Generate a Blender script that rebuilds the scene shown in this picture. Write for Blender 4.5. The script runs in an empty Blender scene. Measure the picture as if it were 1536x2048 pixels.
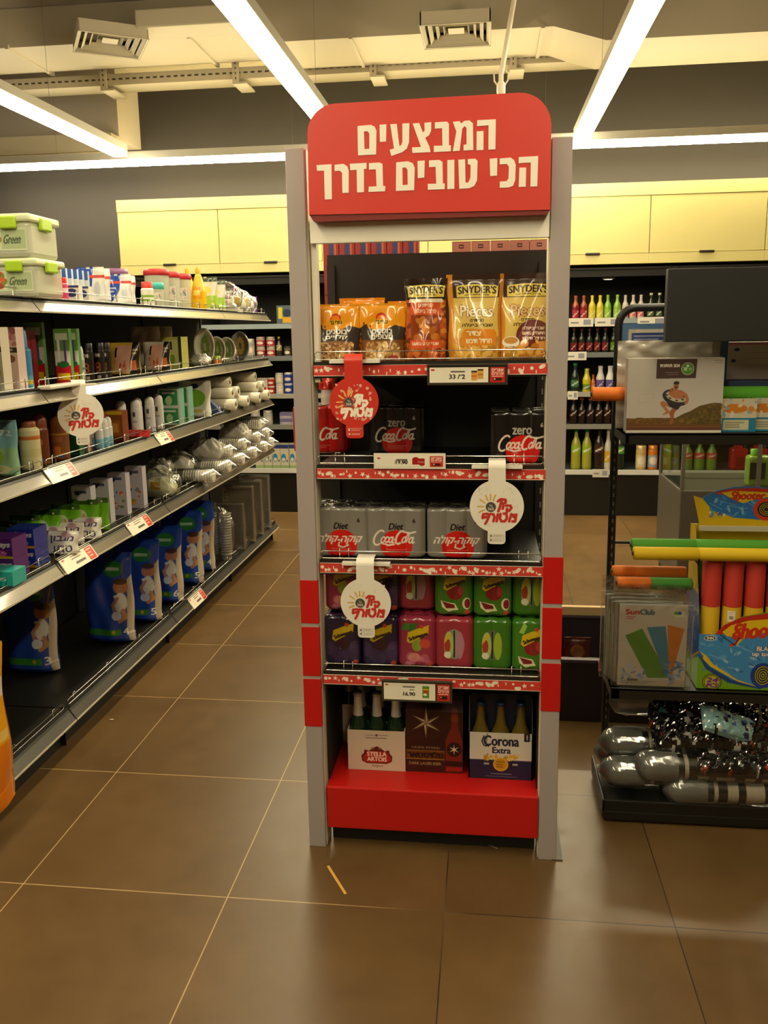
import bpy, bmesh, math, random
import numpy as np
from mathutils import Matrix, Vector

# ------------------------------------------------------------------ camera, world, lights, exposure
S = bpy.context.scene
COL = S.collection
random.seed(4)
cam_d = bpy.data.cameras.new('camera')
cam = bpy.data.objects.new('camera', cam_d)
COL.objects.link(cam)
FPX, PITCH, YAW, ROLL = 1633.1, -0.179167, -0.117375, -0.0150245
fw = Vector((math.sin(YAW) * math.cos(PITCH), math.cos(YAW) * math.cos(PITCH), math.sin(PITCH)))
rt0 = Vector((math.cos(YAW), -math.sin(YAW), 0))
up0 = rt0.cross(fw)
rt = math.cos(ROLL) * rt0 + math.sin(ROLL) * up0
up = -math.sin(ROLL) * rt0 + math.cos(ROLL) * up0
cam.matrix_world = Matrix(((rt.x, up.x, -fw.x, 0), (rt.y, up.y, -fw.y, 0), (rt.z, up.z, -fw.z, 1.5374), (0, 0, 0, 1)))
cam_d.sensor_fit = 'AUTO'
cam_d.sensor_width = 36.0
cam_d.lens = FPX / 2048 * 36.0
cam_d.shift_x = -13.3 / 2048
cam_d.shift_y = -67.2 / 2048
cam_d.clip_start = 0.05
S.camera = cam

S.view_settings.view_transform = 'Standard'
S.view_settings.look = 'None'
S.view_settings.gamma = 1
S.view_settings.use_curve_mapping = False
S.view_settings.exposure = 0.25

LAMP_COL = (1.0, 0.87, 0.57)      # colour of the ceiling strips
LAMP_POW = 29.0                   # their emission strength
WALL_LAMP_POW = 62.0              # the strip along the back wall
world = bpy.data.worlds.new('shop_air')
S.world = world
world.use_nodes = True
bg = world.node_tree.nodes['Background']
bg.inputs[0].default_value = (0.9, 0.75, 0.55, 1)
bg.inputs[1].default_value = 0.015

# ------------------------------------------------------------------ colours and materials
def s2l(c):
    return c / 12.92 if c <= 0.04045 else ((c + 0.055) / 1.055) ** 2.4

def hx(h):
    return tuple(s2l(int(h[i:i + 2], 16) / 255) for i in (0, 2, 4))

_mats = {}

def paint(h, rough=0.5, metal=0.0, coat=0.0, alpha=1.0, emit=0.0, trans=0.0, spec=0.5):
    key = (h, rough, metal, coat, alpha, emit, trans, spec)
    if key in _mats:
        return _mats[key]
    m = bpy.data.materials.new('paint_' + h)
    m.use_nodes = True
    b = m.node_tree.nodes['Principled BSDF']
    if h == 'attr':
        a = m.node_tree.nodes.new('ShaderNodeAttribute')
        a.attribute_name = 'Col'
        m.node_tree.links.new(a.outputs['Color'], b.inputs['Base Color'])
    else:
        b.inputs['Base Color'].default_value = (*hx(h), 1)
    b.inputs['Roughness'].default_value = rough
    b.inputs['Metallic'].default_value = metal
    b.inputs['Coat Weight'].default_value = coat
    b.inputs['Coat Roughness'].default_value = 0.08
    b.inputs['Alpha'].default_value = alpha
    b.inputs['Transmission Weight'].default_value = trans
    b.inputs['Specular IOR Level'].default_value = spec
    if emit:
        b.inputs['Emission Color'].default_value = (*hx(h), 1)
        b.inputs['Emission Strength'].default_value = emit
    _mats[key] = m
    return m

MATTE = paint('attr', 0.65)
GLOSS = paint('attr', 0.3, coat=0.25)
FILM = paint('attr', 0.22, coat=0.7)
SATIN = paint('attr', 0.45)

def lamp_mat(name, col, power):
    m = bpy.data.materials.new(name)
    m.use_nodes = True
    n = m.node_tree.nodes
    n.clear()
    e = n.new('ShaderNodeEmission')
    e.inputs[0].default_value = (*col, 1)
    e.inputs[1].default_value = power
    o = n.new('ShaderNodeOutputMaterial')
    m.node_tree.links.new(e.outputs[0], o.inputs[0])
    return m

def film_mat(name, tint, gloss, rough=0.12):
    m = bpy.data.materials.new(name)
    m.use_nodes = True
    n = m.node_tree.nodes
    n.clear()
    t = n.new('ShaderNodeBsdfTransparent')
    t.inputs[0].default_value = (*tint, 1)
    g = n.new('ShaderNodeBsdfGlossy')
    g.inputs[0].default_value = (1, 1, 1, 1)
    g.inputs['Roughness'].default_value = rough
    f = n.new('ShaderNodeLayerWeight')
    f.inputs[0].default_value = gloss
    a = n.new('ShaderNodeMath')
    a.operation = 'MULTIPLY_ADD'
    a.inputs[1].default_value = 0.6
    a.inputs[2].default_value = gloss * 0.5
    x = n.new('ShaderNodeMixShader')
    o = n.new('ShaderNodeOutputMaterial')
    l = m.node_tree.links
    l.new(f.outputs['Fresnel'], a.inputs[0])
    l.new(a.outputs[0], x.inputs[0])
    l.new(t.outputs[0], x.inputs[1])
    l.new(g.outputs[0], x.inputs[2])
    l.new(x.outputs[0], o.inputs[0])
    return m

CLEAR = film_mat('clear_film', (0.93, 0.93, 0.92), 0.25)
CLOUDY = paint('dcd8cc', 0.3, alpha=0.55)
GLASSY = film_mat('glass_pane', (0.7, 0.75, 0.7), 0.2, 0.03)
BLACK = paint('15130f', 0.45)
BLACKM = paint('1a1815', 0.6)
CHROME = paint('c9c4ba', 0.22, 1.0)
STEEL = paint('8d8a84', 0.4, 0.8)

# ------------------------------------------------------------------ mesh builder
class G:
    def __init__(self):
        self.v, self.f, self.n = [], [], 0

    def add(self, V, F, mat, col=None, smooth=False):
        """V (n,3); F (k,m) integer array; col = one linear rgb or (k,3)"""
        V = np.asarray(V, float).reshape(-1, 3)
        F = np.asarray(F, int)
        if F.ndim == 1:
            F = F[None]
        if isinstance(col, str):
            col = hx(col)
        if col is None:
            c = np.ones((len(F), 3))
            used = False
        else:
            c = np.broadcast_to(np.asarray(col, float), (len(F), 3))
            used = True
        self.v.append(V)
        self.f.append((F + self.n, mat, c, smooth, used))
        self.n += len(V)
        return self

    def grid(self, P, mat, col=None, smooth=True, closed=False):
        P = np.asarray(P, float)
        n, m = P.shape[:2]
        I = np.arange(n * m).reshape(n, m)
        F = np.stack([I[:-1, :-1], I[:-1, 1:], I[1:, 1:], I[1:, :-1]], -1).reshape(-1, 4)
        if closed:
            F2 = np.stack([I[:-1, -1], I[:-1, 0], I[1:, 0], I[1:, -1]], -1)
            F = np.concatenate([F.reshape(n - 1, m - 1, 4), F2[:, None]], 1).reshape(-1, 4)
        if col is not None and not isinstance(col, (str, tuple)):
            col = np.asarray(col).reshape(-1, 3)
        return self.add(P.reshape(-1, 3), F, mat, col, smooth)

    def box(self, x0, x1, y0, y1, z0, z1, mat, col=None, bevel=0):
        if bevel:
            bm = bmesh.new()
            bmesh.ops.create_cube(bm, size=1)
            for v in bm.verts:
                v.co = Vector(((x0 + x1) / 2 + v.co.x * (x1 - x0), (y0 + y1) / 2 + v.co.y * (y1 - y0), (z0 + z1) / 2 + v.co.z * (z1 - z0)))
            bmesh.ops.bevel(bm, geom=bm.edges[:], offset=bevel, segments=2, profile=0.5, affect='EDGES')
            return self.bm(bm, mat, col)
        V = [(x, y, z) for x in (x0, x1) for y in (y0, y1) for z in (z0, z1)]
        F = [(0, 1, 3, 2), (4, 6, 7, 5), (0, 4, 5, 1), (2, 3, 7, 6), (0, 2, 6, 4), (1, 5, 7, 3)]
        return self.add(V, F, mat, col)

    def bm(self, bm, mat, col=None, smooth=False):
        bm.verts.ensure_lookup_table()
        V = [v.co[:] for v in bm.verts]
        by = {}
        for f in bm.faces:
            by.setdefault(len(f.verts), []).append([v.index for v in f.verts])
        bm.verts.index_update()
        by = {}
        for f in bm.faces:
            by.setdefault(len(f.verts), []).append([v.index for v in f.verts])
        first = True
        base = self.n
        for k, L in by.items():
            if first:
                self.add(V, L, mat, col, smooth)
                first = False
            else:
                F = np.asarray(L) + base
                c = np.ones((len(L), 3)) if col is None else np.broadcast_to(np.asarray(hx(col) if isinstance(col, str) else col), (len(L), 3))
                self.f.append((F, mat, c, smooth, col is not None))
        bm.free()
        return self

    def tube(self, path, r, mat, col=None, seg=6, closed=False):
        P = [Vector(p) for p in path]
        n = len(P)
        rings = []
        ref = None
        for i, p in enumerate(P):
            a = P[(i - 1) % n] if (closed or i) else P[0]
            b = P[(i + 1) % n] if (closed or i < n - 1) else P[-1]
            d = (b - a).normalized()
            if ref is None:
                ref = Vector((0, 0, 1)) if abs(d.z) < 0.9 else Vector((1, 0, 0))
            s = d.cross(ref).normalized()
            t = s.cross(d).normalized()
            ref = t
            rings.append([(p + (math.cos(q) * s + math.sin(q) * t) * r)[:] for q in [2 * math.pi * k / seg for k in range(seg)]])
        if closed:
            rings.append(rings[0])
        self.grid(rings, mat, col, True, closed=True)
        if not closed:
            self.add(rings[0], list(range(seg)), mat, col)
            self.add(rings[-1], list(range(seg))[::-1], mat, col)
        return self

    def lathe(self, prof, mat, col=None, seg=20, cv=None, at=(0, 0, 0), axis='z', caps=True, rows=None, turn=0.0):
        """prof = [(r, z)...]; cv wraps round the height with its middle towards -y"""
        pr = np.array(prof, float)
        if cv is not None:
            d = np.concatenate([[0], np.cumsum(np.hypot(*np.diff(pr, axis=0).T))])
            k = rows or cv.a.shape[0]
            t = np.linspace(0, d[-1], k + 1)
            pr = np.stack([np.interp(t, d, pr[:, 0]), np.interp(t, d, pr[:, 1])], -1)
            seg = cv.a.shape[1] if seg is None else seg
        th = -math.pi / 2 - math.pi + 2 * math.pi * np.arange(seg) / seg + turn
        R = pr[:, 0][:, None]
        P = np.stack([R * np.cos(th), R * np.sin(th), np.broadcast_to(pr[:, 1][:, None], (len(pr), seg))], -1)
        if axis == 'x':
            P = P[..., [2, 1, 0]] * [1, 1, 1]
        elif axis == 'y':
            P = P[..., [0, 2, 1]]
        P = P + np.array(at)
        if cv is not None:
            z0, z1 = pr[0, 1], pr[-1, 1]
            vm = (pr[:-1, 1] + pr[1:, 1]) / 2
            vv = (vm - min(z0, z1)) / (abs(z1 - z0) + 1e-9)
            uu = (np.arange(seg) + 0.5) / seg
            col = cv.sample(np.broadcast_to(uu, (len(vv), seg)), np.broadcast_to(vv[:, None], (len(vv), seg)))
        self.grid(P, mat, col, True, closed=True)
        if caps:
            c0 = col if not isinstance(col, np.ndarray) else col[0, 0]
            c1 = col if not isinstance(col, np.ndarray) else col[-1, 0]
            if pr[0, 0] > 1e-5:
                self.add(P[0], list(range(seg))[::-1], mat, c0)
            if pr[-1, 0] > 1e-5:
                self.add(P[-1], list(range(seg)), mat, c1)
        return self

    def prism(self, poly, y0, y1, mat, col=None, cut=()):
        """outline in x,z pushed from y0 to y1, with optional holes"""
        c = bpy.data.curves.new('outline', 'CURVE')
        c.dimensions = '2D'
        c.fill_mode = 'BOTH'
        c.extrude = abs(y1 - y0) / 2
        for lp in [poly] + list(cut):
            s = c.splines.new('POLY')
            s.points.add(len(lp) - 1)
            for i, p in enumerate(lp):
                s.points[i].co = (p[0], p[1], 0, 1)
            s.use_cyclic_u = True
        o = bpy.data.objects.new('outline', c)
        me = o.to_mesh()
        V = np.array([(v.co.x, (y0 + y1) / 2 - v.co.z, v.co.y) for v in me.vertices])
        by = {}
        for p in me.polygons:
            by.setdefault(len(p.vertices), []).append(list(p.vertices))
        base = self.n
        first = True
        for k, L in by.items():
            if first:
                self.add(V, L, mat, col)
                first = False
            else:
                cc = np.ones((len(L), 3)) if col is None else np.broadcast_to(np.asarray(hx(col) if isinstance(col, str) else col), (len(L), 3))
                self.f.append((np.asarray(L) + base, mat, cc, False, col is not None))
        o.to_mesh_clear()
        bpy.data.objects.remove(o)
        bpy.data.curves.remove(c)
        return self

    def print_xz(self, cv, x0, x1, y, z0, z1, mat=None, skip=None, back=False):
        """canvas on an upright face that looks towards -y (or +y)"""
        h, w = cv.a.shape[:2]
        X, Z = np.meshgrid(np.linspace(x0, x1, w + 1), np.linspace(z0, z1, h + 1))
        P = np.stack([X, np.full_like(X, y), Z], -1)
        return self.cells(P, cv.lin(), mat or GLOSS, cv.m if skip else None, smooth=False)

    def cells(self, P, C, mat, keep=None, smooth=True):
        n, m = P.shape[:2]
        I = np.arange(n * m).reshape(n, m)
        F = np.stack([I[:-1, :-1], I[:-1, 1:], I[1:, 1:], I[1:, :-1]], -1).reshape(-1, 4)
        C = C.reshape(-1, 3)
        V = P.reshape(-1, 3)
        if keep is not None:
            k = keep.reshape(-1)
            F, C = F[k], C[k]
            u, inv = np.unique(F, return_inverse=True)
            V, F = V[u], inv.reshape(F.shape)
        if len(F):
            self.add(V, F, mat, C, smooth)
        return self

    def xf(self, M):
        """move everything so far by a 4x4 matrix"""
        A = np.array(M)
        self.v = [v @ A[:3, :3].T + A[:3, 3] for v in self.v]
        return self

    def build(self, name, parent=None, label=None, cat=None, group=None, loc=None, rz=0.0):
        me = bpy.data.meshes.new(name)
        V = np.concatenate(self.v)
        me.vertices.add(len(V))
        me.vertices.foreach_set('co', V.astype(np.float32).ravel())
        mats, li, ls, lt, mi, sm, cc = [], [], [], [], [], [], []
        used = any(f[4] for f in self.f)
        pos = 0
        for F, m, c, s, u in self.f:
            if m not in mats:
                mats.append(m)
            k, w = F.shape
            li.append(F.ravel())
            ls.append(pos + np.arange(k) * w)
            lt.append(np.full(k, w))
            mi.append(np.full(k, mats.index(m)))
            sm.append(np.full(k, s))
            if used:
                cc.append(np.repeat(c, w, 0))
            pos += k * w
        me.loops.add(pos)
        me.loops.foreach_set('vertex_index', np.concatenate(li).astype(np.int32))
        ls = np.concatenate(ls)
        me.polygons.add(len(ls))
        me.polygons.foreach_set('loop_start', ls.astype(np.int32))
        me.polygons.foreach_set('material_index', np.concatenate(mi).astype(np.int32))
        me.polygons.foreach_set('use_smooth', np.concatenate(sm))
        for m in mats:
            me.materials.append(m)
        me.update(calc_edges=True)
        if used:
            a = me.color_attributes.new('Col', 'FLOAT_COLOR', 'CORNER')
            c = np.concatenate(cc)
            a.data.foreach_set('color', np.concatenate([c, np.ones((len(c), 1))], 1).astype(np.float32).ravel())
        me.validate()
        o = bpy.data.objects.new(name, me)
        COL.objects.link(o)
        if parent:
            o.parent = parent
        if loc is not None:
            o.location = loc
        o.rotation_euler.z = rz
        mark(o, label, cat, group)
        return o


def mark(o, label=None, cat=None, group=None, kind=None):
    if label:
        o['label'] = label
    if cat:
        o['category'] = cat
    if group:
        o['group'] = group
    if kind:
        o['kind'] = kind
    return o


def thing(name, label=None, cat=None, loc=(0, 0, 0), rz=0.0, group=None):
    o = bpy.data.objects.new(name, None)
    COL.objects.link(o)
    o.empty_display_size = 0.05
    o.location = loc
    o.rotation_euler.z = rz
    return mark(o, label, cat, group)


def struct(name, g, parent=None):
    o = g.build(name, parent)
    if not parent:
        o['kind'] = 'structure'
    return o


def dup(src, parent=None):
    c = src.copy()
    COL.objects.link(c)
    c.parent = parent
    for ch in [k for k in src.children]:
        dup(ch, c)
    return c


class Kind:
    """one product, built at its first use and copied afterwards"""
    def __init__(self, make, cat):
        self.make, self.cat, self.root = make, cat, None

    def put(self, x, y, z, label, rz=0.0, group=None, tilt=(0, 0), scale=None):
        if self.root is None:
            o = self.root = self.make()
        else:
            o = dup(self.root)
        if 'group' in o:
            del o['group']
        mark(o, label, self.cat, group)
        o.location = (x, y, z)
        o.rotation_euler = (tilt[0], tilt[1], rz)
        o.rotation_euler.order = 'XYZ'
        if scale:
            o.scale = scale if not isinstance(scale, (int, float)) else (scale,) * 3
        return o


ORD = ['first', 'second', 'third', 'fourth', 'fifth', 'sixth', 'seventh', 'eighth', 'ninth', 'tenth', 'eleventh', 'twelfth', 'thirteenth', 'fourteenth']

# ------------------------------------------------------------------ printing: a small painter whose cells become mesh faces
_tri = {}

def text_tris(s):
    if s not in _tri:
        c = bpy.data.curves.new('lettering', 'FONT')
        c.body = s
        c.resolution_u = 3
        o = bpy.data.objects.new('lettering', c)
        m = o.to_mesh()
        m.calc_loop_triangles()
        V = np.array([(v.co.x, v.co.y) for v in m.vertices])
        T = np.array([t.vertices[:] for t in m.loop_triangles])
        T = V[T]
        lo, hi = V.min(0), V.max(0)
        _tri[s] = ((T - lo) / (hi - lo), (hi - lo))
        o.to_mesh_clear()
        bpy.data.objects.remove(o)
        bpy.data.curves.remove(c)
    return _tri[s]


def heb(s):
    return s[::-1]


class Canvas:
    """w x h in any unit; res = cells per unit; origin bottom left"""
    def __init__(self, w, h, res, base='ffffff', ss=2):
        self.w, self.h, self.res, self.ss = w, h, res, ss
        H, W = max(1, int(round(h * res))), max(1, int(round(w * res)))
        self.a = np.empty((H, W, 3))
        self.a[:] = self.c(base)
        self.m = np.zeros((H, W), bool)
        k = ss
        self.X, self.Y = np.meshgrid((np.arange(W * k) + 0.5) / (W * k) * w, (np.arange(H * k) + 0.5) / (H * k) * h)

    @staticmethod
    def c(h):
        return np.array([int(h[i:i + 2], 16) / 255 for i in (0, 2, 4)])

    def lin(self):
        a = self.a
        return np.where(a <= 0.04045, a / 12.92, ((a + 0.055) / 1.055) ** 2.4)

    def sample(self, u, v):
        H, W = self.a.shape[:2]
        L = self.lin()
        return L[np.clip((v * H).astype(int), 0, H - 1), np.clip((u * W).astype(int), 0, W - 1)]

    def put(self, mask, col, op=1.0):
        H, W = self.a.shape[:2]
        k = self.ss
        cov = mask.reshape(H, k, W, k).mean((1, 3)) * op
        self.a = self.a * (1 - cov[..., None]) + self.c(col) * cov[..., None]
        self.m |= cov > 0.15
        return self

    def rect(self, x0, y0, x1, y1, col, op=1.0):
        return self.put((self.X >= x0) & (self.X < x1) & (self.Y >= y0) & (self.Y < y1), col, op)

    def ell(self, cx, cy, rx, ry, col, op=1.0, rot=0):
        dx, dy = self.X - cx, self.Y - cy
        c, s = math.cos(rot), math.sin(rot)
        return self.put(((dx * c + dy * s) / rx) ** 2 + ((-dx * s + dy * c) / ry) ** 2 < 1, col, op)

    def poly(self, pts, col, op=1.0):
        m = np.zeros(self.X.shape, bool)
        n = len(pts)
        for i in range(n):
            (x0, y0), (x1, y1) = pts[i], pts[(i + 1) % n]
            if y0 == y1:
                continue
            c = ((self.Y >= min(y0, y1)) & (self.Y < max(y0, y1)))
            m ^= c & (self.X < x0 + (self.Y - y0) * (x1 - x0) / (y1 - y0))
        return self.put(m, col, op)

    def line(self, pts, w, col, op=1.0):
        m = np.zeros(self.X.shape, bool)
        for (x0, y0), (x1, y1) in zip(pts[:-1], pts[1:]):
            dx, dy = x1 - x0, y1 - y0
            L = dx * dx + dy * dy + 1e-12
            t = np.clip(((self.X - x0) * dx + (self.Y - y0) * dy) / L, 0, 1)
            m |= (self.X - x0 - t * dx) ** 2 + (self.Y - y0 - t * dy) ** 2 < (w / 2) ** 2
        return self.put(m, col, op)

    def arc(self, cx, cy, rx, ry, a0, a1, w, col, n=14, shear=0):
        pts = []
        for i in range(n + 1):
            t = math.radians(a0 + (a1 - a0) * i / n)
            y = cy + ry * math.sin(t)
            pts.append((cx + rx * math.cos(t) + shear * (y - cy), y))
        return self.line(pts, w, col)

    def text(self, s, x0, y0, x1, y1, col, bold=0.0, shear=0.0, rot=0.0, op=1.0, bend=0.0):
        T, _ = text_tris(s)
        T = T.copy()
        x = T[..., 0] * (x1 - x0)
        y = T[..., 1] * (y1 - y0)
        x = x + shear * y
        y = y + bend * (1 - (2 * T[..., 0] - 1) ** 2)
        cx, cy = (x1 - x0) / 2, (y1 - y0) / 2
        c, sn = math.cos(rot), math.sin(rot)
        T = np.stack([x0 + cx + (x - cx) * c - (y - cy) * sn, y0 + cy + (x - cx) * sn + (y - cy) * c], -1)
        m = np.zeros(self.X.shape, bool)
        HH, WW = m.shape
        px, py = WW / self.w, HH / self.h
        offs = [(0, 0)] if not bold else [(0, 0), (bold, 0), (-bold, 0), (0, bold * 0.7), (0, -bold * 0.7)]
        for ox, oy in offs:
            for t in T:
                t = t + (ox, oy)
                i0, j0 = np.floor(t.min(0) * (px, py)).astype(int)
                i1, j1 = np.ceil(t.max(0) * (px, py)).astype(int) + 1
                i0, j0, i1, j1 = max(i0, 0), max(j0, 0), min(i1, WW), min(j1, HH)
                if i0 >= i1 or j0 >= j1:
                    continue
                X, Y = self.X[j0:j1, i0:i1], self.Y[j0:j1, i0:i1]
                (ax, ay), (bx, by), (qx, qy) = t
                d = (bx - ax) * (qy - ay) - (by - ay) * (qx - ax)
                if abs(d) < 1e-12:
                    continue
                u = ((X - ax) * (qy - ay) - (Y - ay) * (qx - ax)) / d
                v = ((bx - ax) * (Y - ay) - (by - ay) * (X - ax)) / d
                m[j0:j1, i0:i1] |= (u >= -1e-6) & (v >= -1e-6) & (u + v <= 1 + 1e-6)
        return self.put(m, col, op)

    def blobs(self, n, x0, y0, x1, y1, r0, r1, cols, seed=1, op=1.0, flat=1.0):
        R = random.Random(seed)
        for _ in range(n):
            r = R.uniform(r0, r1)
            self.ell(R.uniform(x0, x1), R.uniform(y0, y1), r, r * R.uniform(0.55, 1) * flat, R.choice(cols), op, R.uniform(0, 3))
        return self

    def lines(self, n, x0, y0, x1, y1, col, h=0.35, seed=1, right=False):
        """lines of small print too fine to read in the photo"""
        R = random.Random(seed)
        st = (y1 - y0) / n
        for i in range(n):
            a = R.uniform(0, 0.3) * (x1 - x0)
            xa, xb = (x0 + a, x1) if right else (x0, x1 - a)
            self.rect(xa, y1 - (i + 0.5 + h / 2) * st, xb, y1 - (i + 0.5 - h / 2) * st, col, 0.75)
        return self


# ------------------------------------------------------------------ package shapes
def bag(g, w, d, h, cv, back='b0a080', seal=0.06, seed=1, mat=None, wr=0.0025, flatb=0.75):
    """pillow bag standing up: print on the front, thin sealed top, fat bottom"""
    mat = mat or FILM
    H, W = cv.a.shape[:2]
    R = random.Random(seed)
    u = np.linspace(-1, 1, W + 1)[None]
    v = np.linspace(0, 1, H + 1)[:, None]
    prof = np.clip((1 - v - seal) / (1 - seal), 0, 1) ** 0.55 * (flatb + (1 - flatb) * np.sin(np.pi * np.clip(v * 1.1 + 0.25, 0, 1)))
    prof = np.where(v < 0.04, prof * (0.72 + 7 * v), prof)
    t = d / 2 * np.clip(1 - np.abs(u) ** 3.2, 0, 1) ** 0.6 * prof
    ww = w / 2 * (1 - 0.06 * prof / prof.max() + 0.035 * np.sin(v * 9 + seed) * (v > 0.1))
    wx = np.zeros((H + 1, W + 1))
    for _ in range(7):
        a, b, p = R.uniform(-9, 9), R.uniform(3, 14), R.uniform(0, 6)
        wx += np.sin(a * u + b * v + p)
    wx *= wr / 2.6 * (1 - np.abs(u) ** 4)
    X = u * ww + 0 * v
    Z = v * h + 0 * u
    F = np.stack([X, -t - 0.001 - wx - wr * 0.6 * (np.abs(u) < 0.99), Z], -1)
    g.cells(F, cv.lin(), mat)
    Bk = np.stack([X, t + 0.001 + 0 * wx, Z], -1)[::4, ::4]
    if (H % 4) or (W % 4):
        rows = sorted(set(list(range(0, H + 1, 4)) + [H]))
        cs = sorted(set(list(range(0, W + 1, 4)) + [W]))
        Bk = np.stack([X, t + 0.001 + 0 * wx, Z], -1)[np.ix_(rows, cs)]
    g.grid(Bk[:, ::-1], mat, back)
    for s in (0, -1):
        E = np.stack([F[:, s], np.stack([X[:, s], t[:, s] + 0.001, Z[:, s]], -1)], 1)
        g.grid(E if s else E[:, ::-1], mat, back)
    for s in (0, -1):
        E = np.stack([F[s], np.stack([X[s], t[s] + 0.001, Z[s]], -1)], 0)
        g.grid(E if s else E[::-1], mat, back)
    return g


def boxp(g, w, d, h, front=None, side='888888', top=None, mat=None, x=0.0, y=0.0, z=0.0, rcv=None, lcv=None, tcv=None):
    """carton with its base at z; origin in the middle of the base"""
    mat = mat or GLOSS
    x0, x1, y0, y1, z1 = x - w / 2, x + w / 2, y - d / 2, y + d / 2, z + h
    top = top or side
    q = lambda pts, c: g.add(pts, [(0, 1, 2, 3)], mat, c)
    if front is None or isinstance(front, str):
        q([(x0, y0, z), (x1, y0, z), (x1, y0, z1), (x0, y0, z1)], front or side)
    else:
        g.print_xz(front, x0, x1, y0, z, z1, mat)
    def sided(cv, xs, ya, yb):
        if cv is None:
            q([(xs, ya, z), (xs, yb, z), (xs, yb, z1), (xs, ya, z1)], side)
        else:
            H, W = cv.a.shape[:2]
            Yg, Z = np.meshgrid(np.linspace(ya, yb, W + 1), np.linspace(z, z1, H + 1))
            g.cells(np.stack([np.full_like(Yg, xs), Yg, Z], -1), cv.lin(), mat, smooth=False)
    sided(rcv, x1, y0, y1)
    sided(lcv, x0, y1, y0)
    q([(x1, y1, z), (x0, y1, z), (x0, y1, z1), (x1, y1, z1)], side)
    if tcv is None:
        q([(x0, y0, z1), (x1, y0, z1), (x1, y1, z1), (x0, y1, z1)], top)
    else:
        H, W = tcv.a.shape[:2]
        Xg, Yg = np.meshgrid(np.linspace(x0, x1, W + 1), np.linspace(y0, y1, H + 1))
        g.cells(np.stack([Xg, Yg, np.full_like(Xg, z1)], -1), tcv.lin(), mat, smooth=False)
    q([(x0, y1, z), (x1, y1, z), (x1, y0, z), (x0, y0, z)], side)
    return g


def canpack(g, w, d, h, cv, side='888888', nx=3, ny=2, top='999999', mat=None, rnd=0.012, bump=0.006, scv=None):
    """cans in shrink film: scalloped sides, soft top edge; the front is printed"""
    mat = mat or FILM
    H, W = cv.a.shape[:2]
    D = max(8, int(W * d / w))

    def scal(t, n):
        return bump * np.abs(np.sin(np.pi * n * t)) ** 0.7 - bump
    z = np.linspace(0, 1, H + 1) * h
    ins = np.where(z > h - rnd, rnd - np.sqrt(np.clip(rnd ** 2 - (z - h + rnd) ** 2, 0, None)), 0) + np.where(z < rnd, rnd - np.sqrt(np.clip(rnd ** 2 - (rnd - z) ** 2, 0, None)), 0)
    rr = 0.6 * min(w / nx, d / ny) / 2
    def corner(x, y):
        # round the corners of the pack
        ax, ay = np.abs(x) - (w / 2 - rr), np.abs(y) - (d / 2 - rr)
        k = (ax > 0) & (ay > 0)
        L = np.sqrt(ax ** 2 + ay ** 2) + 1e-9
        m = np.maximum(ax, ay)
        f = np.where(k, m / L, 1)
        return np.where(k, np.sign(x) * (w / 2 - rr + ax * f), x), np.where(k, np.sign(y) * (d / 2 - rr + ay * f), y)
    # front
    t = np.linspace(0, 1, W + 1)
    s = scal(t, nx)
    x, y = corner((t - 0.5) * w, np.full(W + 1, -d / 2))
    y = y - s
    X = np.sign(x) * (np.abs(x)[None] - ins[:, None] * (np.abs(x)[None] / (w / 2)))
    Y = y[None] + ins[:, None]
    Z = np.broadcast_to(z[:, None], X.shape)
    Fr = np.stack([X, np.broadcast_to(Y, X.shape), Z], -1)
    g.cells(Fr, cv.lin(), mat)
    # sides and back, coarser
    zi = sorted(set(list(range(0, H + 1, 3)) + [H]))
    zc, ic = z[zi], ins[zi]
    for sx in (1, -1):
        t = np.linspace(0, 1, D + 1)
        sc = scal(t, ny)
        x, y = corner(np.full(D + 1, sx * w / 2), (t - 0.5) * d)
        x = x + sx * sc
        X = x[None] - sx * ic[:, None]
        Y = np.sign(y) * (np.abs(y)[None] - ic[:, None] * np.abs(y)[None] / (d / 2))
        P = np.stack([np.broadcast_to(X, (len(zc), D + 1)), Y, np.broadcast_to(zc[:, None], (len(zc), D + 1))], -1)
        col = side
        if scv is not None:
            uu = (np.arange(D) + 0.5) / D
            vv = (zc[:-1] + zc[1:]) / 2 / h
            col = scv.sample(np.broadcast_to(uu, (len(vv), D)), np.broadcast_to(vv[:, None], (len(vv), D)))
        g.grid(P if sx > 0 else P[:, ::-1], mat, col)
    t = np.linspace(0, 1, 13)
    x, y = corner((t - 0.5) * w, np.full(13, d / 2))
    P = np.stack([x[None] * (1 - ic[:, None] / (w / 2)), np.broadcast_to(y[None] - ic[:, None], (len(zc), 13)), np.broadcast_to(zc[:, None], (len(zc), 13))], -1)
    g.grid(P[:, ::-1], mat, side)
    # top: a dimpled sheet
    n = 24
    A, B = np.meshgrid(np.linspace(-1, 1, n + 1), np.linspace(-1, 1, n + 1))
    XX, YY = A * (w / 2 - rnd * 0.9), B * (d / 2 - rnd * 0.9)
    XX, YY = np.clip(XX, -w / 2 + rnd, w / 2 - rnd), YY
    dz = -0.005 * (np.abs(np.cos(np.pi * nx * (A + 1) / 2)) * np.abs(np.cos(np.pi * ny * (B + 1) / 2)) < 0.25)
    g.grid(np.stack([XX, YY, h - 0.001 + dz * (np.abs(A) < 0.95) * (np.abs(B) < 0.95)], -1), mat, top)
    return g


def star_pts(cx, cy, R, r, n=5, a0=90):
    return [(cx + (R if i % 2 == 0 else r) * math.cos(math.radians(a0 + i * 180 / n)), cy + (R if i % 2 == 0 else r) * math.sin(math.radians(a0 + i * 180 / n))) for i in range(2 * n)]


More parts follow.
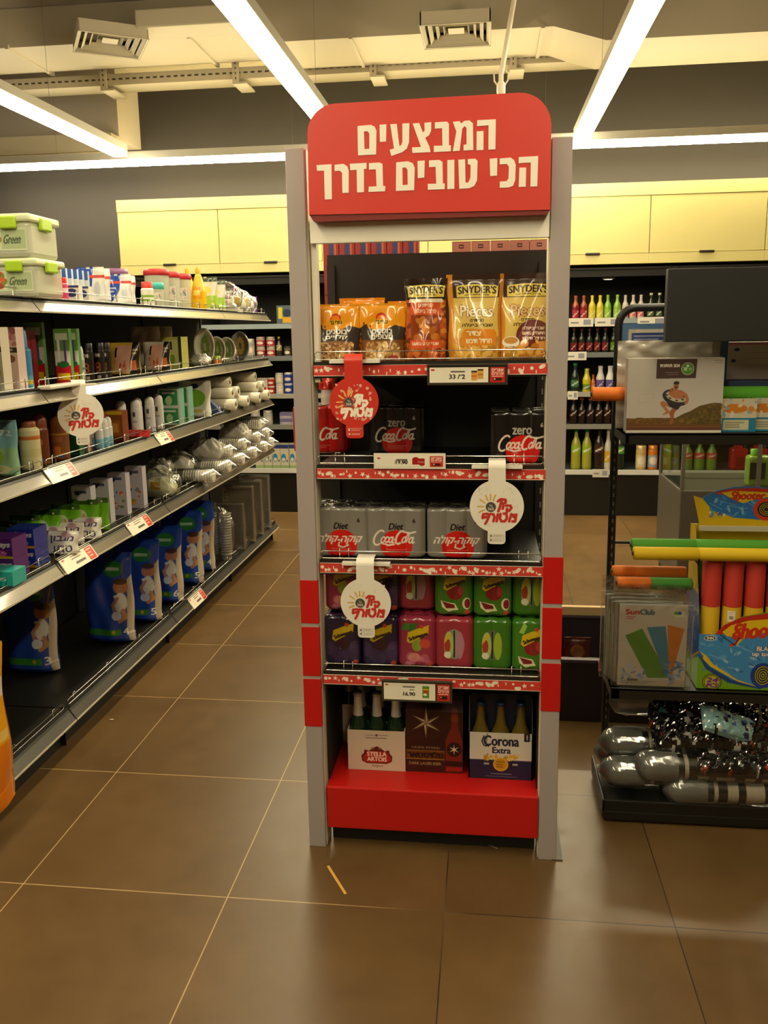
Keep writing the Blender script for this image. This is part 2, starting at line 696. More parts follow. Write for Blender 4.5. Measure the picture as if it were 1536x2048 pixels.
def coke(c, x, y, w, col, lw=None):
    """flowing 'Coca-Cola' lettering fitted into a box w wide"""
    k = w / 100.0
    lw = lw or 3.2 * k
    sh = 0.35
    A = lambda cx, cy, rx, ry, a0, a1, t=1.0: c.arc(x + cx * k, y + cy * k, rx * k, ry * k, a0, a1, lw * t, col, shear=sh)
    A(13, 19, 11, 17, 55, 300, 1.2)
    c.line([(x + 18 * k, y + 6 * k), (x + 34 * k, y + 1 * k), (x + 48 * k, y + 4 * k)], lw * 1.1, col)
    A(22, 14, 4, 6.5, 0, 360)
    A(31, 14, 4, 6.5, 40, 320)
    A(40, 14, 4, 6.5, 0, 360)
    c.line([(x + 46 * k, y + 21 * k), (x + 43 * k, y + 8 * k), (x + 47 * k, y + 8 * k)], lw, col)
    c.line([(x + 49 * k, y + 15 * k), (x + 53 * k, y + 15.5 * k)], lw, col)
    A(62, 20, 8.5, 15, 60, 300, 1.3)
    c.line([(x + 70 * k, y + 33 * k), (x + 84 * k, y + 30 * k), (x + 98 * k, y + 34 * k)], lw * 1.1, col)
    A(71, 14, 4, 6.5, 0, 360)
    A(79, 20, 2.2, 12, 0, 360, 0.8)
    A(87, 14, 4, 6.5, 0, 360)
    c.line([(x + 93 * k, y + 21 * k), (x + 90 * k, y + 8 * k), (x + 95 * k, y + 9 * k)], lw, col)
    return c

# ================================================================== THE ROOM
def tile_mat():
    m = bpy.data.materials.new('floor_tiles')
    m.use_nodes = True
    nt = m.node_tree
    N, L = nt.nodes, nt.links
    b = N['Principled BSDF']
    geo = N.new('ShaderNodeNewGeometry')
    sep = N.new('ShaderNodeSeparateXYZ')
    L.new(geo.outputs['Position'], sep.inputs[0])

    def mth(op, a, c=None, d=None):
        n = N.new('ShaderNodeMath')
        n.operation = op
        for i, v in enumerate((a, c, d)):
            if v is None:
                continue
            if isinstance(v, (int, float)):
                n.inputs[i].default_value = v
            else:
                L.new(v, n.inputs[i])
        return n.outputs[0]
    ux = mth('DIVIDE', mth('SUBTRACT', sep.outputs[0], -1.3024), 0.6)
    uy = mth('DIVIDE', mth('SUBTRACT', sep.outputs[1], 1.9503), 0.6)
    def edge(u):
        f = mth('FRACT', u)
        return mth('MINIMUM', f, mth('SUBTRACT', 1.0, f))
    dist = mth('MINIMUM', edge(ux), edge(uy))
    line = mth('LESS_THAN', dist, 0.0028)
    cell = N.new('ShaderNodeCombineXYZ')
    L.new(mth('FLOOR', ux), cell.inputs[0])
    L.new(mth('FLOOR', uy), cell.inputs[1])
    wn = N.new('ShaderNodeTexWhiteNoise')
    wn.noise_dimensions = '2D'
    L.new(cell.outputs[0], wn.inputs['Vector'])
    n1 = N.new('ShaderNodeTexNoise')
    n1.inputs['Scale'].default_value = 2.2
    n1.inputs['Detail'].default_value = 5
    L.new(geo.outputs['Position'], n1.inputs['Vector'])
    n2 = N.new('ShaderNodeTexNoise')
    n2.inputs['Scale'].default_value = 14
    n2.inputs['Detail'].default_value = 6
    L.new(geo.outputs['Position'], n2.inputs['Vector'])
    k = mth('ADD', mth('MULTIPLY', n1.outputs['Fac'], 0.7), mth('ADD', mth('MULTIPLY', n2.outputs['Fac'], 0.3), mth('MULTIPLY', wn.outputs['Value'], 0.12)))
    r = N.new('ShaderNodeValToRGB')
    r.color_ramp.elements[0].position = 0.3
    r.color_ramp.elements[0].color = (*hx('4f3a20'), 1)
    r.color_ramp.elements[1].position = 0.8
    r.color_ramp.elements[1].color = (*hx('6c5230'), 1)
    L.new(k, r.inputs[0])
    # grout: pale on the left side of the aisle, dark on the right
    g = N.new('ShaderNodeMix')
    g.data_type = 'RGBA'
    g.inputs['A'].default_value = (*hx('b09468'), 1)
    g.inputs['B'].default_value = (*hx('33241a'), 1)
    side = mth('ADD', mth('MULTIPLY', sep.outputs[0], 2.2), mth('MULTIPLY_ADD', n1.outputs['Fac'], 1.2, 0.55))
    gm = N.new('ShaderNodeClamp')
    L.new(side, gm.inputs[0])
    L.new(gm.outputs[0], g.inputs['Factor'])
    mx = N.new('ShaderNodeMix')
    mx.data_type = 'RGBA'
    L.new(line, mx.inputs['Factor'])
    L.new(r.outputs[0], mx.inputs['A'])
    L.new(g.outputs['Result'], mx.inputs['B'])
    L.new(mx.outputs['Result'], b.inputs['Base Color'])
    L.new(mth('MULTIPLY_ADD', n2.outputs['Fac'], 0.18, 0.27), b.inputs['Roughness'])
    b.inputs['Specular IOR Level'].default_value = 0.4
    bp = N.new('ShaderNodeBump')
    bp.inputs['Strength'].default_value = 0.25
    bp.inputs['Distance'].default_value = 0.003
    L.new(mth('ADD', mth('MULTIPLY', line, -1.0), mth('MULTIPLY', n2.outputs['Fac'], 0.03)), bp.inputs['Height'])
    L.new(bp.outputs[0], b.inputs['Normal'])
    return m

def plaster(name, h, rough=0.8, amt=0.12, scale=1.5):
    m = bpy.data.materials.new(name)
    m.use_nodes = True
    N, L = m.node_tree.nodes, m.node_tree.links
    b = N['Principled BSDF']
    n = N.new('ShaderNodeTexNoise')
    n.inputs['Scale'].default_value = scale
    n.inputs['Detail'].default_value = 6
    g = N.new('ShaderNodeNewGeometry')
    L.new(g.outputs['Position'], n.inputs['Vector'])
    r = N.new('ShaderNodeValToRGB')
    c = hx(h)
    r.color_ramp.elements[0].color = (*[v * (1 - amt) for v in c], 1)
    r.color_ramp.elements[1].color = (*[min(1, v * (1 + amt)) for v in c], 1)
    L.new(n.outputs['Fac'], r.inputs[0])
    L.new(r.outputs[0], b.inputs['Base Color'])
    b.inputs['Roughness'].default_value = rough
    return m

WX0, WX1, WY0, WY1, CZ = -4.6, 3.6, -3.2, 7.35, 3.75
CEIL = plaster('ceiling_paint', 'b4aa9c')
DARKW = plaster('dark_wall_paint', '2a2521', 0.7)
CREAM = plaster('duct_paint', 'c0b59c', 0.55, 0.05)
g = G(); g.box(WX0, WX1, WY0, WY1, -0.1, 0.0, tile_mat()); struct('floor', g)
g = G(); g.box(WX0, WX1, WY0, WY1, CZ, CZ + 0.1, CEIL); struct('ceiling', g)
g = G(); g.box(WX0, WX1, WY1, WY1 + 0.1, 0, CZ, DARKW); struct('wall_back', g)
g = G(); g.box(WX0 - 0.1, WX0, WY0, WY1, 0, CZ, DARKW); struct('wall_left', g)
g = G(); g.box(WX1, WX1 + 0.1, WY0, WY1, 0, CZ, plaster('brown_wall', '6a5c48')); struct('wall_right', g)
g = G(); g.box(WX0, WX1, WY0 - 0.1, WY0, 0, CZ, plaster('brown_wall_front', '5a4e3e')); struct('wall_front', g)
# pale boxed-in strip at the top left of the back wall
g = G(); g.box(WX0, -3.05, 6.9, WY1 - 0.002, 3.15, CZ - 0.002, CEIL); g.box(WX0, -3.05, 6.75, 6.9, 3.02, 3.16, CREAM); struct('trim_1', g)

# ------------------------------------------------------------------ lamps
LM = lamp_mat('lamp_diffuser', LAMP_COL, LAMP_POW)
LMW = lamp_mat('lamp_diffuser_wall', LAMP_COL, WALL_LAMP_POW)
HOUS = paint('c8c4b8', 0.4, 0.3)

def strip_lamp(label, p0, p1, w, mat, group='linear ceiling lamps', n=None):
    """a hung aluminium channel with a glowing lower cover, from p0 to p1 at one height"""
    (x0, y0, z), (x1, y1, _) = p0, p1
    t = thing('ceiling_light', label, 'lamp', ((x0 + x1) / 2, (y0 + y1) / 2, z), 0, group)
    ax = abs(x1 - x0) / 2 or w / 2
    ay = abs(y1 - y0) / 2 or w / 2
    g = G()
    g.box(-ax, ax, -ay, ay, 0.0, 0.06, HOUS, bevel=0.004)
    g.build('housing', t)
    g = G()
    g.box(-ax + 0.006, ax - 0.006, -ay + 0.006, ay - 0.006, -0.035, -0.0005, mat)
    g.build('diffuser', t)
    k = 4
    for i in range(k):
        g = G()
        f = (i + 0.5) / k * 2 - 1
        px, py = (f * ax, 0) if ax > ay else (0, f * ay)
        g.tube([(px, py, 0.06), (px, py, CZ - z)], 0.0012, STEEL)
        g.build('hanger_wire', t)
    return t

strip_lamp('long ceiling light strip coming down towards the left corner of the red sign', (-1.1, -1.9, 2.95), (-1.1, 6.6, 2.95), 0.12, LM)
strip_lamp('long ceiling light strip at right, ending above the right yellow cabinets', (0.7, -1.9, 2.95), (0.7, 6.6, 2.95), 0.12, LM)
strip_lamp('long ceiling light strip at far left, over the left aisle shelves', (-2.87, -1.9, 2.95), (-2.87, 6.5, 2.95), 0.12, LM)
strip_lamp('horizontal light strip along the back wall above the yellow cabinets', (-4.5, 6.72, 2.93), (3.4, 6.72, 2.93), 0.12, LMW)

# ------------------------------------------------------------------ ducts, tray, vents, hanging pole
g = G()
g.box(WX0 + 0.01, -1.55, 5.75, 6.3, 3.5, CZ - 0.003, CREAM)
# the run steps down with a slanted transition piece at right
def slab(pts, y0, y1):
    g.prism(pts, y0, y1, CREAM)
slab([(-1.55, 3.5), (-1.4, 3.44), (0.42, 3.44), (0.75, 3.34), (WX1 - 0.01, 3.34), (WX1 - 0.01, CZ - 0.003), (-1.55, CZ - 0.003)], 5.75, 6.35)
for x in (-3.3, -2.0, -0.9, 0.35, 0.8, 2.2):
    z = 3.5 if x < -1.5 else (3.44 if x < 0.4 else 3.34)
    g.box(x - 0.012, x + 0.012, 5.735, 6.36, z - 0.012, z + 0.02, CREAM)
g.build('air_duct', None, 'cream air duct crossing under the ceiling above the back wall', 'duct')

t = thing('cable_tray', 'cream perforated cable tray hung below the air duct', 'cable tray', (-1.6, 6.45, 3.42))
g = G()
g.box(-2.9, 2.6, -0.1, 0.1, -0.02, -0.016, CREAM)
for y in (-0.1, 0.1):
    g.box(-2.9, 2.6, y - 0.002, y + 0.002, -0.02, 0.06, CREAM)
dk = paint('4a3f30', 0.7)
for i in range(100):
    x = -2.85 + i * 0.054
    g.box(x, x + 0.03, -0.1035, -0.1015, 0.016, 0.028, dk)
g.build('tray_channel', t)
for x in (-1.29, -0.26, 0.77, 1.78):
    g = G()
    g.box(x - 0.025, x + 0.025, -0.125, -0.108, -0.05, CZ - 3.42 - 0.003, CREAM)
    g.box(x - 0.025, x + 0.08, -0.125, 0.11, -0.062, -0.05, CREAM)
    for k in range(6):
        g.box(x - 0.004, x + 0.004, -0.128, -0.1255, -0.03 + k * 0.035, -0.015 + k * 0.035, dk)
    g.build('bracket', t)

def vent(x, y, z, label, rz):
    t = thing('air_vent', label, 'vent', (x, y, z), rz, 'square ceiling air vents')
    a = 0.22
    g = G()
    for s in (1.0, 0.78, 0.57, 0.37):
        r, q, zt = a * s, a * s * 0.86, (1 - s) * 0.05
        P = [[(sx * r, sy * r, -0.03 + zt) for sx, sy in ((-1, -1), (1, -1), (1, 1), (-1, 1))],
             [(sx * q, sy * q, -0.005 + zt) for sx, sy in ((-1, -1), (1, -1), (1, 1), (-1, 1))]]
        g.grid(P, CREAM, None, False, closed=True)
        P2 = [[(p[0], p[1], p[2] + 0.004) for p in P[0]], P[0]]
        g.grid(P2, CREAM, None, False, closed=True)
    g.box(-0.05, 0.05, -0.05, 0.05, 0.0, 0.003, CREAM)
    g.build('louvre', t)
    g = G()
    b = a * 0.98
    for s in ((-b, b, -b, -b + 0.008), (-b, b, b - 0.008, b), (-b, -b + 0.008, -b, b), (b - 0.008, b, -b, b)):
        g.box(*s, -0.028, 0.05, CREAM)
    g.box(-b + 0.008, b - 0.008, -b + 0.008, b - 0.008, 0.04, 0.044, dk)
    g.build('plenum_box', t)
    return t
vent(-2.5, 5.62, 3.46, 'square cream air vent at left, turned at an angle to the duct', 0.55)
vent(-0.2, 5.62, 3.4, 'square cream air vent above the red sign, in line with the duct', 0.0)
# a thin slanted feed duct between left vent and main duct
g = G()
P = [(-2.28, 5.66, 3.56), (-1.75, 5.72, 3.56)]
g.box(-2.27, -1.6, 5.5, 5.73, 3.49, 3.6, CREAM, bevel=0.01)
g.build('duct_branch', None, 'short cream duct branch beside the left air vent', 'duct')

t = thing('hanging_pole', 'slanted pale pole hanging from the ceiling above the red sign', 'pole', (0.06, 4.0, 2.6))
g = G()
g.tube([(0, 0, -0.02), (0.0, 0, 0.07), (0.19, 0, CZ - 2.6 - 0.002)], 0.013, paint('d8cbb0', 0.4))
g.build('pole', t)
g = G()
for s in (-1, 1):
    g.tube([(s * 0.012, 0, 0.02), (s * 0.03, 0, 0.045), (s * 0.032, 0, 0.075), (s * 0.02, 0, 0.085)], 0.004, paint('d8cbb0', 0.4))
g.lathe([(0.018, -0.02), (0.02, 0), (0.02, 0.03), (0.014, 0.04)], paint('d8cbb0', 0.4), seg=12)
g.build('clamp', t)

# ================================================================== THE RED PROMOTION STAND
GREY = paint('a89d9a', 0.45)
PLAST = paint('e6dcc6', 0.5)
RED = paint('c4140f', 0.42)
SIGNR = paint('d03628', 0.4)
WHITE = paint('eae2d2', 0.5)
Y0 = 2.196
stand = thing('promotion_stand', 'tall red and grey promotion stand with a red header sign, standing mid aisle', 'display stand', (-0.155, Y0, 0))
def L(x): return x + 0.155
for sx, nm in ((-1, 'left'), (1, 'right')):
    xa, xb = (-0.5235, -0.4735) if sx < 0 else (0.161, 0.2125)
    g = G()
    g.box(L(xa), L(xb), 0, 0.012, 0, 2.008, GREY, bevel=0.002)
    xi = xb if sx < 0 else xa
    g.box(L(xi) - 0.003, L(xi) + 0.003, 0.012, 0.075, 0, 2.006, PLAST)
    xo = xa if sx < 0 else xb
    g.box(L(xo) - 0.0025 * sx - 0.0025, L(xo) - 0.0025 * sx + 0.0025, 0.012, 0.10, 0, 2.006, GREY)
    g.box(L(xa), L(xb), 0.012, 0.10, 1.998, 2.006, PLAST)
    p = g.build('post', stand)
    bands = ((0.393, 0.541), (0.551, 0.7), (0.712, 0.84)) if sx < 0 else ((0.469, 0.612), (0.626, 0.775), (0.788, 0.92))
    g = G()
    for a, b in bands:
        g.box(L(xa) - 0.001, L(xb) + 0.001, -0.0015, 0.03, a, b, RED)
    g.build('red_band', p)
# foot plates
for q in ((0.2, 0.232, 0.0, 0.35, 0.0, 0.004, paint('5c564c', 0.5)), (-0.53, -0.49, 0.1, 0.4, 0.0, 0.03, BLACKM), (0.17, 0.199, 0.1, 0.4, 0.0, 0.03, BLACKM)):
    g = G(); g.box(L(q[0]), L(q[1]), *q[2:]); g.build('foot_plate', stand)
# header
hd = G()
out = [(-0.457, 1.835), (0.157, 1.829), (0.156, 2.035)]
for i in range(9):
    q = math.radians(i * 11.25)
    out.append((0.076 + 0.08 * math.cos(q), 2.027 + 0.08 * math.sin(q)))
for i in range(9):
    q = math.radians(90 + i * 11.25)
    out.append((-0.383 + 0.072 * math.cos(q), 2.032 + 0.07 * math.sin(q)))
out = [(L(x), z) for x, z in out]
hd.prism(out, -0.033, 0.03, SIGNR)
hd.prism([(L(-0.457), 1.8345), (L(0.157), 1.8285), (L(0.148), 1.818), (L(-0.446), 1.818)], -0.03, -0.0, paint('7d2018', 0.5))
h = hd.build('header_sign', stand)
SIGN=[[[(-0.0253,2.0472),(0.0204,2.0476),(0.02,1.9771),(0.0026,1.9768),(0.0027,2.0342),(-0.0262,2.0335)]],[[(-0.0266,2.0212),(-0.0097,2.0214),(-0.0095,1.9768),(-0.0269,1.9766)]],[[(-0.0857,2.0461),(-0.0692,2.0468),(-0.0649,2.0415),(-0.0566,2.0471),(-0.0446,2.0476),(-0.0359,2.0403),(-0.0347,1.9778),(-0.059,1.9773),(-0.059,1.9907),(-0.0517,1.9914),(-0.0518,2.0309),(-0.0566,2.0348),(-0.0624,2.0291),(-0.0687,1.9772),(-0.0858,1.9765),(-0.077,2.0228)]],[[(-0.1305,2.0466),(-0.1003,2.0471),(-0.0954,2.0419),(-0.0955,1.9912),(-0.0907,1.991),(-0.0907,1.9767),(-0.1333,1.9765),(-0.1332,1.9913),(-0.1117,1.9909),(-0.1125,2.032),(-0.1305,2.0319)]],[[(-0.1862,2.0461),(-0.1696,2.0468),(-0.1605,2.0238),(-0.156,2.0283),(-0.1564,2.0467),(-0.1393,2.0474),(-0.1399,2.0276),(-0.1448,2.0172),(-0.1547,2.0111),(-0.1445,1.9904),(-0.1416,1.9768),(-0.1874,1.9762),(-0.1883,1.9897),(-0.1656,1.9898)]],[[(-0.2424,2.0466),(-0.2261,2.0469),(-0.2226,2.0148),(-0.2199,1.9937),(-0.2149,1.9968),(-0.2123,2.0051),(-0.2118,2.0472),(-0.1941,2.0474),(-0.1956,2.0021),(-0.2012,1.9874),(-0.2136,1.979),(-0.241,1.9712),(-0.2448,1.9863),(-0.2338,1.9887)]],[[(-0.2696,2.0468),(-0.2522,2.047),(-0.2539,2.0062),(-0.2693,2.0059)]],[[(-0.3257,2.0459),(-0.2919,2.0473),(-0.282,2.0427),(-0.2777,2.0332),(-0.2798,1.9764),(-0.3258,1.9758)],[(-0.3096,2.0322),(-0.3006,2.0328),(-0.2958,2.027),(-0.2965,1.9906),(-0.309,1.9902)]],[[(0.0775,1.9565),(0.1253,1.9574),(0.1242,1.8858),(0.1073,1.8855),(0.1074,1.9429),(0.0777,1.9422)]],[[(0.0797,1.9315),(0.0961,1.9313),(0.0958,1.8859),(0.0784,1.8855)]],[[(0.0308,1.955),(0.0573,1.9563),(0.066,1.9505),(0.0705,1.9387),(0.0695,1.9017),(0.0643,1.8888),(0.0532,1.8854),(0.0314,1.8852),(0.0313,1.9002),(0.0482,1.9005),(0.053,1.9069),(0.0537,1.9347),(0.0488,1.9414),(0.0309,1.9411)]],[[(0.0061,1.9554),(0.025,1.9561),(0.0244,1.9149),(0.0074,1.9141)]],[[(-0.0721,1.956),(-0.0551,1.9563),(-0.054,1.9003),(-0.0467,1.901),(-0.0418,1.9125),(-0.0414,1.9428),(-0.0482,1.9445),(-0.0483,1.9565),(-0.0298,1.9568),(-0.0239,1.9514),(-0.0252,1.9049),(-0.032,1.892),(-0.0442,1.8868),(-0.0697,1.8862)]],[[(-0.0995,1.9561),(-0.0819,1.9564),(-0.082,1.8867),(-0.0997,1.8863)]],[[(-0.1457,1.9569),(-0.1201,1.9573),(-0.1118,1.9524),(-0.111,1.9008),(-0.1061,1.9002),(-0.1066,1.8865),(-0.1491,1.8865),(-0.149,1.9007),(-0.1278,1.9004),(-0.129,1.9413),(-0.1458,1.941)]],[[(-0.1748,1.9566),(-0.1565,1.9573),(-0.1578,1.9161),(-0.1742,1.9152)]],[[(-0.2288,1.9553),(-0.199,1.957),(-0.1867,1.9518),(-0.1819,1.9409),(-0.1839,1.8867),(-0.2303,1.8864)],[(-0.2131,1.942),(-0.2051,1.9427),(-0.2002,1.9368),(-0.2001,1.9005),(-0.2131,1.9)]],[[(-0.2982,1.9559),(-0.2721,1.9568),(-0.2637,1.9532),(-0.2631,1.8998),(-0.2571,1.8991),(-0.2583,1.8864),(-0.301,1.8863),(-0.2998,1.8992),(-0.2797,1.8994),(-0.2809,1.9407),(-0.2985,1.9404)]],[[(-0.3474,1.9563),(-0.3046,1.9571),(-0.3049,1.943),(-0.3115,1.9423),(-0.3126,1.8862),(-0.3303,1.8859),(-0.3301,1.941),(-0.3467,1.9407)]],[[(-0.3867,1.9554),(-0.364,1.9569),(-0.354,1.9504),(-0.3508,1.9399),(-0.3521,1.8861),(-0.3683,1.8857),(-0.368,1.9357),(-0.3745,1.9407),(-0.3872,1.9402)]],[[(-0.4334,1.9561),(-0.3948,1.9571),(-0.3962,1.8717),(-0.4146,1.8713),(-0.4145,1.9421),(-0.4328,1.9423)]]]
g = G()
for sh in SIGN:
    lp = [[(L(x), z) for x, z in l] for l in sh]
    g.prism(lp[0], -0.0345, -0.033, paint('f4ecda', 0.5), cut=lp[1:])
g.build('sign_lettering', h)
g = G(); g.box(L(-0.464), L(0.159), 0.002, 0.02, 1.766, 1.834, paint('f6efe0', 0.5), bevel=0.002)
g.box(L(-0.466), L(-0.452), 0.02, 0.05, 1.40, 1.83, WHITE)
g.build('header_rail', stand)
# back panel, rear uprights
g = G()
g.box(L(-0.497), L(0.182), 0.405, 0.415, 0.06, 1.772, BLACKM)
for x in (-0.484, 0.17):
    g.box(L(x) - 0.012, L(x) + 0.012, 0.39, 0.43, 0.0, 1.74, BLACKM)
for k in range(30):
    g.box(L(0.172), L(0.176), 0.386, 0.389, 0.3 + k * 0.045, 0.318 + k * 0.045, paint('8a857a', 0.5))
g.build('back_panel', stand)
# base
g = G()
g.box(L(-0.466), L(0.158), 0.0, 0.41, 0.066, 0.2, RED, bevel=0.004)
g.box(L(-0.46), L(0.152), 0.05, 0.40, 0.0, 0.066, BLACKM)
g.build('base', stand)
for xa in (-0.4665, 0.155):
    g = G(); g.box(L(xa), L(xa) + 0.004, 0.045, 0.40, 0.2, 0.54, BLACKM); g.build('side_panel', stand)
# shelves: board, patterned edge strip, wire fence
def pattern_strip(w, h, seed, edge=True):
    c = Canvas(w * 1000, h * 1000, 0.85, 'cf3a2c')
    R = random.Random(seed)
    x = 8
    while x < w * 1000 - 6:
        k = R.random()
        y = R.uniform(6, h * 1000 - 6)
        if k < 0.35:
            c.ell(x, y, R.uniform(3, 6), R.uniform(3, 5.5), 'f1e3cd')
        elif k < 0.55:
            c.poly(star_pts(x, y, 8.5, 3.2, 5, R.uniform(0, 90)), 'f1e3cd')
        elif k < 0.8:
            c.ell(x, y, 9.5, 5.2, 'f1e3cd', 1, R.uniform(-1, 1)); c.ell(x + 5, y + 3, 3.5, 3, 'e9d6be')
        else:
            c.rect(x - 1.5, y - 4, x + 1.5, y + 4, 'f1e3cd')
        x += R.uniform(7, 22)
    if edge:
        c.rect(0, 0, w * 1000, 1.2, 'efe2cc')
    return c

def fence(g, x0, x1, y, z, h, r=0.0017, hooks=()):
    def rr(za, zb):
        g.tube([(x0 + 0.006, y, za), (x0, y, za + 0.006), (x0, y, zb - 0.006), (x0 + 0.006, y, zb), (x1 - 0.006, y, zb), (x1, y, zb - 0.006), (x1, y, za + 0.006), (x1 - 0.006, y, za)], r, CHROME, closed=True)
    rr(z, z + h)
    for xh in hooks:
        g.tube([(xh - 0.013, y + 0.003, z - 0.004), (xh - 0.013, y + 0.003, z + h + 0.008), (xh + 0.013, y + 0.003, z + h + 0.008), (xh + 0.013, y + 0.003, z - 0.004)], r, CHROME)

GLASSP = paint('efe6d8', 0.12, alpha=0.18)
for i, (zb, hs) in enumerate(((1.452, (-0.38, 0.06)), (1.168, (-0.40, 0.09)), (0.896, (-0.395, 0.105)), (0.559, (-0.392, 0.09)))):
    g = G()
    g.box(L(-0.466), L(0.158), 0.03, 0.40, zb - 0.012, zb, BLACK)
    g.box(L(-0.466), L(0.158), 0.012, 0.03, zb - 0.04, zb + 0.004, paint('2b2622', 0.35))
    sh = g.build('shelf', stand)
    w, hh = 0.628, 0.028
    cvs = pattern_strip(w, hh, 11 + i)
    g = G()
    g.print_xz(cvs, L(-0.467), L(-0.467) + w, 0.006, zb - 0.034, zb - 0.034 + hh, MATTE)
    g.box(L(-0.467), L(0.161), 0.0061, 0.009, zb - 0.0345, zb - 0.0055, WHITE)
    g.build('edge_strip', sh)
    g = G()
    fence(g, L(-0.462), L(0.155), 0.004, zb + 0.010, 0.021, hooks=[L(v) for v in hs])
    g.build('wire_fence', sh)

# ------------------------------------------------------------------ price tags on the stand
def price_tag(label, x0, x1, z0, z1, y, price, pic, seed, frame=True):
    t = thing('price_tag', label, 'price tag', ((x0 + x1) / 2, y, z0), 0)
    w, h = x1 - x0, z1 - z0
    g = G()
    if frame:
        g.box(-w / 2, w / 2, 0.0005, 0.003, 0, h, paint('3a342e', 0.25, coat=0.5))
        g.box(-w / 2, w / 2, -0.003, 0.004, h - 0.003, h + 0.001, paint('4a443c', 0.25, coat=0.5))
    else:
        g.box(-w / 2, w / 2, 0.0005, 0.002, 0, h, WHITE)
    g.build('holder', t)
    W, H = 100.0, 100.0 * h / w
    c = Canvas(76, H - 6, 2.0, 'f0e8d4')
    hh = H - 6
    c.rect(2, hh - 4.5, 6.5, hh - 2.2, 'c0392b')
    c.lines(1, 26, hh - 7.5, 46, hh - 3.8, '4a403a', 0.6, seed, True)
    c.lines(1, 38, hh - 11.5, 46, hh - 9, '6a6058', 0.7, seed)
    c.text(price, 46 - 3.4 * len(price), hh * 0.25, 46, hh * 0.25 + 5.5, '1c1815', 0.35)
    c.lines(1, 27, hh * 0.27, 45 - 3.4 * len(price), hh * 0.27 + 3, '8a8074', 0.6, seed)
    pic(c, 62, hh / 2, hh * 0.78)
    g = G(); g.print_xz(c, -w / 2 + 0.03 * w, w * 0.5 - 0.24 * w, 0.0, 0.03 * w, h - 0.04 * w, GLOSS)
    g.build('paper_slip', t)
    c = Canvas(18, hh, 2.2, 'c5281c')
    c.text(heb('אוגרים'), 2, hh * 0.72, 16, hh * 0.90, 'f3e6d2', 0.2)
    c.text(heb('ונהנים'), 2, hh * 0.5, 16, hh * 0.68, 'f3e6d2', 0.2)
    c.rect(2, hh * 0.38, 16, hh * 0.42, 'f3e6d2')
    c.rect(3.5, hh * 0.1, 14.5, hh * 0.3, '3a1a16')
    c.ell(5.5, hh * 0.22, 1, 1, 'e8dccb')
    g = G(); g.print_xz(c, w / 2 - 0.215 * w, w / 2 - 0.035 * w, -0.0003, 0.03 * w, h - 0.04 * w, GLOSS)
    g.build('promotion_card', t)
    return t

def pic_bags(c, x, y, s):
    for dx, dy in ((-4, -1), (4, 1)):
        c.rect(x + dx - 3.7, y + dy - s * 0.42, x + dx + 3.7, y + dy + s * 0.42, 'd9a04a')
        c.rect(x + dx - 3.7, y + dy + s * 0.28, x + dx + 3.7, y + dy + s * 0.42, '3c2a1c')
        c.rect(x + dx - 3.7, y + dy - s * 0.1, x + dx + 3.7, y + dy, 'c8642a')
def pic_cans(c, x, y, s):
    c.rect(x - 9, y - s * 0.38, x + 9, y + s * 0.36, 'a81c18')
    c.ell(x - 4, y + s * .36, 4, 2, 'a81c18'); c.ell(x + 5, y - s * .38, 4, 2, 'a81c18')
    c.text('Coca', x - 1, y - s * 0.18, x + 8, y + s * 0.08, 'f0d8cc')
def pic_green(c, x, y, s):
    c.rect(x - 5, y - s * 0.45, x + 5, y + s * 0.45, '5a8a2a')
    c.ell(x, y, 3, 4, 'c03a22'); c.ell(x - 1, y - 4, 3, 2, 'f0ead8'); c.rect(x - 4, y + 3, x + 4, y + 5, 'd8b62a')

price_tag('framed white price tag on the top shelf of the red stand, showing two pretzel bags', -0.156, 0.057, 1.392, 1.447, 2.19, '33 / 2', pic_bags, 3)
price_tag('small white price tag reading 19.90 on the wire of the cola shelf', -0.305, -0.108, 1.164, 1.207, 2.196, '19.90', pic_cans, 5, False)
price_tag('framed white price tag reading 16.90 below the soft drink packs', -0.293, -0.09, 0.485, 0.55, 2.188, '16.90', pic_green, 7)

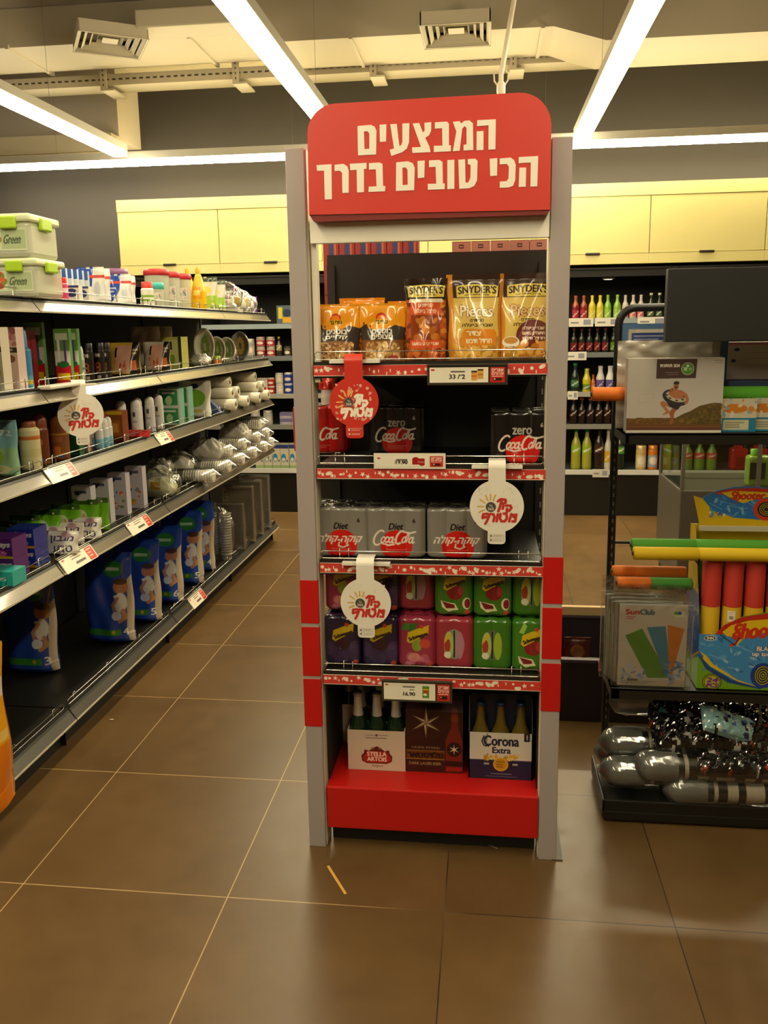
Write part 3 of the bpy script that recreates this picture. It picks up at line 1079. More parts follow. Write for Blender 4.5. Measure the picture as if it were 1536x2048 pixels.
# ------------------------------------------------------------------ round hanging shelf talkers
def talker(label, colour, x, y, z, r, rz, seed, strap_w=0.052, strap_h=0.05, red=False, lean=0.0):
    ink, sun, dots = ('f4ead6', 'f0a83a', 'd65a44') if red else ('c22a20', 'd9a640', 'dcd3c0')
    t = thing('shelf_talker', label, 'hanging sign', (x, y, z), rz, None)
    t.rotation_euler.y = lean
    pts = []
    tw = 0.024
    a0 = math.degrees(math.asin(min(0.9, tw / r)))
    sw = strap_w / 2
    b0 = math.degrees(math.asin(sw / r))
    for i in range(41):
        a = math.radians(-90 + a0 + (180 - a0 - b0) * i / 40)
        pts.append((r * math.cos(a), r * math.sin(a)))
    pts += [(sw, r + strap_h), (-sw, r + strap_h)]
    for i in range(41):
        a = math.radians(90 + b0 + (180 - a0 - b0) * i / 40)
        pts.append((r * math.cos(a), r * math.sin(a)))
    tl = -r - 0.032
    pts += [(-tw, tl + 0.008), (-tw + 0.003, tl + 0.002), (-tw + 0.01, tl), (tw - 0.01, tl), (tw - 0.003, tl + 0.002), (tw, tl + 0.008)]
    m = paint(colour, 0.35, coat=0.3)
    g = G()
    g.prism(pts, -0.0006, 0.0006, m)
    R = 50.0
    k = r / R
    c = Canvas(100, 100, 1.35, 'f0e9da')
    c.blobs(60, 12, 12, 88, 88, 1.2, 3.2, [dots], seed, 0.5)
    c.ell(39, 49, 9.5, 9.5, '4a423c')
    c.text(heb('כל'), 36.5, 49.5, 41.5, 54, 'e8dcc8', 0.2)
    c.text('365', 33.5, 43, 44.5, 48, 'e8dcc8', 0.2)
    for a in (70, 92, 114, 145, 178, 205):
        q = math.radians(a)
        c.line([(39 + 13.5 * math.cos(q), 49 + 13.5 * math.sin(q)), (39 + 24 * math.cos(q), 49 + 24 * math.sin(q))], 2.6, sun)
    # bold slanted brush lettering, two words
    B = lambda p: c.line(p, 4.9, ink)
    B([(52, 60), (57, 64), (66, 63), (66, 57), (58, 56)]); B([(59, 63), (56, 50), (53, 41)])
    B([(62, 52), (61, 46)])
    B([(67, 52), (75, 52), (77, 48), (73, 42)]); B([(69, 46), (68, 36)])
    B([(31, 30), (24, 28), (25, 35), (33, 36), (36, 32), (32, 22), (29, 17)])
    B([(38, 36), (44, 35), (46, 30), (44, 22)])
    B([(52, 35), (50, 22)])
    B([(57, 36), (56, 27), (59, 22), (65, 22), (69, 28), (68, 36), (63, 37)])
    B([(73, 22), (77, 36), (82, 30)]); B([(80, 34), (86, 35), (84, 22), (79, 22)])
    u = np.linspace(-r, r, c.a.shape[1] + 1)
    X, Z = np.meshgrid(u, u)
    g.cells(np.stack([X, np.full_like(X, -0.001), Z], -1), c.lin(), MATTE, c.m, smooth=False)
    c = Canvas(48, 26, 1.2, 'ffffff')
    ln = 'e06a54' if red else 'b4aa98'
    for y0 in (4, 15):
        for q in ((4, y0, 44, y0 + 0.9), (4, y0 + 7, 44, y0 + 7.9), (4, y0, 4.9, y0 + 8), (43.2, y0, 44, y0 + 8)):
            c.rect(*q, ln)
        c.ell(9, y0 + 4, 2.2, 2.2, '2b2522' if not red else 'e8d6c6')
        c.rect(15, y0 + 3, 38, y0 + 5, ln)
    H, W = c.a.shape[:2]
    X, Z = np.meshgrid(np.linspace(-tw, tw, W + 1), np.linspace(tl + 0.003, tl + 0.03, H + 1))
    g.cells(np.stack([X, np.full_like(X, -0.001), Z], -1), c.lin(), MATTE, c.m, smooth=False)
    g.build('card', t)
    g = G()
    n = 8
    P = []
    for i in range(n + 1):
        q = math.pi / 2 * i / n
        P.append([(sx * sw, 0.018 - 0.018 * math.cos(q), r + strap_h + 0.018 * math.sin(q)) for sx in (-1, 1)])
    P.append([(sx * sw, 0.05, r + strap_h + 0.018) for sx in (-1, 1)])
    g.grid(P, m)
    g.box(-0.068, 0.068, 0.016, 0.05, r + strap_h - 0.006, r + strap_h + 0.002, paint('e9e2d4', 0.4))
    g.build('clip', t)
    return t

talker('red round hanging sign below the snack shelf of the stand', 'cf3527', -0.352, 2.172, 1.350, 0.0665, 0.0, 3, 0.05, 0.042, True)
talker('white round hanging sign over the diet cola shelf, at right of the stand', 'eee7d8', 0.031, 2.172, 1.066, 0.0725, 0.0, 4, 0.046, 0.034, False)
talker('white round hanging sign in front of the purple soft drink packs', 'eee7d8', -0.332, 2.172, 0.786, 0.0715, 0.0, 5, 0.05, 0.037, False)

# ------------------------------------------------------------------ snacks on the top shelf
def nuts_bag(word1, word2, raw, seed):
    c = Canvas(130, 158, 0.72, 'eb9a14')
    c.ell(62, 120, 15, 13, 'c22a14'); c.ell(62, 118, 12, 10, 'eb7a14'); c.rect(44, 102, 82, 116, 'e2b012')
    c.text(heb('כפרי בר'), 46, 104, 80, 113, '3a1f10', 0.6)
    c.rect(12, 98, 16, 108, '5a3a14'); c.rect(30, 94, 33, 101, '5a3a14')
    band = [(0, 48), (0, 92), (10, 98), (22, 104), (26, 92), (44, 88), (70, 90), (86, 92), (100, 100), (116, 96), (130, 92), (130, 48)]
    c.poly(band, '3b322c')
    c.rect(0, 0, 130, 60, '3b322c' if raw else '7a4a22')
    c.text(heb(word1), 36, 76, 94, 88, 'efe6d4', 0.9, bend=2)
    c.text(heb(word2), 33, 61, 96, 74, 'efe6d4', 0.9, bend=2)
    c.poly([(14, 4), (14, 48), (24, 56), (65, 59), (106, 56), (116, 48), (116, 4)], '8a6034')
    c.blobs(190, 16, 2, 114, 52, 4, 7, ['d2ab6c', 'c2975a', 'e0c088', 'a87842', '8f5f34'], seed)
    if raw:
        c.blobs(60, 16, 2, 114, 52, 3, 6, ['8a5b3a', 'b98b5a', '6e4630'], seed + 1)
    c.ell(98, 12, 14, 7, 'b02a3a', 0.8)
    c.rect(0, 0, 130, 4, 'd9840f')
    def make():
        g = G(); bag(g, 0.128, 0.055, 0.158, c, 'd98a12', 0.05, seed)
        return g.build('snack_bag')
    return Kind(make, 'snack bag')
nutA = nuts_bag('בוטנים', 'קלויים', True, 3)
nutB = nuts_bag('בוטנים', 'מצופים', False, 8)
SZ = 1.4525
nutA.put(-0.408, 2.262, SZ, 'orange and black bag of roasted peanuts, front left on the top shelf of the stand', 0.03, tilt=(-0.05, 0.02))
nutB.put(-0.282, 2.262, SZ, 'orange and black bag of coated peanuts, beside the reddish pretzel pouch', -0.02, tilt=(-0.05, -0.02))
nutA.put(-0.352, 2.355, SZ, 'orange nut bag half hidden behind the roasted peanuts, tallest of the orange bags', 0.04, tilt=(-0.02, 0.0), scale=(1.05, 0.9, 1.12))
nutB.put(-0.215, 2.345, SZ, 'orange nut bag mostly hidden behind the pretzel pouch and coated peanuts', -0.05, tilt=(-0.02, -0.03), scale=(1, 0.9, 1.05))

def snyder(kind, seed):
    W, H = (115, 222) if kind == 'pouch' else (150, 230)
    c = Canvas(W, H, 0.72, 'c25a26' if kind == 'pouch' else 'dcbc62')
    if kind == 'pouch':
        c.blobs(170, 0, 0, W, H, 5, 11, ['b4551f', '93401a', 'cf6f2a', '7d3416', 'd98a3a'], seed)
        c.rect(0, 165, W, H, '33231a')
        c.poly([(18, 40), (14, 160), (100, 160), (96, 40)], '8a3c18')
        c.blobs(16, 26, 60, 88, 118, 9, 13, ['c8792e', 'b4621f', 'd99148'], seed + 3)
        c.rect(14, 125, 100, 163, 'd2552a')
        c.poly([(8, 158), (12, 168), (104, 168), (108, 158)], 'ece0c0')
        c.text(heb('סניידרס'), 36, 146, 78, 155, 'f2dcc0', 0.5)
        c.text(heb('פרצל בייגלה'), 26, 130, 88, 142, 'f2dcc0', 0.5)
        c.rect(14, 36, 102, 58, 'd2552a')
        c.text(heb('שברי קרם בטעם'), 20, 42, 94, 52, 'f2dcc0', 0.5)
        yb = 168
    else:
        c.rect(0, H - 62, W, H, '3a281e')
        c.rect(0, 0, 16, H, 'd98f2c'); c.rect(W - 10, 0, W, H, 'c47a24')
        c.rect(16, 0, W - 10, 60, 'd9a53e')
        c.blobs(50, 18, 0, W - 12, 62, 6, 13, ['d08a34', 'e4b45a', 'c2782a', 'b8862e'], seed)
        for b, cc in ((3.4, '7a4a20'), (1.2, 'efe0b0' if kind == 'a' else 'd8b47a')):
            c.text('Pieces', 34, 118, 126, 148, cc, b)
        c.text(heb('סניידרס'), 62, 104, 100, 112, '3a2a18', 0.5)
        c.text(heb('שברי בייגלה'), 40, 92, 126, 101, '3a2a18', 0.5)
        if kind == 'a':
            c.poly([(38, 42), (38, 74), (48, 86), (130, 84), (136, 74), (132, 42)], 'e08a24')
            c.text(heb('צדר'), 52, 68, 92, 80, 'f8ecd0', 0.8)
            c.text(heb('חרדל ודבש'), 52, 48, 122, 62, 'f8ecd0', 0.5)
        else:
            c.ell(98, 68, 50, 40, '6a2c22')
            for i, wd in enumerate(('שברי בייגלה', 'מתובלים בטעם', 'חרדל ודבש')):
                c.text(heb(wd), 66, 82 - i * 13, 128, 91 - i * 13, 'f0dcc6', 0.5)
            c.ell(34, 50, 24, 15, 'efe8da'); c.ell(34, 54, 19, 9, 'c88f3a')
            c.blobs(20, 55, 20, 140, 50, 7, 12, ['d8923a', 'b8702a', 'e2ac52'], seed + 2)
        yb = H - 66
    h0 = yb + 4 if kind == 'pouch' else yb + 6
    x0, x1 = (8, W - 6) if kind == 'pouch' else (26, W - 14)
    c.poly([(x0 - 2, h0 - 2), (x0 - 2, h0 + 30), (x0 + 8, h0 + 34), (W / 2, h0 + 38), (x1 - 8, h0 + 34), (x1 + 2, h0 + 30), (x1 + 2, h0 - 2)], '241a14')
    c.poly([(x0, h0), (x0, h0 + 28), (x0 + 8, h0 + 31), (W / 2, h0 + 34), (x1 - 8, h0 + 31), (x1, h0 + 28), (x1, h0)], 'e4cc5c')
    c.text("SNYDER'S", x0 + 5, h0 + 8, x1 - 5, h0 + 27, '2c1e14', 0.9, bend=3)
    c.text('OF HANOVER', x0 + 22, h0 + 2.5, x1 - 22, h0 + 7, '4a3418', 0.3, bend=2)
    def make():
        g = G()
        if kind == 'pouch':
            bag(g, 0.114, 0.06, 0.222, c, '6a3216', 0.09, seed, wr=0.004)
        else:
            bag(g, 0.15, 0.07, 0.23, c, 'c98a34', 0.07, seed, wr=0.004)
        return g.build('snack_bag')
    return Kind(make, 'snack bag')
snyder('pouch', 5).put(-0.163, 2.262, SZ, 'reddish-brown pretzel pouch, narrower than the yellow bags beside it', 0.0, tilt=(-0.03, 0))
snyder('a', 6).put(-0.031, 2.266, SZ, 'yellow pretzel pieces bag with an orange label, second bag from the right', 0.02, tilt=(-0.04, 0.01))
snyder('b', 7).put(0.105, 2.272, SZ, 'yellow pretzel pieces bag with a maroon label and white bowl, against the right post', -0.05, tilt=(-0.04, -0.01))

# ------------------------------------------------------------------ cola packs
def cola_pack(kind):
    base = {'diet': '837e76', 'dieth': '837e76', 'zero': '191413', 'red': 'a81410'}[kind]
    c = Canvas(174, 147, 0.66, base)
    if kind != 'red':
        c.ell(90, 36, 46, 46, 'd01c16')
    if kind == 'red':
        c.ell(80, 50, 60, 62, 'b8120e')
    if kind == 'dieth':
        c.text(heb('קוקה-קולה'), 18, 38, 144, 68, 'e6d8c8', 1.2, shear=0.35)
        c.line([(110, 36), (96, 30), (82, 34), (84, 44)], 4, 'e6d8c8')
    else:
        coke(c, 24, 36, 124, 'e6d8c8', 4.4)
    if kind in ('diet', 'dieth'):
        c.text('Diet', 68, 84, 108, 102, '1c1614', 0.9, shear=0.25)
    if kind == 'zero':
        c.text('zero', 62, 84, 114, 102, 'b8b0a6', 1.0)
    if kind != 'red':
        c.text('6', 138, 104, 145, 116, '2a1c18' if kind != 'zero' else 'b8b0a6', 0.8)
    c.lines(2, 60, 16, 122, 28, 'e08a78', 0.3)
    g = G(); canpack(g, 0.172, 0.115, 0.147, c, base, 3, 2, '3c3a37' if 'diet' in kind else base)  # diet film top coloured dark to imitate shade under the shelf above
    # can tops under the film
    for i in range(3):
        for j in range(2):
            g.lathe([(0.024, 0.1455), (0.026, 0.147), (0.024, 0.1485), (0.022, 0.147)], paint('5a5853', 0.4, 0.6), seg=18, at=(-0.0575 + 0.0575 * i, -0.0287 + 0.0575 * j, 0.0), caps=False)
    return g.build('can_multipack')
K = {k: Kind(lambda k=k: cola_pack(k), 'drink pack') for k in ('diet', 'dieth', 'zero', 'red')}
z = 1.1685
K['red'].put(-0.505, 2.50, z, 'red cola can pack at the back left of the cola shelf', 0.0)
K['zero'].put(-0.268, 2.49, z, 'black zero cola can pack at the back of the shelf, left of the middle', 0.0)
K['zero'].put(0.098, 2.30, z, 'black zero cola can pack at the front right of the cola shelf', -0.03)
z = 0.8965
K['dieth'].put(-0.413, 2.30, z, 'silver diet cola pack with Hebrew lettering, against the left post', 0.0)
K['diet'].put(-0.254, 2.30, z, 'silver diet cola pack with Latin script lettering, in the middle of three', 0.0)
K['dieth'].put(-0.079, 2.30, z, 'silver diet cola pack with Hebrew lettering, partly behind the white round sign', 0.02)
g = G()
bagc = Canvas(60, 90, 0.6, 'b8201a'); bagc.poly([(10, 20), (30, 80), (52, 30)], 'd8483a')
bag(g, 0.06, 0.03, 0.085, bagc, 'a81c18', 0.05, 4)
g.lathe([(0.02, -0.06), (0.022, -0.03), (0.02, 0.0)], CLOUDY, seg=14)
g.xf(Matrix.Translation((0, 0, 0.06)))
g.build('snack_packet', None, 'small red packet with a clear base hung at the back left of the cola shelf', 'packet', loc=(-0.487, 2.5, 1.30))
g = G(); g.tube([(-0.487, 2.595, 1.42), (-0.487, 2.47, 1.425), (-0.487, 2.46, 1.435)], 0.003, CHROME)
g.tube([(-0.487, 2.5, 1.42), (-0.487, 2.5, 1.385)], 0.0015, CHROME)
g.build('peg_hook', None, 'chrome peg hook holding the small red packet', 'hook')

# ------------------------------------------------------------------ fruit soda packs
def soda_pack(base, kind, dark=False):
    c = Canvas(112, 158, 0.72, base)
    if kind == 'purple':
        c.blobs(14, 5, 5, 105, 70, 14, 24, ['3e2c52', '4c3a62', '5a4468'], 3, 0.6)
        c.ell(58, 72, 22, 20, '3a1420', 0.8)
    if kind == 'pink':
        c.poly([(8, 120), (20, 142), (38, 136), (30, 118)], '3f7a2c'); c.poly([(30, 100), (36, 140), (58, 138), (50, 112)], '2f6a26')
        c.ell(56, 74, 15, 22, '8a9a3a'); c.ell(80, 78, 16, 14, 'c8483a'); c.ell(48, 34, 18, 14, 'd88a70'); c.blobs(10, 20, 8, 100, 40, 8, 16, ['d0708a', 'd88a98'], 5, 0.5)
    if kind == 'green':
        c.ell(60, 74, 24, 24, '8a1c20'); c.ell(76, 78, 8, 14, 'a83a3a')
        c.poly([(18, 48), (60, 38), (70, 20), (40, 14), (22, 28)], 'e4dcb0'); c.poly([(22, 46), (58, 34), (60, 24), (34, 24)], '7a1c24')
        c.ell(94, 40, 13, 18, 'e4dcb0'); c.ell(96, 40, 9, 14, '8a2028')
        c.poly([(20, 120), (34, 150), (44, 140), (34, 116)], '9ac060')
    if kind == 'hole':
        c.ell(56, 78, 30, 46, '5a6a4a' if base < '9' else '8a8a7a')
        c.ell(40, 76, 14, 42, 'b0c070'); c.ell(72, 76, 12, 42, '98b030' if base < '9' else 'b07a8a')
        c.rect(54, 36, 58, 120, '1a2414'); c.ell(36, 74, 9, 22, 'a83a2a'); c.ell(36, 46, 10, 10, 'e4dcc0')
        c.poly([(28, 82), (46, 104), (46, 116), (30, 96)], 'd8b620')
    else:
        c.poly([(26, 84), (30, 112), (92, 136), (90, 108), (36, 78)], 'd4b41c')
        c.text('Schweppes', 32, 91, 90, 106, '2a2012', 1.2, rot=0.36)
        c.ell(70, 130, 6, 6, 'c04030')
        c.ell(96, 14, 9, 8, 'c84a30')
        c.lines(1, 36, 6, 78, 12, '2c3a1c', 0.6)
    g = G(); canpack(g, 0.111, 0.165, 0.157, c, base, 2, 3, base, bump=0.004, rnd=0.016)
    return g.build('can_multipack')
PUR, PNK, GRN = '2a1e40', '9c3048', '38701a'  # soda pack colours darkened, with the shelf's shade put into them
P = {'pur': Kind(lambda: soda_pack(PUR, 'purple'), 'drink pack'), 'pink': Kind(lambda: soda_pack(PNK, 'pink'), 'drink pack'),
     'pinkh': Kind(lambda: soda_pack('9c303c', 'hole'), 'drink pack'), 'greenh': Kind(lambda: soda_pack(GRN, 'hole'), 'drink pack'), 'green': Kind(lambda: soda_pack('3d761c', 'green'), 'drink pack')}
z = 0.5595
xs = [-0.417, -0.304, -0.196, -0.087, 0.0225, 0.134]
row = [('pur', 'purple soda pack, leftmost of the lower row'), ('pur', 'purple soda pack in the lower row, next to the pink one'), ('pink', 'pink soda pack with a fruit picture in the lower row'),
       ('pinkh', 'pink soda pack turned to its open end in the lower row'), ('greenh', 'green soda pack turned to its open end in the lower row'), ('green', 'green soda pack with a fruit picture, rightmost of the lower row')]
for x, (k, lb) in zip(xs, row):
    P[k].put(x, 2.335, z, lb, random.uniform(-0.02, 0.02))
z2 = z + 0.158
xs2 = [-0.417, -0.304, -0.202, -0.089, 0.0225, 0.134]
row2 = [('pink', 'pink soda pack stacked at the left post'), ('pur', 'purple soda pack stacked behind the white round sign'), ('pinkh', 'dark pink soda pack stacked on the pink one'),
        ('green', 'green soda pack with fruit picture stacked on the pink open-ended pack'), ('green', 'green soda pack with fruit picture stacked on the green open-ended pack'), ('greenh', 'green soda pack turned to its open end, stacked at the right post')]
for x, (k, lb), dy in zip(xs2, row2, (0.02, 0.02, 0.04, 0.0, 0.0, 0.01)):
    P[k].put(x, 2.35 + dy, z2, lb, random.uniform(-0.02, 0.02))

# ------------------------------------------------------------------ beer at the bottom
def carton(cv, w, d, h, side, hi=None, inner='6a5a4a'):
    """open-topped bottle carrier with a raised middle wall and dividers"""
    g = G()
    t = 0.003
    mat = SATIN
    g.print_xz(cv, -w / 2, w / 2, -d / 2, 0, h, mat)
    q = lambda p, c: g.add(p, [(0, 1, 2, 3)], mat, c)
    g.box(-w / 2, w / 2, -d / 2 + 0.0005, -d / 2 + t, 0, h - 0.001, mat, inner)
    g.box(-w / 2, w / 2, d / 2 - t, d / 2, 0, h, mat, side)
    hb = hi or h
    for s in (-1, 1):
        P = [(-d / 2, 0), (d / 2, 0), (d / 2, h), (0.018, hb), (-0.018, hb), (-d / 2, h)]
        V = [(s * w / 2 - s * tt, y, z) for tt in (0, t) for y, z in P]
        g.add(V, [list(range(6)), list(range(6, 12))[::-1]], mat, side)
        g.add(V, [(i, (i + 1) % 6, (i + 1) % 6 + 6, i + 6) for i in range(6)], mat, side)
    g.box(-w / 2 + t, w / 2 - t, -0.0015, 0.0015, 0.0, hb, mat, side)
    g.box(-w / 2 + t, w / 2 - t, -d / 2 + t, d / 2 - t, 0, t, mat, inner)
    for k in (-1, 1):
        g.box(k * w / 6 - 0.001, k * w / 6 + 0.001, -d / 2 + t, d / 2 - t, t, h * 0.8, mat, inner)
    return g

def beer_bottle(glass, foil, cap, h=0.24, r=0.029, foil_h=0.075, neck_label=None):
    t = thing('beer_bottle')
    g = G()
    gm = paint(glass, 0.08, coat=0.5, spec=0.6)
    pr = [(r * 0.9, 0), (r, 0.004), (r, h * 0.52), (r * 0.92, h * 0.6), (r * 0.55, h * 0.7), (r * 0.46, h * 0.78), (r * 0.42, h * 0.95), (r * 0.47, h * 0.955), (r * 0.47, h * 0.98)]
    g.lathe(pr, gm, seg=20)
    g.build('glass_body', t)
    g = G()
    if foil:
        g.lathe([(r * 0.585, h - foil_h), (r * 0.5, h - foil_h + 0.015), (r * 0.455, h * 0.94), (r * 0.46, h * 0.95)], paint(foil, 0.3, 0.3), seg=20, caps=False)
        g.build('neck_foil', t)
    g = G()
    g.lathe([(r * 0.52, h * 0.955), (r * 0.53, h * 0.975), (r * 0.47, h), (0.0001, h * 1.002)], paint(cap, 0.3, 0.7), seg=20)
    g.build('cap', t)
    return t

# first carrier: white and red
c = Canvas(178, 132, 0.72, 'd8c6b0')
c.poly([(44, 30), (42, 48), (50, 56), (52, 68), (66, 64), (78, 74), (90, 80), (102, 74), (114, 64), (128, 68), (130, 56), (138, 48), (136, 30), (120, 22), (60, 22)], '5a1a12')
c.poly([(48, 32), (47, 46), (56, 54), (57, 63), (123, 63), (124, 54), (133, 46), (132, 32), (118, 25), (62, 25)], 'b02418')
c.text('STELLA', 60, 47, 120, 61, 'f0e2cc', 0.9); c.text('ARTOIS', 60, 30, 120, 44, 'f0e2cc', 0.9)
c.ell(78, 72, 5, 4, '9a5a3a'); c.ell(100, 72, 5, 4, '9a5a3a')
c.text('Belgium', 74, 10, 108, 19, '8a6a52', 0.2, shear=0.2)
c.line([(56, 116), (84, 116)], 1.2, '4a3a30'); c.line([(96, 116), (124, 116)], 1.2, '4a3a30'); c.ell(90, 116, 4, 4, '6a4a38'); c.lines(1, 56, 105, 124, 109, '6a5a4a', 0.6)
STEL = carton(c, 0.178, 0.122, 0.132, 'd8c6b0')
STEL = Kind(lambda g=STEL: g.build('bottle_carrier'), 'beer carton')
GB = Kind(lambda: beer_bottle('16301c', 'cfc6b2', 'b8b0a0'), 'beer bottle')
def fill(kind, x, y, rz, word, where, zz=0.2035, sx=0.059, sy=0.058, grp='beer bottles'):
    for j in range(2):
        for i in range(3):
            dx, dy = (i - 1) * sx, (j - 0.5) * sy
            pos = ('left', 'middle', 'right')[i]
            kind.put(x + dx * math.cos(rz) - dy * math.sin(rz), y + dx * math.sin(rz) + dy * math.cos(rz), zz,
                     f'{word}, {"front" if j == 0 else "back"} {pos} one in {where}', rz, grp)
STEL.put(-0.328, 2.362, 0.2005, 'white beer carrier with a red oval logo, at the front left of the red base')
fill(GB, -0.328, 2.362, 0, 'green bottle with pale neck foil', 'the front white carrier', grp='bottles in the front white carrier')
STEL.put(-0.385, 2.53, 0.2005, 'white beer carrier in the back row, showing left of the front white one', 0.0)
fill(GB, -0.385, 2.53, 0, 'green bottle with pale neck foil', 'the back white carrier', grp='bottles in the back white carrier')

# second: dark red closed carton with a star
c = Canvas(174, 245, 0.72, '35140f')
c.blobs(60, 0, 0, 174, 245, 20, 40, ['3e1610', '2c100c', '461a12'], 4, 0.35)
sx, sy = 62, 162
pts = star_pts(sx, sy, 50, 11, 6, 90)
for i in range(12):
    a, b = pts[i], pts[(i + 1) % 12]
    c.poly([(sx, sy), a, b], 'd8c49a' if i % 2 else '7a6038')
c.rect(0, 42, 118, 72, '6a3c12'); c.rect(0, 42, 118, 44, 'b08a3a'); c.rect(0, 70, 118, 72, 'b08a3a')
c.text(heb('גולדסטאר'), 5, 48, 114, 67, '1c0d08', 1.6)
c.text('DARK LAGER BEER', 10, 24, 108, 33, 'a88a5a', 0.3); c.text('UNFILTERED', 18, 78, 104, 84, 'a88a5a', 0.2)
c.poly([(122, 4), (122, 110), (138, 150), (140, 210), (158, 210), (160, 150), (172, 110), (172, 4)], '7a2410')
c.ell(147, 78, 22, 24, '2a0e0a'); c.poly(star_pts(147, 78, 18, 4, 6), 'e0cfa8'); c.rect(122, 22, 172, 40, '2a0e0a'); c.rect(122, 8, 172, 18, 'a01c14')
c.ell(149, 180, 12, 12, '8a3a14')
g = G()
boxp(g, 0.174, 0.115, 0.2, None, '2c100c', mat=SATIN)
g2 = G()
H, W = c.a.shape[:2]
# front folds inwards at the top to a handle
v = np.linspace(0, 0.245, H + 1)
Y = -0.0576 + np.clip(v - 0.2, 0, 1) * 0.9
X, _ = np.meshgrid(np.linspace(-0.087, 0.087, W + 1), v)
Zg = np.broadcast_to(v[:, None], X.shape)
g.cells(np.stack([X, np.broadcast_to(Y[:, None], X.shape), Zg], -1), c.lin(), SATIN)
g.add([(-0.087, 0.0575, 0.2), (0.087, 0.0575, 0.2), (0.087, -0.017, 0.245), (-0.087, -0.017, 0.245)], [(0, 1, 2, 3)], SATIN, '2c100c')
for s in (-1, 1):
    g.add([(s * 0.087, -0.0575, 0.2), (s * 0.087, 0.0575, 0.2), (s * 0.087, -0.017, 0.245)], [(0, 1, 2)], SATIN, '2c100c')
g.build('beer_carton', None, 'dark red beer carton with a big pale star, between the white carriers', 'beer carton', loc=(-0.15, 2.362, 0.2005))

# third: white and navy carrier
c = Canvas(192, 150, 0.72, 'd9d0c0')
c.rect(0, 0, 192, 62, '1c2140'); c.rect(0, 60, 192, 62, '3a4060')
c.text('Corona', 46, 108, 150, 140, '1a1f3a', 1.5)
c.line([(46, 138), (40, 122), (46, 108), (60, 106)], 4, '1a1f3a'); c.line([(56, 146), (52, 104)], 2, '1a1f3a')
c.text('Extra', 72, 84, 126, 103, '1a1f3a', 1.2)
c.blobs(20, 46, 64, 84, 78, 3, 7, ['d8a83a', 'e8c468', 'c08a2a'], 4); c.blobs(20, 110, 64, 148, 78, 3, 7, ['d8a83a', 'e8c468', 'c08a2a'], 6)
c.ell(97, 48, 23, 22, 'e0ac28'); c.ell(97, 48, 19, 18, 'c89020'); c.lines(3, 84, 36, 110, 60, '5a4210', 0.35)
c.rect(46, 46, 62, 52, 'b0a890'); c.rect(132, 46, 148, 52, 'b0a890'); c.lines(1, 66, 14, 132, 20, '8a88a0', 0.5); c.lines(1, 50, 6, 150, 11, '6a6880', 0.5)
c.rect(166, 124, 184, 150, '1a1a24'); c.rect(173, 130, 177, 146, 'cfc6b4')
COR = carton(c, 0.190, 0.128, 0.150, '2a2e46', hi=0.245, inner='4a4438')
COR.build('bottle_carrier', None, 'white and navy beer carrier with gold crown, at the right of the red base', 'beer carton', loc=(0.050, 2.348, 0.2005))
CB = Kind(lambda: beer_bottle('6e5a1c', None, '3a4a6a', h=0.232, r=0.0285), 'beer bottle')
fill(CB, 0.050, 2.348, 0, 'clear yellow beer bottle', 'the navy carrier', sx=0.06, sy=0.06, grp='bottles in the navy carrier')

# ------------------------------------------------------------------ things on the far side of the stand, seen above its back panel
c = Canvas(60, 300, 0.35, 'a83a3a')
c.rect(22, 0, 40, 300, '3a4a78'); c.rect(44, 0, 48, 300, 'c8905a'); c.rect(0, 0, 3, 300, '7a2424'); c.rect(0, 120, 60, 126, '7a2424')
def mk():
    g = G(); boxp(g, 0.05, 0.05, 0.30, c, 'a03434', mat=MATTE); return g.build('snack_carton')
kd = Kind(mk, 'carton')
for i in range(6):
    kd.put(-0.498 + i * 0.0515, 2.70, 1.53, f'red and blue striped carton behind the stand, {ORD[i]} from the left', 0, 'red and blue cartons behind the stand')
c = Canvas(60, 60, 0.5, 'b87a6a'); c.rect(22, 38, 38, 50, '3a2a26'); c.rect(24, 42, 36, 46, 'b87a6a'); c.rect(0, 58, 60, 60, '8a5448')
def mk():
    g = G(); boxp(g, 0.059, 0.06, 0.06, c, 'b07060', mat=MATTE); return g.build('hook_card_box')
kd = Kind(mk, 'carton')
for i in range(5):
    kd.put(-0.08 + i * 0.061, 2.72, 1.752, f'pinkish box with a dark hook slot behind the stand, {ORD[i]} from the left', 0, 'pinkish boxes behind the stand')
rs = thing('rear_shelf', 'black shelf unit standing back to back with the red stand, mostly hidden', 'shelf unit', (-0.16, 2.74, 0))
g = G()
g.box(-0.39, 0.39, -0.1, 0.14, 1.515, 1.53, BLACKM)
g.box(0.04, 0.39, -0.07, 0.14, 1.53, 1.752, BLACKM)
g.build('shelf', rs)
g = G()
for x in (-0.34, 0.33):
    g.box(x, x + 0.03, 0.1, 0.13, 0, 1.515, BLACKM)
g.build('upright', rs)

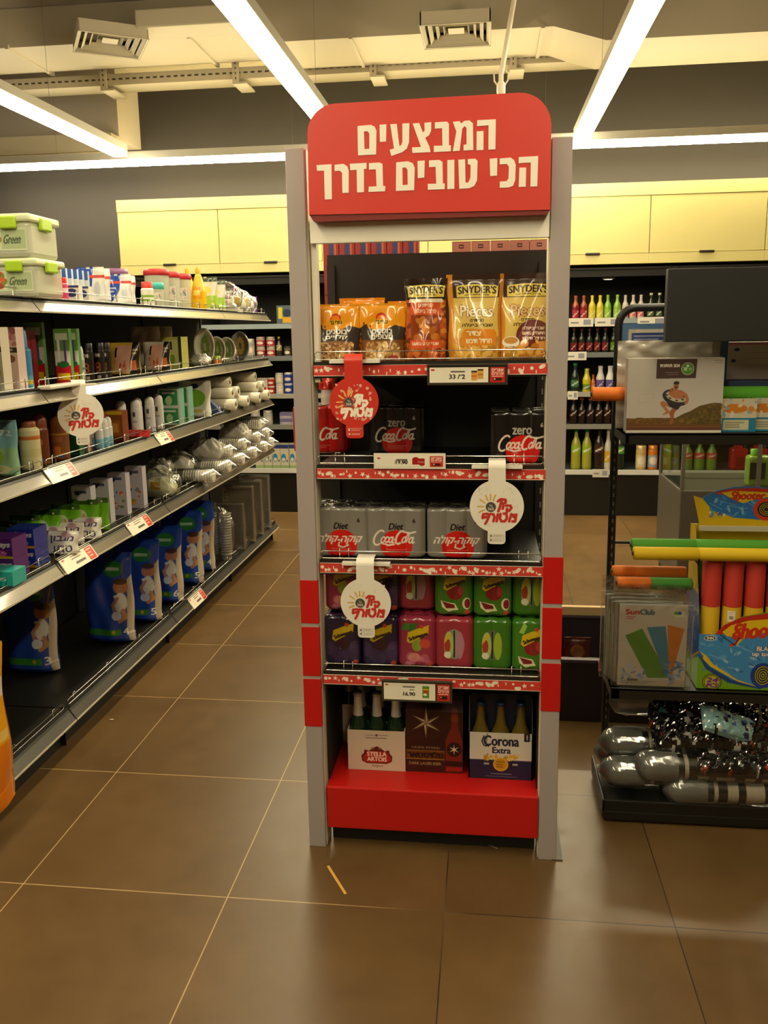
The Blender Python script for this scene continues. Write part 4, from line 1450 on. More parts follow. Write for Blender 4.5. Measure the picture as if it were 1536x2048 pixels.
# ================================================================== LEFT AISLE SHELVING
GX = -1.55
HP = math.pi / 2
LEV = (1.665, 1.352, 1.067, 0.720, 0.150)
RAILM = paint('8f8675', 0.22, 0.45, coat=0.5)
def make_section():
    t = thing('aisle_shelf_section')
    w = 0.5135
    g = G()
    g.box(-0.52, -0.508, -w, w, 0.05, 1.672, BLACKM)
    for z in (0.4, 0.9, 1.2, 1.5):
        g.box(-0.508, -0.506, -w, w, z, z + 0.002, paint('0c0b0a', 0.6))
    g.build('back_panel', t)
    g = G()
    g.box(-0.53, -0.50, w - 0.001, w + 0.003, 0, 1.70, BLACKM); g.box(-0.5, -0.03, w - 0.001, w + 0.0025, 0.0, 0.13, BLACKM)
    g.build('upright', t)
    g = G()
    g.box(-0.50, -0.045, -w, w, 0.0, 0.10, paint('0f0e0c', 0.5))
    g.build('plinth', t)
    for k, z in enumerate(LEV):
        g = G()
        g.box(-0.506, -0.012, -w, w, z - 0.02, z, BLACK)
        s = g.build('shelf', t)
        g = G()
        m = (RAILM if k < 2 else paint('574e3f', 0.3, 0.3, coat=0.4)) if k < 4 else paint('4c4842', 0.3, 0.2, coat=0.4)  # lower rails get darker colours, standing in for the dimmer light down there
        # slanted clear-fronted price channel
        g.add([(-0.014, -w, z + 0.001), (-0.014, w, z + 0.001), (0.018, w, z - 0.044), (0.018, -w, z - 0.044),
               (-0.018, -w, z - 0.004), (-0.018, w, z - 0.004), (0.014, w, z - 0.046), (0.014, -w, z - 0.046)],
              [(0, 3, 2, 1), (4, 5, 6, 7), (0, 1, 5, 4), (3, 7, 6, 2), (0, 4, 7, 3), (1, 2, 6, 5)], m)
        g.box(0.012, 0.021, -w, w, z - 0.049, z - 0.043, paint('d8cfb8', 0.25, 0.3))
        g.box(-0.017, -0.006, -w, w, z, z + 0.004, BLACK)
        g.add([(-0.0135, -w, z + 0.0022), (-0.0135, w, z + 0.0022), (-0.0035, w, z - 0.0118), (-0.0035, -w, z - 0.0118)], [(0, 3, 2, 1)], BLACK)
        g.build('price_rail', s)
        g = G()
        r = 0.0016
        h = 0.028 if k < 4 else 0.022
        y0, y1, x = -w + 0.012, w - 0.012, -0.02
        g.tube([(x, y0 + 0.005, z + 0.006), (x, y0, z + 0.011), (x, y0, z + h), (x, y0 + 0.005, z + h + 0.004), (x, y1 - 0.005, z + h + 0.004), (x, y1, z + h), (x, y1, z + 0.011), (x, y1 - 0.005, z + 0.006)], r, CHROME, closed=True)
        for yy in (y0 + 0.06, -0.16, 0.17, y1 - 0.06):
            g.tube([(x - 0.003, yy - 0.012, z - 0.0), (x - 0.003, yy - 0.012, z + h + 0.011), (x - 0.003, yy + 0.012, z + h + 0.011), (x - 0.003, yy + 0.012, z)], r, CHROME)
        if k < 4:
            g.build('wire_fence', s)
        else:
            g.build('wire_fence', s)
    return t
sec = Kind(make_section, 'shelf unit')
for i, (y, lb) in enumerate(((1.17, 'cut by the left edge of the photo'), (2.205, 'nearest one, beside the orange bag'), (3.24, 'with the blue nappy packs'), (4.275, 'with the green and white boxes'), (5.29, 'farthest one, with rolls and foil trays'))):
    if i == 0:
        continue
    sec.put(GX, y, 0, 'black aisle shelf section with chrome wire edges, ' + lb, 0)

def at(g_or_kind, y, lev, label, x=-1.645, rz=HP, group=None, tilt=(0, 0), scale=None, dz=0.0):
    return g_or_kind.put(x, y, LEV[lev - 1] + 0.0008 + dz, label, rz, group, tilt, scale)

def simple(cat, name, fn):
    def mk():
        g = G()
        fn(g)
        return g.build(name)
    return Kind(mk, cat)

# -- little makers -------------------------------------------------
def can_shape(r, h, body, cap, caph, bands=(), cvf=None, dome=False, neck=0.85):
    def mk():
        t = thing('spray_can')
        g = G()
        c = Canvas(100, 100, 0.42, body)
        for z0, z1, cc in bands:
            c.rect(0, z0 * 100, 100, z1 * 100, cc)
        if cvf:
            cvf(c)
        zt = h - caph
        g.lathe([(r * 0.93, 0), (r, 0.003), (r, zt * 0.94), (r * neck, zt)], GLOSS, cv=c, seg=24)
        g.build('body', t)
        g = G()
        if dome:
            pr = [(r * neck, zt), (r * neck, zt + caph * 0.55), (r * neck * 0.8, zt + caph * 0.85), (r * neck * 0.4, h), (0.0001, h)]
        else:
            pr = [(r * neck, zt), (r * neck, h - 0.003), (r * neck * 0.92, h), (0.0001, h)]
        g.lathe(pr, paint(cap, 0.35), seg=20)
        g.build('cap', t)
        return t
    return mk

def lidded_tub(w, d, h, lid, print_=True, body='dfe0c8', r=None):
    def mk():
        t = thing('storage_tub')
        g = G()
        bm_ = paint(body, 0.25, alpha=0.62)
        if r:
            g.lathe([(r * 0.86, 0), (r * 0.9, 0.004), (r, h - 0.03), (r, h - 0.028)], bm_, seg=28)
        else:
            g.box(-w / 2 + 0.008, w / 2 - 0.008, -d / 2 + 0.008, d / 2 - 0.008, 0, h - 0.02, bm_, bevel=0.014)
        if print_ and not r:
            c = Canvas(130, 60, 0.45, 'b8c498')
            c.rect(0, 0, 130, 60, 'c9cfae')
            c.blobs(26, 2, 6, 60, 50, 6, 12, ['c8622a', 'd8a02a', 'a83a24', '6a8a2a', 'e2c468'], 4)
            c.rect(66, 4, 128, 54, 'a9b78a')
            c.text('Green', 70, 18, 112, 42, '3c4a2c', 0.6, shear=0.25)
            g.print_xz(c, -w * 0.16, w * 0.44, -d / 2 + 0.0065, h * 0.16, h * 0.68, MATTE)
            H, W = c.a.shape[:2]
            Yg, Z = np.meshgrid(np.linspace(d * 0.36, -d * 0.36, W + 1), np.linspace(h * 0.16, h * 0.68, H + 1))
            g.cells(np.stack([np.full_like(Yg, -w / 2 + 0.0065), Yg, Z], -1), c.lin(), MATTE, smooth=False)
        if print_ and r:
            c = Canvas(60, 40, 0.5, 'd8d2c0'); c.blobs(10, 4, 4, 56, 36, 3, 7, ['b8b0a0', '6a7a8a', 'c8a0a0'], 3)
            H, W = c.a.shape[:2]
            th = np.linspace(-2.4, -0.7, W + 1); z = np.linspace(h * 0.25, h * 0.6, H + 1)
            T_, Z_ = np.meshgrid(th, z)
            g.cells(np.stack([r * 0.975 * np.cos(T_), r * 0.975 * np.sin(T_), Z_], -1), c.lin(), MATTE)
        g.build('tub_body', t)
        g = G()
        if r:
            g.lathe([(r * 0.98, h - 0.032), (r * 1.06, h - 0.03), (r * 1.07, h - 0.012), (r * 1.0, h - 0.003), (r * 0.9, h), (0.0001, h)], paint(lid, 0.4), seg=28)
        else:
            g.box(-w / 2, w / 2, -d / 2, d / 2, h - 0.025, h, paint(lid, 0.35, alpha=0.75) if lid == 'cfdc9a' else paint(lid, 0.35), bevel=0.008)
            for s in (-1, 1):
                for k in (-0.25, 0.25):
                    g.box(k * w - 0.03, k * w + 0.03, s * d / 2 - 0.007, s * d / 2 + 0.007, h - 0.045, h - 0.008, paint('a8cc28', 0.35), bevel=0.005)
                g.box(s * w / 2 - 0.007, s * w / 2 + 0.007, -0.035, 0.035, h - 0.045, h - 0.008, paint('a8cc28', 0.35), bevel=0.005)
        g.build('lid', t)
        return t
    return mk

def carton_kind(name, w, d, h, base, draw=None, res=0.45, side=None, cat='box', mat=None, top=None, sidedraw=False):
    def mk():
        c = Canvas(w * 1000, h * 1000, res, base)
        if draw:
            draw(c, w * 1000, h * 1000)
        g = G()
        lc = None
        if sidedraw:
            lc = Canvas(d * 1000, h * 1000, res, side or base)
            draw(lc, d * 1000, h * 1000)
        boxp(g, w, d, h, c, side or base, top, mat or GLOSS, lcv=lc)
        return g.build(name)
    return Kind(mk, cat)

def bag_kind(name, w, d, h, base, draw=None, res=0.42, back=None, seal=0.05, seed=1, cat='bag', wr=0.003, flatb=0.75, mat=None):
    def mk():
        c = Canvas(w * 1000, h * 1000, res, base)
        if draw:
            draw(c, w * 1000, h * 1000)
        g = G()
        bag(g, w, d, h, c, back or base, seal, seed, mat=mat, wr=wr, flatb=flatb)
        return g.build(name)
    return Kind(mk, cat)

# -- top shelf ------------------------------------------------------
tub = Kind(lidded_tub(0.31, 0.2, 0.128, 'd6dcb4'), 'container')
at(tub, 2.745, 1, 'clear clip-lid food container with lime clips, lower of the stacked two')
at(tub, 2.735, 1, 'clear clip-lid food container with lime clips, upper of the stacked two', dz=0.129, scale=(0.98, 1, 1.1))
pb = Kind(can_shape(0.019, 0.088, 'e2507a', 'd01f2a', 0.022, ((0, 0.12, 'f0c8d0'), (0.45, 0.72, 'f6d8dc'))), 'bottle')
at(pb, 2.955, 1, 'small pink bottle with a red cap, right beside the food containers', x=-1.60)
at(pb, 3.02, 1, 'small pink bottle with a red cap, next to the blue blister cards', x=-1.60)
def d_blis(c, w, h):
    c.rect(0, h * .72, w, h, '2a5cb0'); c.rect(0, 0, w, h * .2, '3468b8'); c.rect(w * .38, h * .16, w * .62, h * .9, '2f78c8'); c.rect(w * .42, h * .5, w * .58, h * .86, 'e8ecf0'); c.lines(1, w * .2, h * .03, w * .8, h * .14, 'f2f2f2', .6)
bl = carton_kind('blister_card', 0.055, 0.014, 0.130, 'dfe3e6', d_blis, cat='package', side='cfd6dc')
for i in range(6):
    at(bl, 3.075 + i * 0.045, 1, f'blue and white blister card leaning on the top aisle shelf, {ORD[i]} from the left', x=-1.66, rz=0.85, tilt=(-0.12, -0.14), group='leaning blister cards')
def d_navy(c, w, h):
    c.ell(w * .5, h * .55, w * .38, h * .26, '23306e'); c.rect(0, h * .85, w, h, '2c3a80')
nv = carton_kind('small_box', 0.06, 0.03, 0.062, 'e4e0d6', d_navy, cat='box')
at(nv, 3.10, 1, 'low navy and white box in front of the blister cards, left one', x=-1.6)
at(nv, 3.18, 1, 'low navy and white box in front of the blister cards, right one', x=-1.6)
def d_bw(c, w, h):
    c.poly([(0, 0), (0, h), (w * .62, h), (w * .62, h * .5), (w * .45, h * .22), (w * .2, h * .05)], '2244a0')
    c.rect(0, h * .70, w, h * .78, 'd0443a'); c.lines(2, w * .12, h * .4, w * .5, h * .6, 'eef0f4', .6); c.ell(w * .8, h * .4, w * .12, h * .2, 'c8ccd0')
bw = bag_kind('cotton_pack', 0.125, 0.05, 0.15, 'e6e4de', d_bw, cat='package')
at(bw, 3.34, 1, 'blue and white pack with a hanging tab, left one on the top aisle shelf', rz=HP - 0.25)
at(bw, 3.425, 1, 'blue and white pack tucked against the left hanging-tab pack', rz=HP - 0.1, x=-1.66)
at(bw, 3.60, 1, 'blue and white pack with a hanging tab, in front of the lime-lidded tub', rz=HP - 0.25, scale=(1, 1, 0.92))
at(bw, 3.68, 1, 'white and blue pack leaning against the right hanging-tab pack', rz=HP, scale=(1, 1, 0.9), x=-1.66)
tl = Kind(lidded_tub(0, 0, 0.165, 'c2d41c', False, r=0.062), 'container')
at(tl, 3.70, 1, 'clear round tub with a lime lid behind the blue packs', x=-1.80)
rc = Kind(can_shape(0.03, 0.115, 'e2ddd0', 'cf3a2e', 0.03, ((0.3, 0.62, '7fae3a'), (0.4, 0.5, 'e8e4d8'))), 'bottle')
at(rc, 3.815, 1, 'small white bottle with red cap and green label on the top aisle shelf', x=-1.6)
tq = Kind(lidded_tub(0, 0, 0.118, '4cc0bc', True, r=0.028), 'container')
at(tq, 3.935, 1, 'small clear jar with a turquoise lid in front of the red-lidded tubs', x=-1.595)
pu = Kind(lidded_tub(0, 0, 0.185, '8a5a8a', False, r=0.055), 'container')
at(pu, 3.90, 1, 'clear round tub with a purple lid, behind the red-lidded ones', x=-1.79)
rt_ = Kind(lidded_tub(0, 0, 0.19, 'c8313a', True, r=0.06), 'container')
at(rt_, 4.05, 1, 'largest clear round tub with a red lid on the top aisle shelf')
at(rt_, 4.235, 1, 'middle clear tub with a red lid, in the row of three', scale=(0.8, 0.8, 1.0))
at(rt_, 4.395, 1, 'right clear tub with a red lid, next to the yellow bottle', scale=(0.82, 0.82, 1.0))
def mk_yel():
    t = thing('detergent_bottle')
    g = G()
    c = Canvas(100, 100, 0.3, 'e8b80c'); c.rect(36, 30, 64, 64, 'e89a10'); c.rect(42, 40, 58, 54, 'f2d85a')
    g.lathe([(0.036, 0), (0.04, 0.006), (0.04, 0.1), (0.03, 0.15), (0.018, 0.19), (0.012, 0.2)], GLOSS, cv=c, seg=24)
    g.build('body', t)
    g = G(); g.lathe([(0.013, 0.2), (0.013, 0.225), (0.007, 0.24), (0.0001, 0.241)], paint('e6b01a', 0.35), seg=16); g.build('cap', t)
    return t
yb = Kind(mk_yel, 'bottle')
at(yb, 4.56, 1, 'yellow pointed bottle in front on the top aisle shelf', x=-1.61)
at(yb, 4.64, 1, 'yellow pointed bottle behind the front yellow one', x=-1.70, scale=1.02)
def d_wg(c, w, h):
    c.rect(0, h * .1, w, h * .45, '9ac23a'); c.ell(w * .5, h * .6, w * .25, h * .12, 'd8d060'); c.rect(0, h * .85, w, h, '44503a'); c.blobs(8, 5, 5, w - 5, h * .5, 4, 10, ['e8e4d4', 'd8d060', '6a8a4a'], 4)
wg = bag_kind('sponge_pack', 0.13, 0.07, 0.20, 'd6d2c2', d_wg, cat='package')
at(wg, 4.80, 1, 'white and green sponge pack right of the yellow bottles')
at(wg, 4.95, 1, 'white and green sponge pack next to the clear bags', rz=HP - 0.1, scale=(1, 1, 0.95))

def crumple(g, w, d, h, mat, seed, n=26, amp=0.012, col=None):
    """a loose film bag: lumpy closed sheet"""
    R = random.Random(seed)
    ks = [(R.uniform(3, 16), R.uniform(3, 16), R.uniform(0, 6), R.uniform(0.3, 1)) for _ in range(9)]
    th = np.linspace(0, 2 * np.pi, n * 2 + 1)[:-1]
    v = np.linspace(0, 1, n + 1)
    T, V = np.meshgrid(th, v)
    prof = np.clip(np.sin(np.pi * (0.12 + 0.86 * V)), 0, 1) ** 0.6
    nz = sum(a * np.sin(k1 * np.cos(T) * 1.3 + k2 * V + p) * np.cos(k2 * np.sin(T) + k1 * V) for k1, k2, p, a in ks)
    sq = 1 / np.maximum(np.abs(np.cos(T)), np.abs(np.sin(T))) ** 0.55
    r = 1 + amp * 9 * nz / 5
    P = np.stack([w / 2 * np.cos(T) * prof * r * sq, d / 2 * np.sin(T) * prof * r * sq, h * V + amp * 0.5 * nz * (V > 0.05) * (V < 0.97)], -1)
    g.grid(P, mat, col, True, closed=True)
    g.add(P[0], list(range(len(th)))[::-1], mat, col)
    g.add(P[-1], list(range(len(th))), mat, col)
    return g

WFILM = paint('d2cdc0', 0.18, coat=0.6, alpha=0.75)
def film_bag(name, w, d, h, seed, inner=None, mat=None):
    def mk():
        t = thing(name)
        g = G(); crumple(g, w, d, h, mat or CLEAR, seed); g.build('film', t)
        g = G(); inner(g) if inner else crumple(g, w * 0.8, d * 0.8, h * 0.8, paint('cdc8ba', 0.4), seed + 1, 14); g.build('contents', t)
        return t
    return Kind(mk, 'bag')
def in_balls(g):
    R = random.Random(3)
    for i in range(24):
        a, b = i % 6, i // 6
        g.lathe([(0.0001, -0.012), (0.009, -0.008), (0.012, 0), (0.009, 0.008), (0.0001, 0.012)], paint('8a4a6a' if (a + b) % 2 else 'cfc8ba', 0.4), seg=10, at=((a - 2.5) * 0.026, (b - 1.5) * 0.022, 0.03 + 0.022 * a), caps=False)
    g.box(-0.09, 0.09, -0.055, 0.055, 0.0, 0.02, paint('b8b2a4', 0.4))
at(film_bag('clothes_peg_bag', 0.2, 0.14, 0.19, 4, in_balls), 5.16, 1, 'clear bag with rows of purple and white pegs, tilted up on the top aisle shelf', tilt=(-0.1, -0.35))
def in_yel(g):
    crumple(g, 0.13, 0.09, 0.11, paint('d8d3c6', 0.4), 7, 14)
    g.box(0.01, 0.05, -0.062, -0.058, 0.05, 0.1, paint('e8c820', 0.5))
at(film_bag('sponge_bag', 0.2, 0.14, 0.16, 9, in_yel), 5.36, 1, 'clear bag with a yellow tag near the far end of the top aisle shelf')
at(film_bag('sponge_bag', 0.18, 0.13, 0.13, 12, in_yel), 5.55, 1, 'smaller clear bag right at the far end, beside the purple bag')
at(bag_kind('purple_bag', 0.1, 0.06, 0.12, '5a2c7a', None, cat='bag'), 5.70, 1, 'small purple bag at the far end of the top aisle shelf')

# -- second shelf ---------------------------------------------------
def d_or(c, w, h):
    c.rect(0, h * .78, w, h, 'd8a04a'); c.rect(0, h * .62, w, h * .7, '4a4a2c'); c.ell(w * .4, h * .42, w * .3, h * .14, 'e89a2c'); c.ell(w * .7, h * .3, w * .2, h * .08, 'f0c04a'); c.lines(4, w * .2, h * .05, w * .8, h * .16, '6a5a4a')
def d_fl(c, w, h):
    c.rect(0, h * .6, w, h * .68, '3a3a2a'); c.lines(1, w * .15, h * .62, w * .85, h * .665, 'e8e0d0', .7); c.blobs(14, 5, h * .7, w - 5, h - 4, 6, 14, ['d88a90', 'e0a8a4', 'b86a78'], 3); c.ell(w * .7, h * .5, w * .2, h * .06, '8a5a4a'); c.lines(4, w * .2, h * .05, w * .8, h * .16, '8a7a7a')
at(carton_kind('soap_carton', 0.075, 0.05, 0.215, 'ece2cc', d_or, sidedraw=True), 2.615, 2, 'tall white and orange soap carton at the left edge, second aisle shelf')
at(carton_kind('soap_carton', 0.085, 0.05, 0.215, 'e6ccc4', d_fl, sidedraw=True), 2.70, 2, 'tall pale pink soap carton with flowers, beside the orange one')
at(Kind(can_shape(0.026, 0.215, '3f86b8', '4a92c4', 0.07, ((0, 0.3, '58a8c8'), (0.1, 0.2, 'd8c838')), dome=True, neck=0.6), 'bottle'), 2.785, 2, 'blue bottle between the pink soap carton and the dark red tubes')
def d_tp(c, w, h):
    c.rect(0, h * .55, w, h, '2a5a2a'); c.rect(0, h * .48, w, h * .55, 'd8d0c0')
tp = carton_kind('toothpaste_carton', 0.03, 0.04, 0.205, '8a1c20', d_tp, sidedraw=True)
for i in range(4):
    at(tp, 2.832 + i * 0.031, 2, f'dark red and green toothpaste carton standing upright, {ORD[i]} from the left', x=-1.70, group='upright toothpaste cartons')
def d_tb(c, w, h):
    c.rect(0, h * .6, w, h, '6a9a4a'); c.rect(0, 0, w, h * .34, 'c8202a'); c.rect(w * .1, h * .08, w * .9, h * .2, 'e8c428'); c.ell(w * .5, h * .36, w * .4, h * .06, '2c7a3a'); c.rect(w * .2, h * .4, w * .35, h * .9, 'e8ecf0'); c.rect(w * .6, h * .4, w * .75, h * .9, '6a4a9a'); c.rect(w * .1, h * .8, w * .9, h * .92, 'cfe0c0')
tb = carton_kind('toothbrush_pack', 0.062, 0.02, 0.21, 'd8dcc8', d_tb, cat='package', side='5a8a4a')
at(tb, 2.985, 2, 'red and green toothbrush pack, left of the front pair', x=-1.60, rz=0.9)
at(tb, 3.05, 2, 'red and green toothbrush pack, right of the front pair', x=-1.60, rz=0.9)
at(tb, 3.00, 2, 'green-topped toothbrush pack standing behind the front pair', x=-1.72, rz=0.9, scale=(1.2, 1, 1.12))
at(Kind(can_shape(0.021, 0.145, 'b4b4b0', 'd2d2ce', 0.05, ((0.5, 0.6, '6a7a7a'),), dome=True), 'spray can'), 3.14, 2, 'grey spray can between toothbrush packs and the black cans', x=-1.62)
def d_ax(c):
    for ox in (0,):
        c.ell(50, 42, 9, 17, 'c85a1c'); c.ell(50, 42, 5.5, 11, '181412'); c.ell(50, 42, 2.5, 5, 'd8742c')
        c.text('AXE', 40, 76, 60, 88, 'd8d2c8', 0.8); c.rect(45, 4, 58, 14, 'b8a898')
axe = Kind(can_shape(0.0215, 0.153, '1c1816', '141210', 0.03, ((0.0, 0.02, '8a8680'),), d_ax, neck=0.95), 'spray can')
for y, lb in ((3.215, 'leftmost one'), (3.315, 'middle one'), (3.375, 'right one, next to the yellow pack')):
    at(axe, y, 2, 'black body spray can with orange ring, ' + lb, x=-1.62, rz=0.45)
def d_paper(col):
    def f(c, w, h):
        c.rect(w * .36, h * .08, w * .8, h * .9, 'e0a890'); c.blobs(9, w * .32, h * .12, w * .7, h * .5, 6, 11, ['c8543a', 'd87a54', 'b8402c'], 3)
        c.rect(w * .82, 0, w, h, '1c1812'); c.lines(2, w * .84, h * .62, w * .97, h * .82, 'e8dcc4', .6); c.rect(w * .84, h * .15, w * .96, h * .45, 'c8622a'); c.rect(w * .34, h * .55, w * .4, h * .85, '2a2418')
    return f
at(bag_kind('napkin_pack', 0.27, 0.15, 0.148, 'cfa93a', d_paper(0), seal=0.02, wr=0.002, flatb=0.95, cat='napkin pack'), 3.66, 2, 'yellow napkin pack with a coral picture, next to the black cans', rz=0.7, x=-1.67, scale=(0.6, 0.85, 1))
at(bag_kind('napkin_pack', 0.27, 0.15, 0.146, 'cfc6b4', d_paper(1), seal=0.02, wr=0.002, flatb=0.95, cat='napkin pack'), 4.05, 2, 'white napkin pack with a coral picture on the second aisle shelf', rz=0.7, x=-1.67, scale=(0.53, 0.85, 1))
def d_lm(c, w, h):
    c.rect(w * .35, h * .1, w * .8, h * .9, 'd6d88a'); c.ell(w * .5, h * .3, w * .14, h * .15, '8ab02c'); c.rect(w * .38, h * .6, w * .5, h * .85, '2a2c18'); c.rect(w * .84, 0, w, h, '24301a')
at(carton_kind('napkin_pack', 0.2, 0.1, 0.168, 'c8c468', d_lm, cat='napkin pack', sidedraw=False), 4.31, 2, 'lime and white napkin pack right of the white one', rz=0.8, x=-1.67, scale=(0.52, 1, 1))
def d_w(c, w, h):
    c.rect(w * .1, h * .55, w * .9, h * .62, 'd8cfc0'); c.rect(w * .3, h * .65, w * .7, h * .8, 'b8aca0')
wt = bag_kind('tissue_pack', 0.16, 0.1, 0.225, 'c9c0ae', d_w, seal=0.03, cat='package')
at(wt, 4.30, 2, 'tall white tissue pack behind the lime napkin pack', x=-1.83)
at(wt, 4.48, 2, 'tall white tissue pack at the back, right of the other tall one', x=-1.83)
at(film_bag('candle_bag', 0.15, 0.09, 0.065, 3), 4.52, 2, 'low white bundle in film in front of the oval dishes', x=-1.62)
def dish(seed, foil=False):
    def mk():
        g = G()
        rim = 'b8b4aa' if foil else 'd6d0b8'
        m = paint(rim, 0.25 if foil else 0.45, 0.7 if foil else 0)
        w, h = 0.075, 0.1
        n = 32
        th = np.linspace(0, 2 * np.pi, n + 1)[:-1]
        P = []
        for s, y in ((1.0, 0.0), (0.98, -0.006), (0.82, 0.004), (0.7, 0.022), (0.4, 0.024), (0.001, 0.024)):
            P.append(np.stack([w * s * np.cos(th), np.full(n, y), h + h * s * np.sin(th)], -1))
        g.grid(np.array(P), m, None, True, closed=True)
        P2 = [np.stack([w * s * np.cos(th), np.full(n, y), h + h * s * np.sin(th)], -1) for s, y in ((1.0, 0.001), (0.83, 0.006), (0.71, 0.025), (0.001, 0.027))]
        g.grid(np.array(P2), m, None, True, closed=True)
        lf = paint('7e9a3c' if not foil else 'c9a84a', 0.5)
        for i in range(9):
            a = i * 0.7 + seed
            cx, cz = 0.02 * math.cos(a), h + 0.045 * math.sin(a)
            g.add([(cx - 0.012, 0.019, cz - 0.02), (cx + 0.012, 0.018, cz - 0.012), (cx + 0.006, 0.017, cz + 0.026), (cx - 0.01, 0.018, cz + 0.01)], [(0, 1, 2, 3)], lf)
        return g.build('oval_dish')
    return Kind(mk, 'dish')
at(dish(1), 4.70, 2, 'tallest oval dish with a green leaf pattern, leaning back', rz=0.75, tilt=(-0.15, -0.08), scale=(0.85, 1, 1.08))
at(Kind(can_shape(0.028, 0.05, 'b86a2a', '8a9a3a', 0.02), 'jar'), 4.78, 2, 'small orange-brown jar at the foot of the oval dishes', x=-1.6)
d2 = dish(2)
at(d2, 4.92, 2, 'oval dish with green leaves, second in the leaning row', rz=0.75, tilt=(-0.15, -0.12), scale=(0.78, 1, 0.83))
at(d2, 5.12, 2, 'oval dish with green leaves, third in the leaning row', rz=0.75, tilt=(-0.15, -0.16), scale=(0.78, 1, 0.8))
at(dish(3, True), 5.40, 2, 'shiny silver oval dish leaning at the far end of the second aisle shelf', rz=0.8, tilt=(-0.15, -0.32), scale=(0.9, 1, 0.98))

# -- third shelf ----------------------------------------------------
def d_ap(c, w, h):
    c.rect(0, h * .5, w, h, '8ac0c8'); c.rect(0, 0, w, h * .5, '9ac89a'); c.ell(w * .35, h * .35, w * .3, h * .15, '8ab838'); c.ell(w * .6, h * .12, w * .25, h * .08, 'd8dca0'); c.text('72', w * .5, h * .72, w * .85, h * .82, 'e8f0f0', 1)
at(bag_kind('wipes_pack', 0.12, 0.06, 0.19, '8ac0c8', d_ap, cat='package'), 2.60, 3, 'pale blue and green wipes pack with apples at the left edge')
at(Kind(can_shape(0.036, 0.17, 'd8cf9e', '8a4a24', 0.02, ((0.72, 0.8, 'c8702c'), (0.3, 0.5, 'cfc48a')), neck=0.7), 'bottle'), 2.73, 3, 'cream bottle with an orange band and brown cap, third aisle shelf', x=-1.62)
def d_sun(c):
    c.ell(52, 30, 8, 12, 'd87a2a'); c.rect(40, 55, 62, 70, 'a8683a'); c.ell(60, 12, 5, 5, '3a5aa8')
br = Kind(can_shape(0.03, 0.185, '6a3418', '7a3c1c', 0.05, ((0.0, 0.1, '8a4a20'),), d_sun, dome=True, neck=0.9), 'bottle')
at(br, 2.835, 3, 'dark brown sun oil bottle, left of the lighter brown one', x=-1.64)
at(Kind(can_shape(0.034, 0.172, '8f5426', 'a8682c', 0.045, ((0.15, 0.22, 'c88a3a'), (0.75, 0.8, 'd8a04a')), d_sun, dome=True, neck=0.9), 'bottle'), 2.955, 3, 'lighter brown sun oil bottle with golden cap, left of the round sign', x=-1.63)
at(carton_kind('green_box', 0.085, 0.04, 0.112, '2c6a3c', None), 3.07, 3, 'plain green box half hidden behind the left round sign')
at(carton_kind('small_carton', 0.06, 0.04, 0.08, 'a88078', None), 3.16, 3, 'small pinkish box below the left round sign')
def d_ro(c):
    c.rect(0, 0, 100, 50, '8ac4dc'); c.lines(2, 42, 18, 58, 36, '2a6a9a', .5)
ro = Kind(can_shape(0.0185, 0.122, 'dfe4e4', 'ecebe4', 0.04, (), d_ro, dome=True), 'roll-on deodorant')
for y, x, lb in ((3.235, -1.61, 'front left one'), (3.29, -1.61, 'front middle one'), (3.345, -1.62, 'front right one with greenish label'), (3.27, -1.67, 'one in the second row')):
    at(ro, y, 3, 'white roll-on deodorant with a pale blue label, ' + lb, x=x)
def d_tan(c, w, h):
    c.rect(0, h * .88, w, h, 'd8b42a'); c.rect(w * .1, h * .2, w * .9, h * .7, 'a8602a'); c.rect(w * .5, h * .3, w * .8, h * .6, 'd89a4a'); c.rect(0, 0, w, h * .12, '5a2c14')
tn = carton_kind('tan_carton', 0.1, 0.06, 0.137, '8a4a22', d_tan, sidedraw=True)
at(tn, 3.41, 3, 'brown and yellow carton behind the roll-ons', x=-1.72)
at(tn, 3.475, 3, 'brown and yellow carton left of the white spray cans', x=-1.65)
def d_ws(c):
    c.ell(50, 78, 4, 9, '3a3a44'); c.lines(1, 42, 44, 58, 60, '8a8a98', .4); c.ell(50, 26, 5, 9, 'c8c0cc')
ws = Kind(can_shape(0.0245, 0.17, 'd9d6d2', 'dedbd6', 0.04, (), d_ws, dome=True, neck=0.92), 'spray can')
for i, (y, x) in enumerate(((3.57, -1.66), (3.66, -1.63), (3.745, -1.66), (3.82, -1.63), (3.93, -1.63), (3.98, -1.66))):
    at(ws, y, 3, f'white spray can in the row left of the green boxes, {ORD[i]} from the left', x=x, rz=0.6, group='white spray cans')
at(bag_kind('red_sachet', 0.11, 0.02, 0.035, 'c83a3c', None), 3.60, 3, 'low pinkish red sachet in front of the white spray cans', x=-1.595)
def d_gb(c, w, h):
    c.rect(w * .08, h * .08, w * .92, h * .92, '2c9a54'); c.rect(w * .2, h * .7, w * .8, h * .82, 'e4eee0'); c.ell(w * .5, h * .35, w * .16, h * .26, 'c8e0a8')
gb = carton_kind('green_white_box', 0.115, 0.07, 0.094, 'e4e8d8', d_gb, side='8fbfae')
for i, y in enumerate((4.14, 4.275)):
    for j in range(2):
        at(gb, y, 3, f'green and white box, {"lower" if j == 0 else "upper"} one of the {"left" if i == 0 else "right"} stack', dz=j * 0.0945)
def d_rd(c, w, h):
    c.ell(w * .5, h * .52, w * .36, h * .24, '7cb82c'); c.rect(w * .25, h * .14, w * .75, h * .22, 'd8c060'); c.ell(w * .5, h * .86, w * .12, h * .06, '2a4a8a'); c.line([(w * .25, h * .55), (w * .25, h * .8)], 3, 'd8a04a')
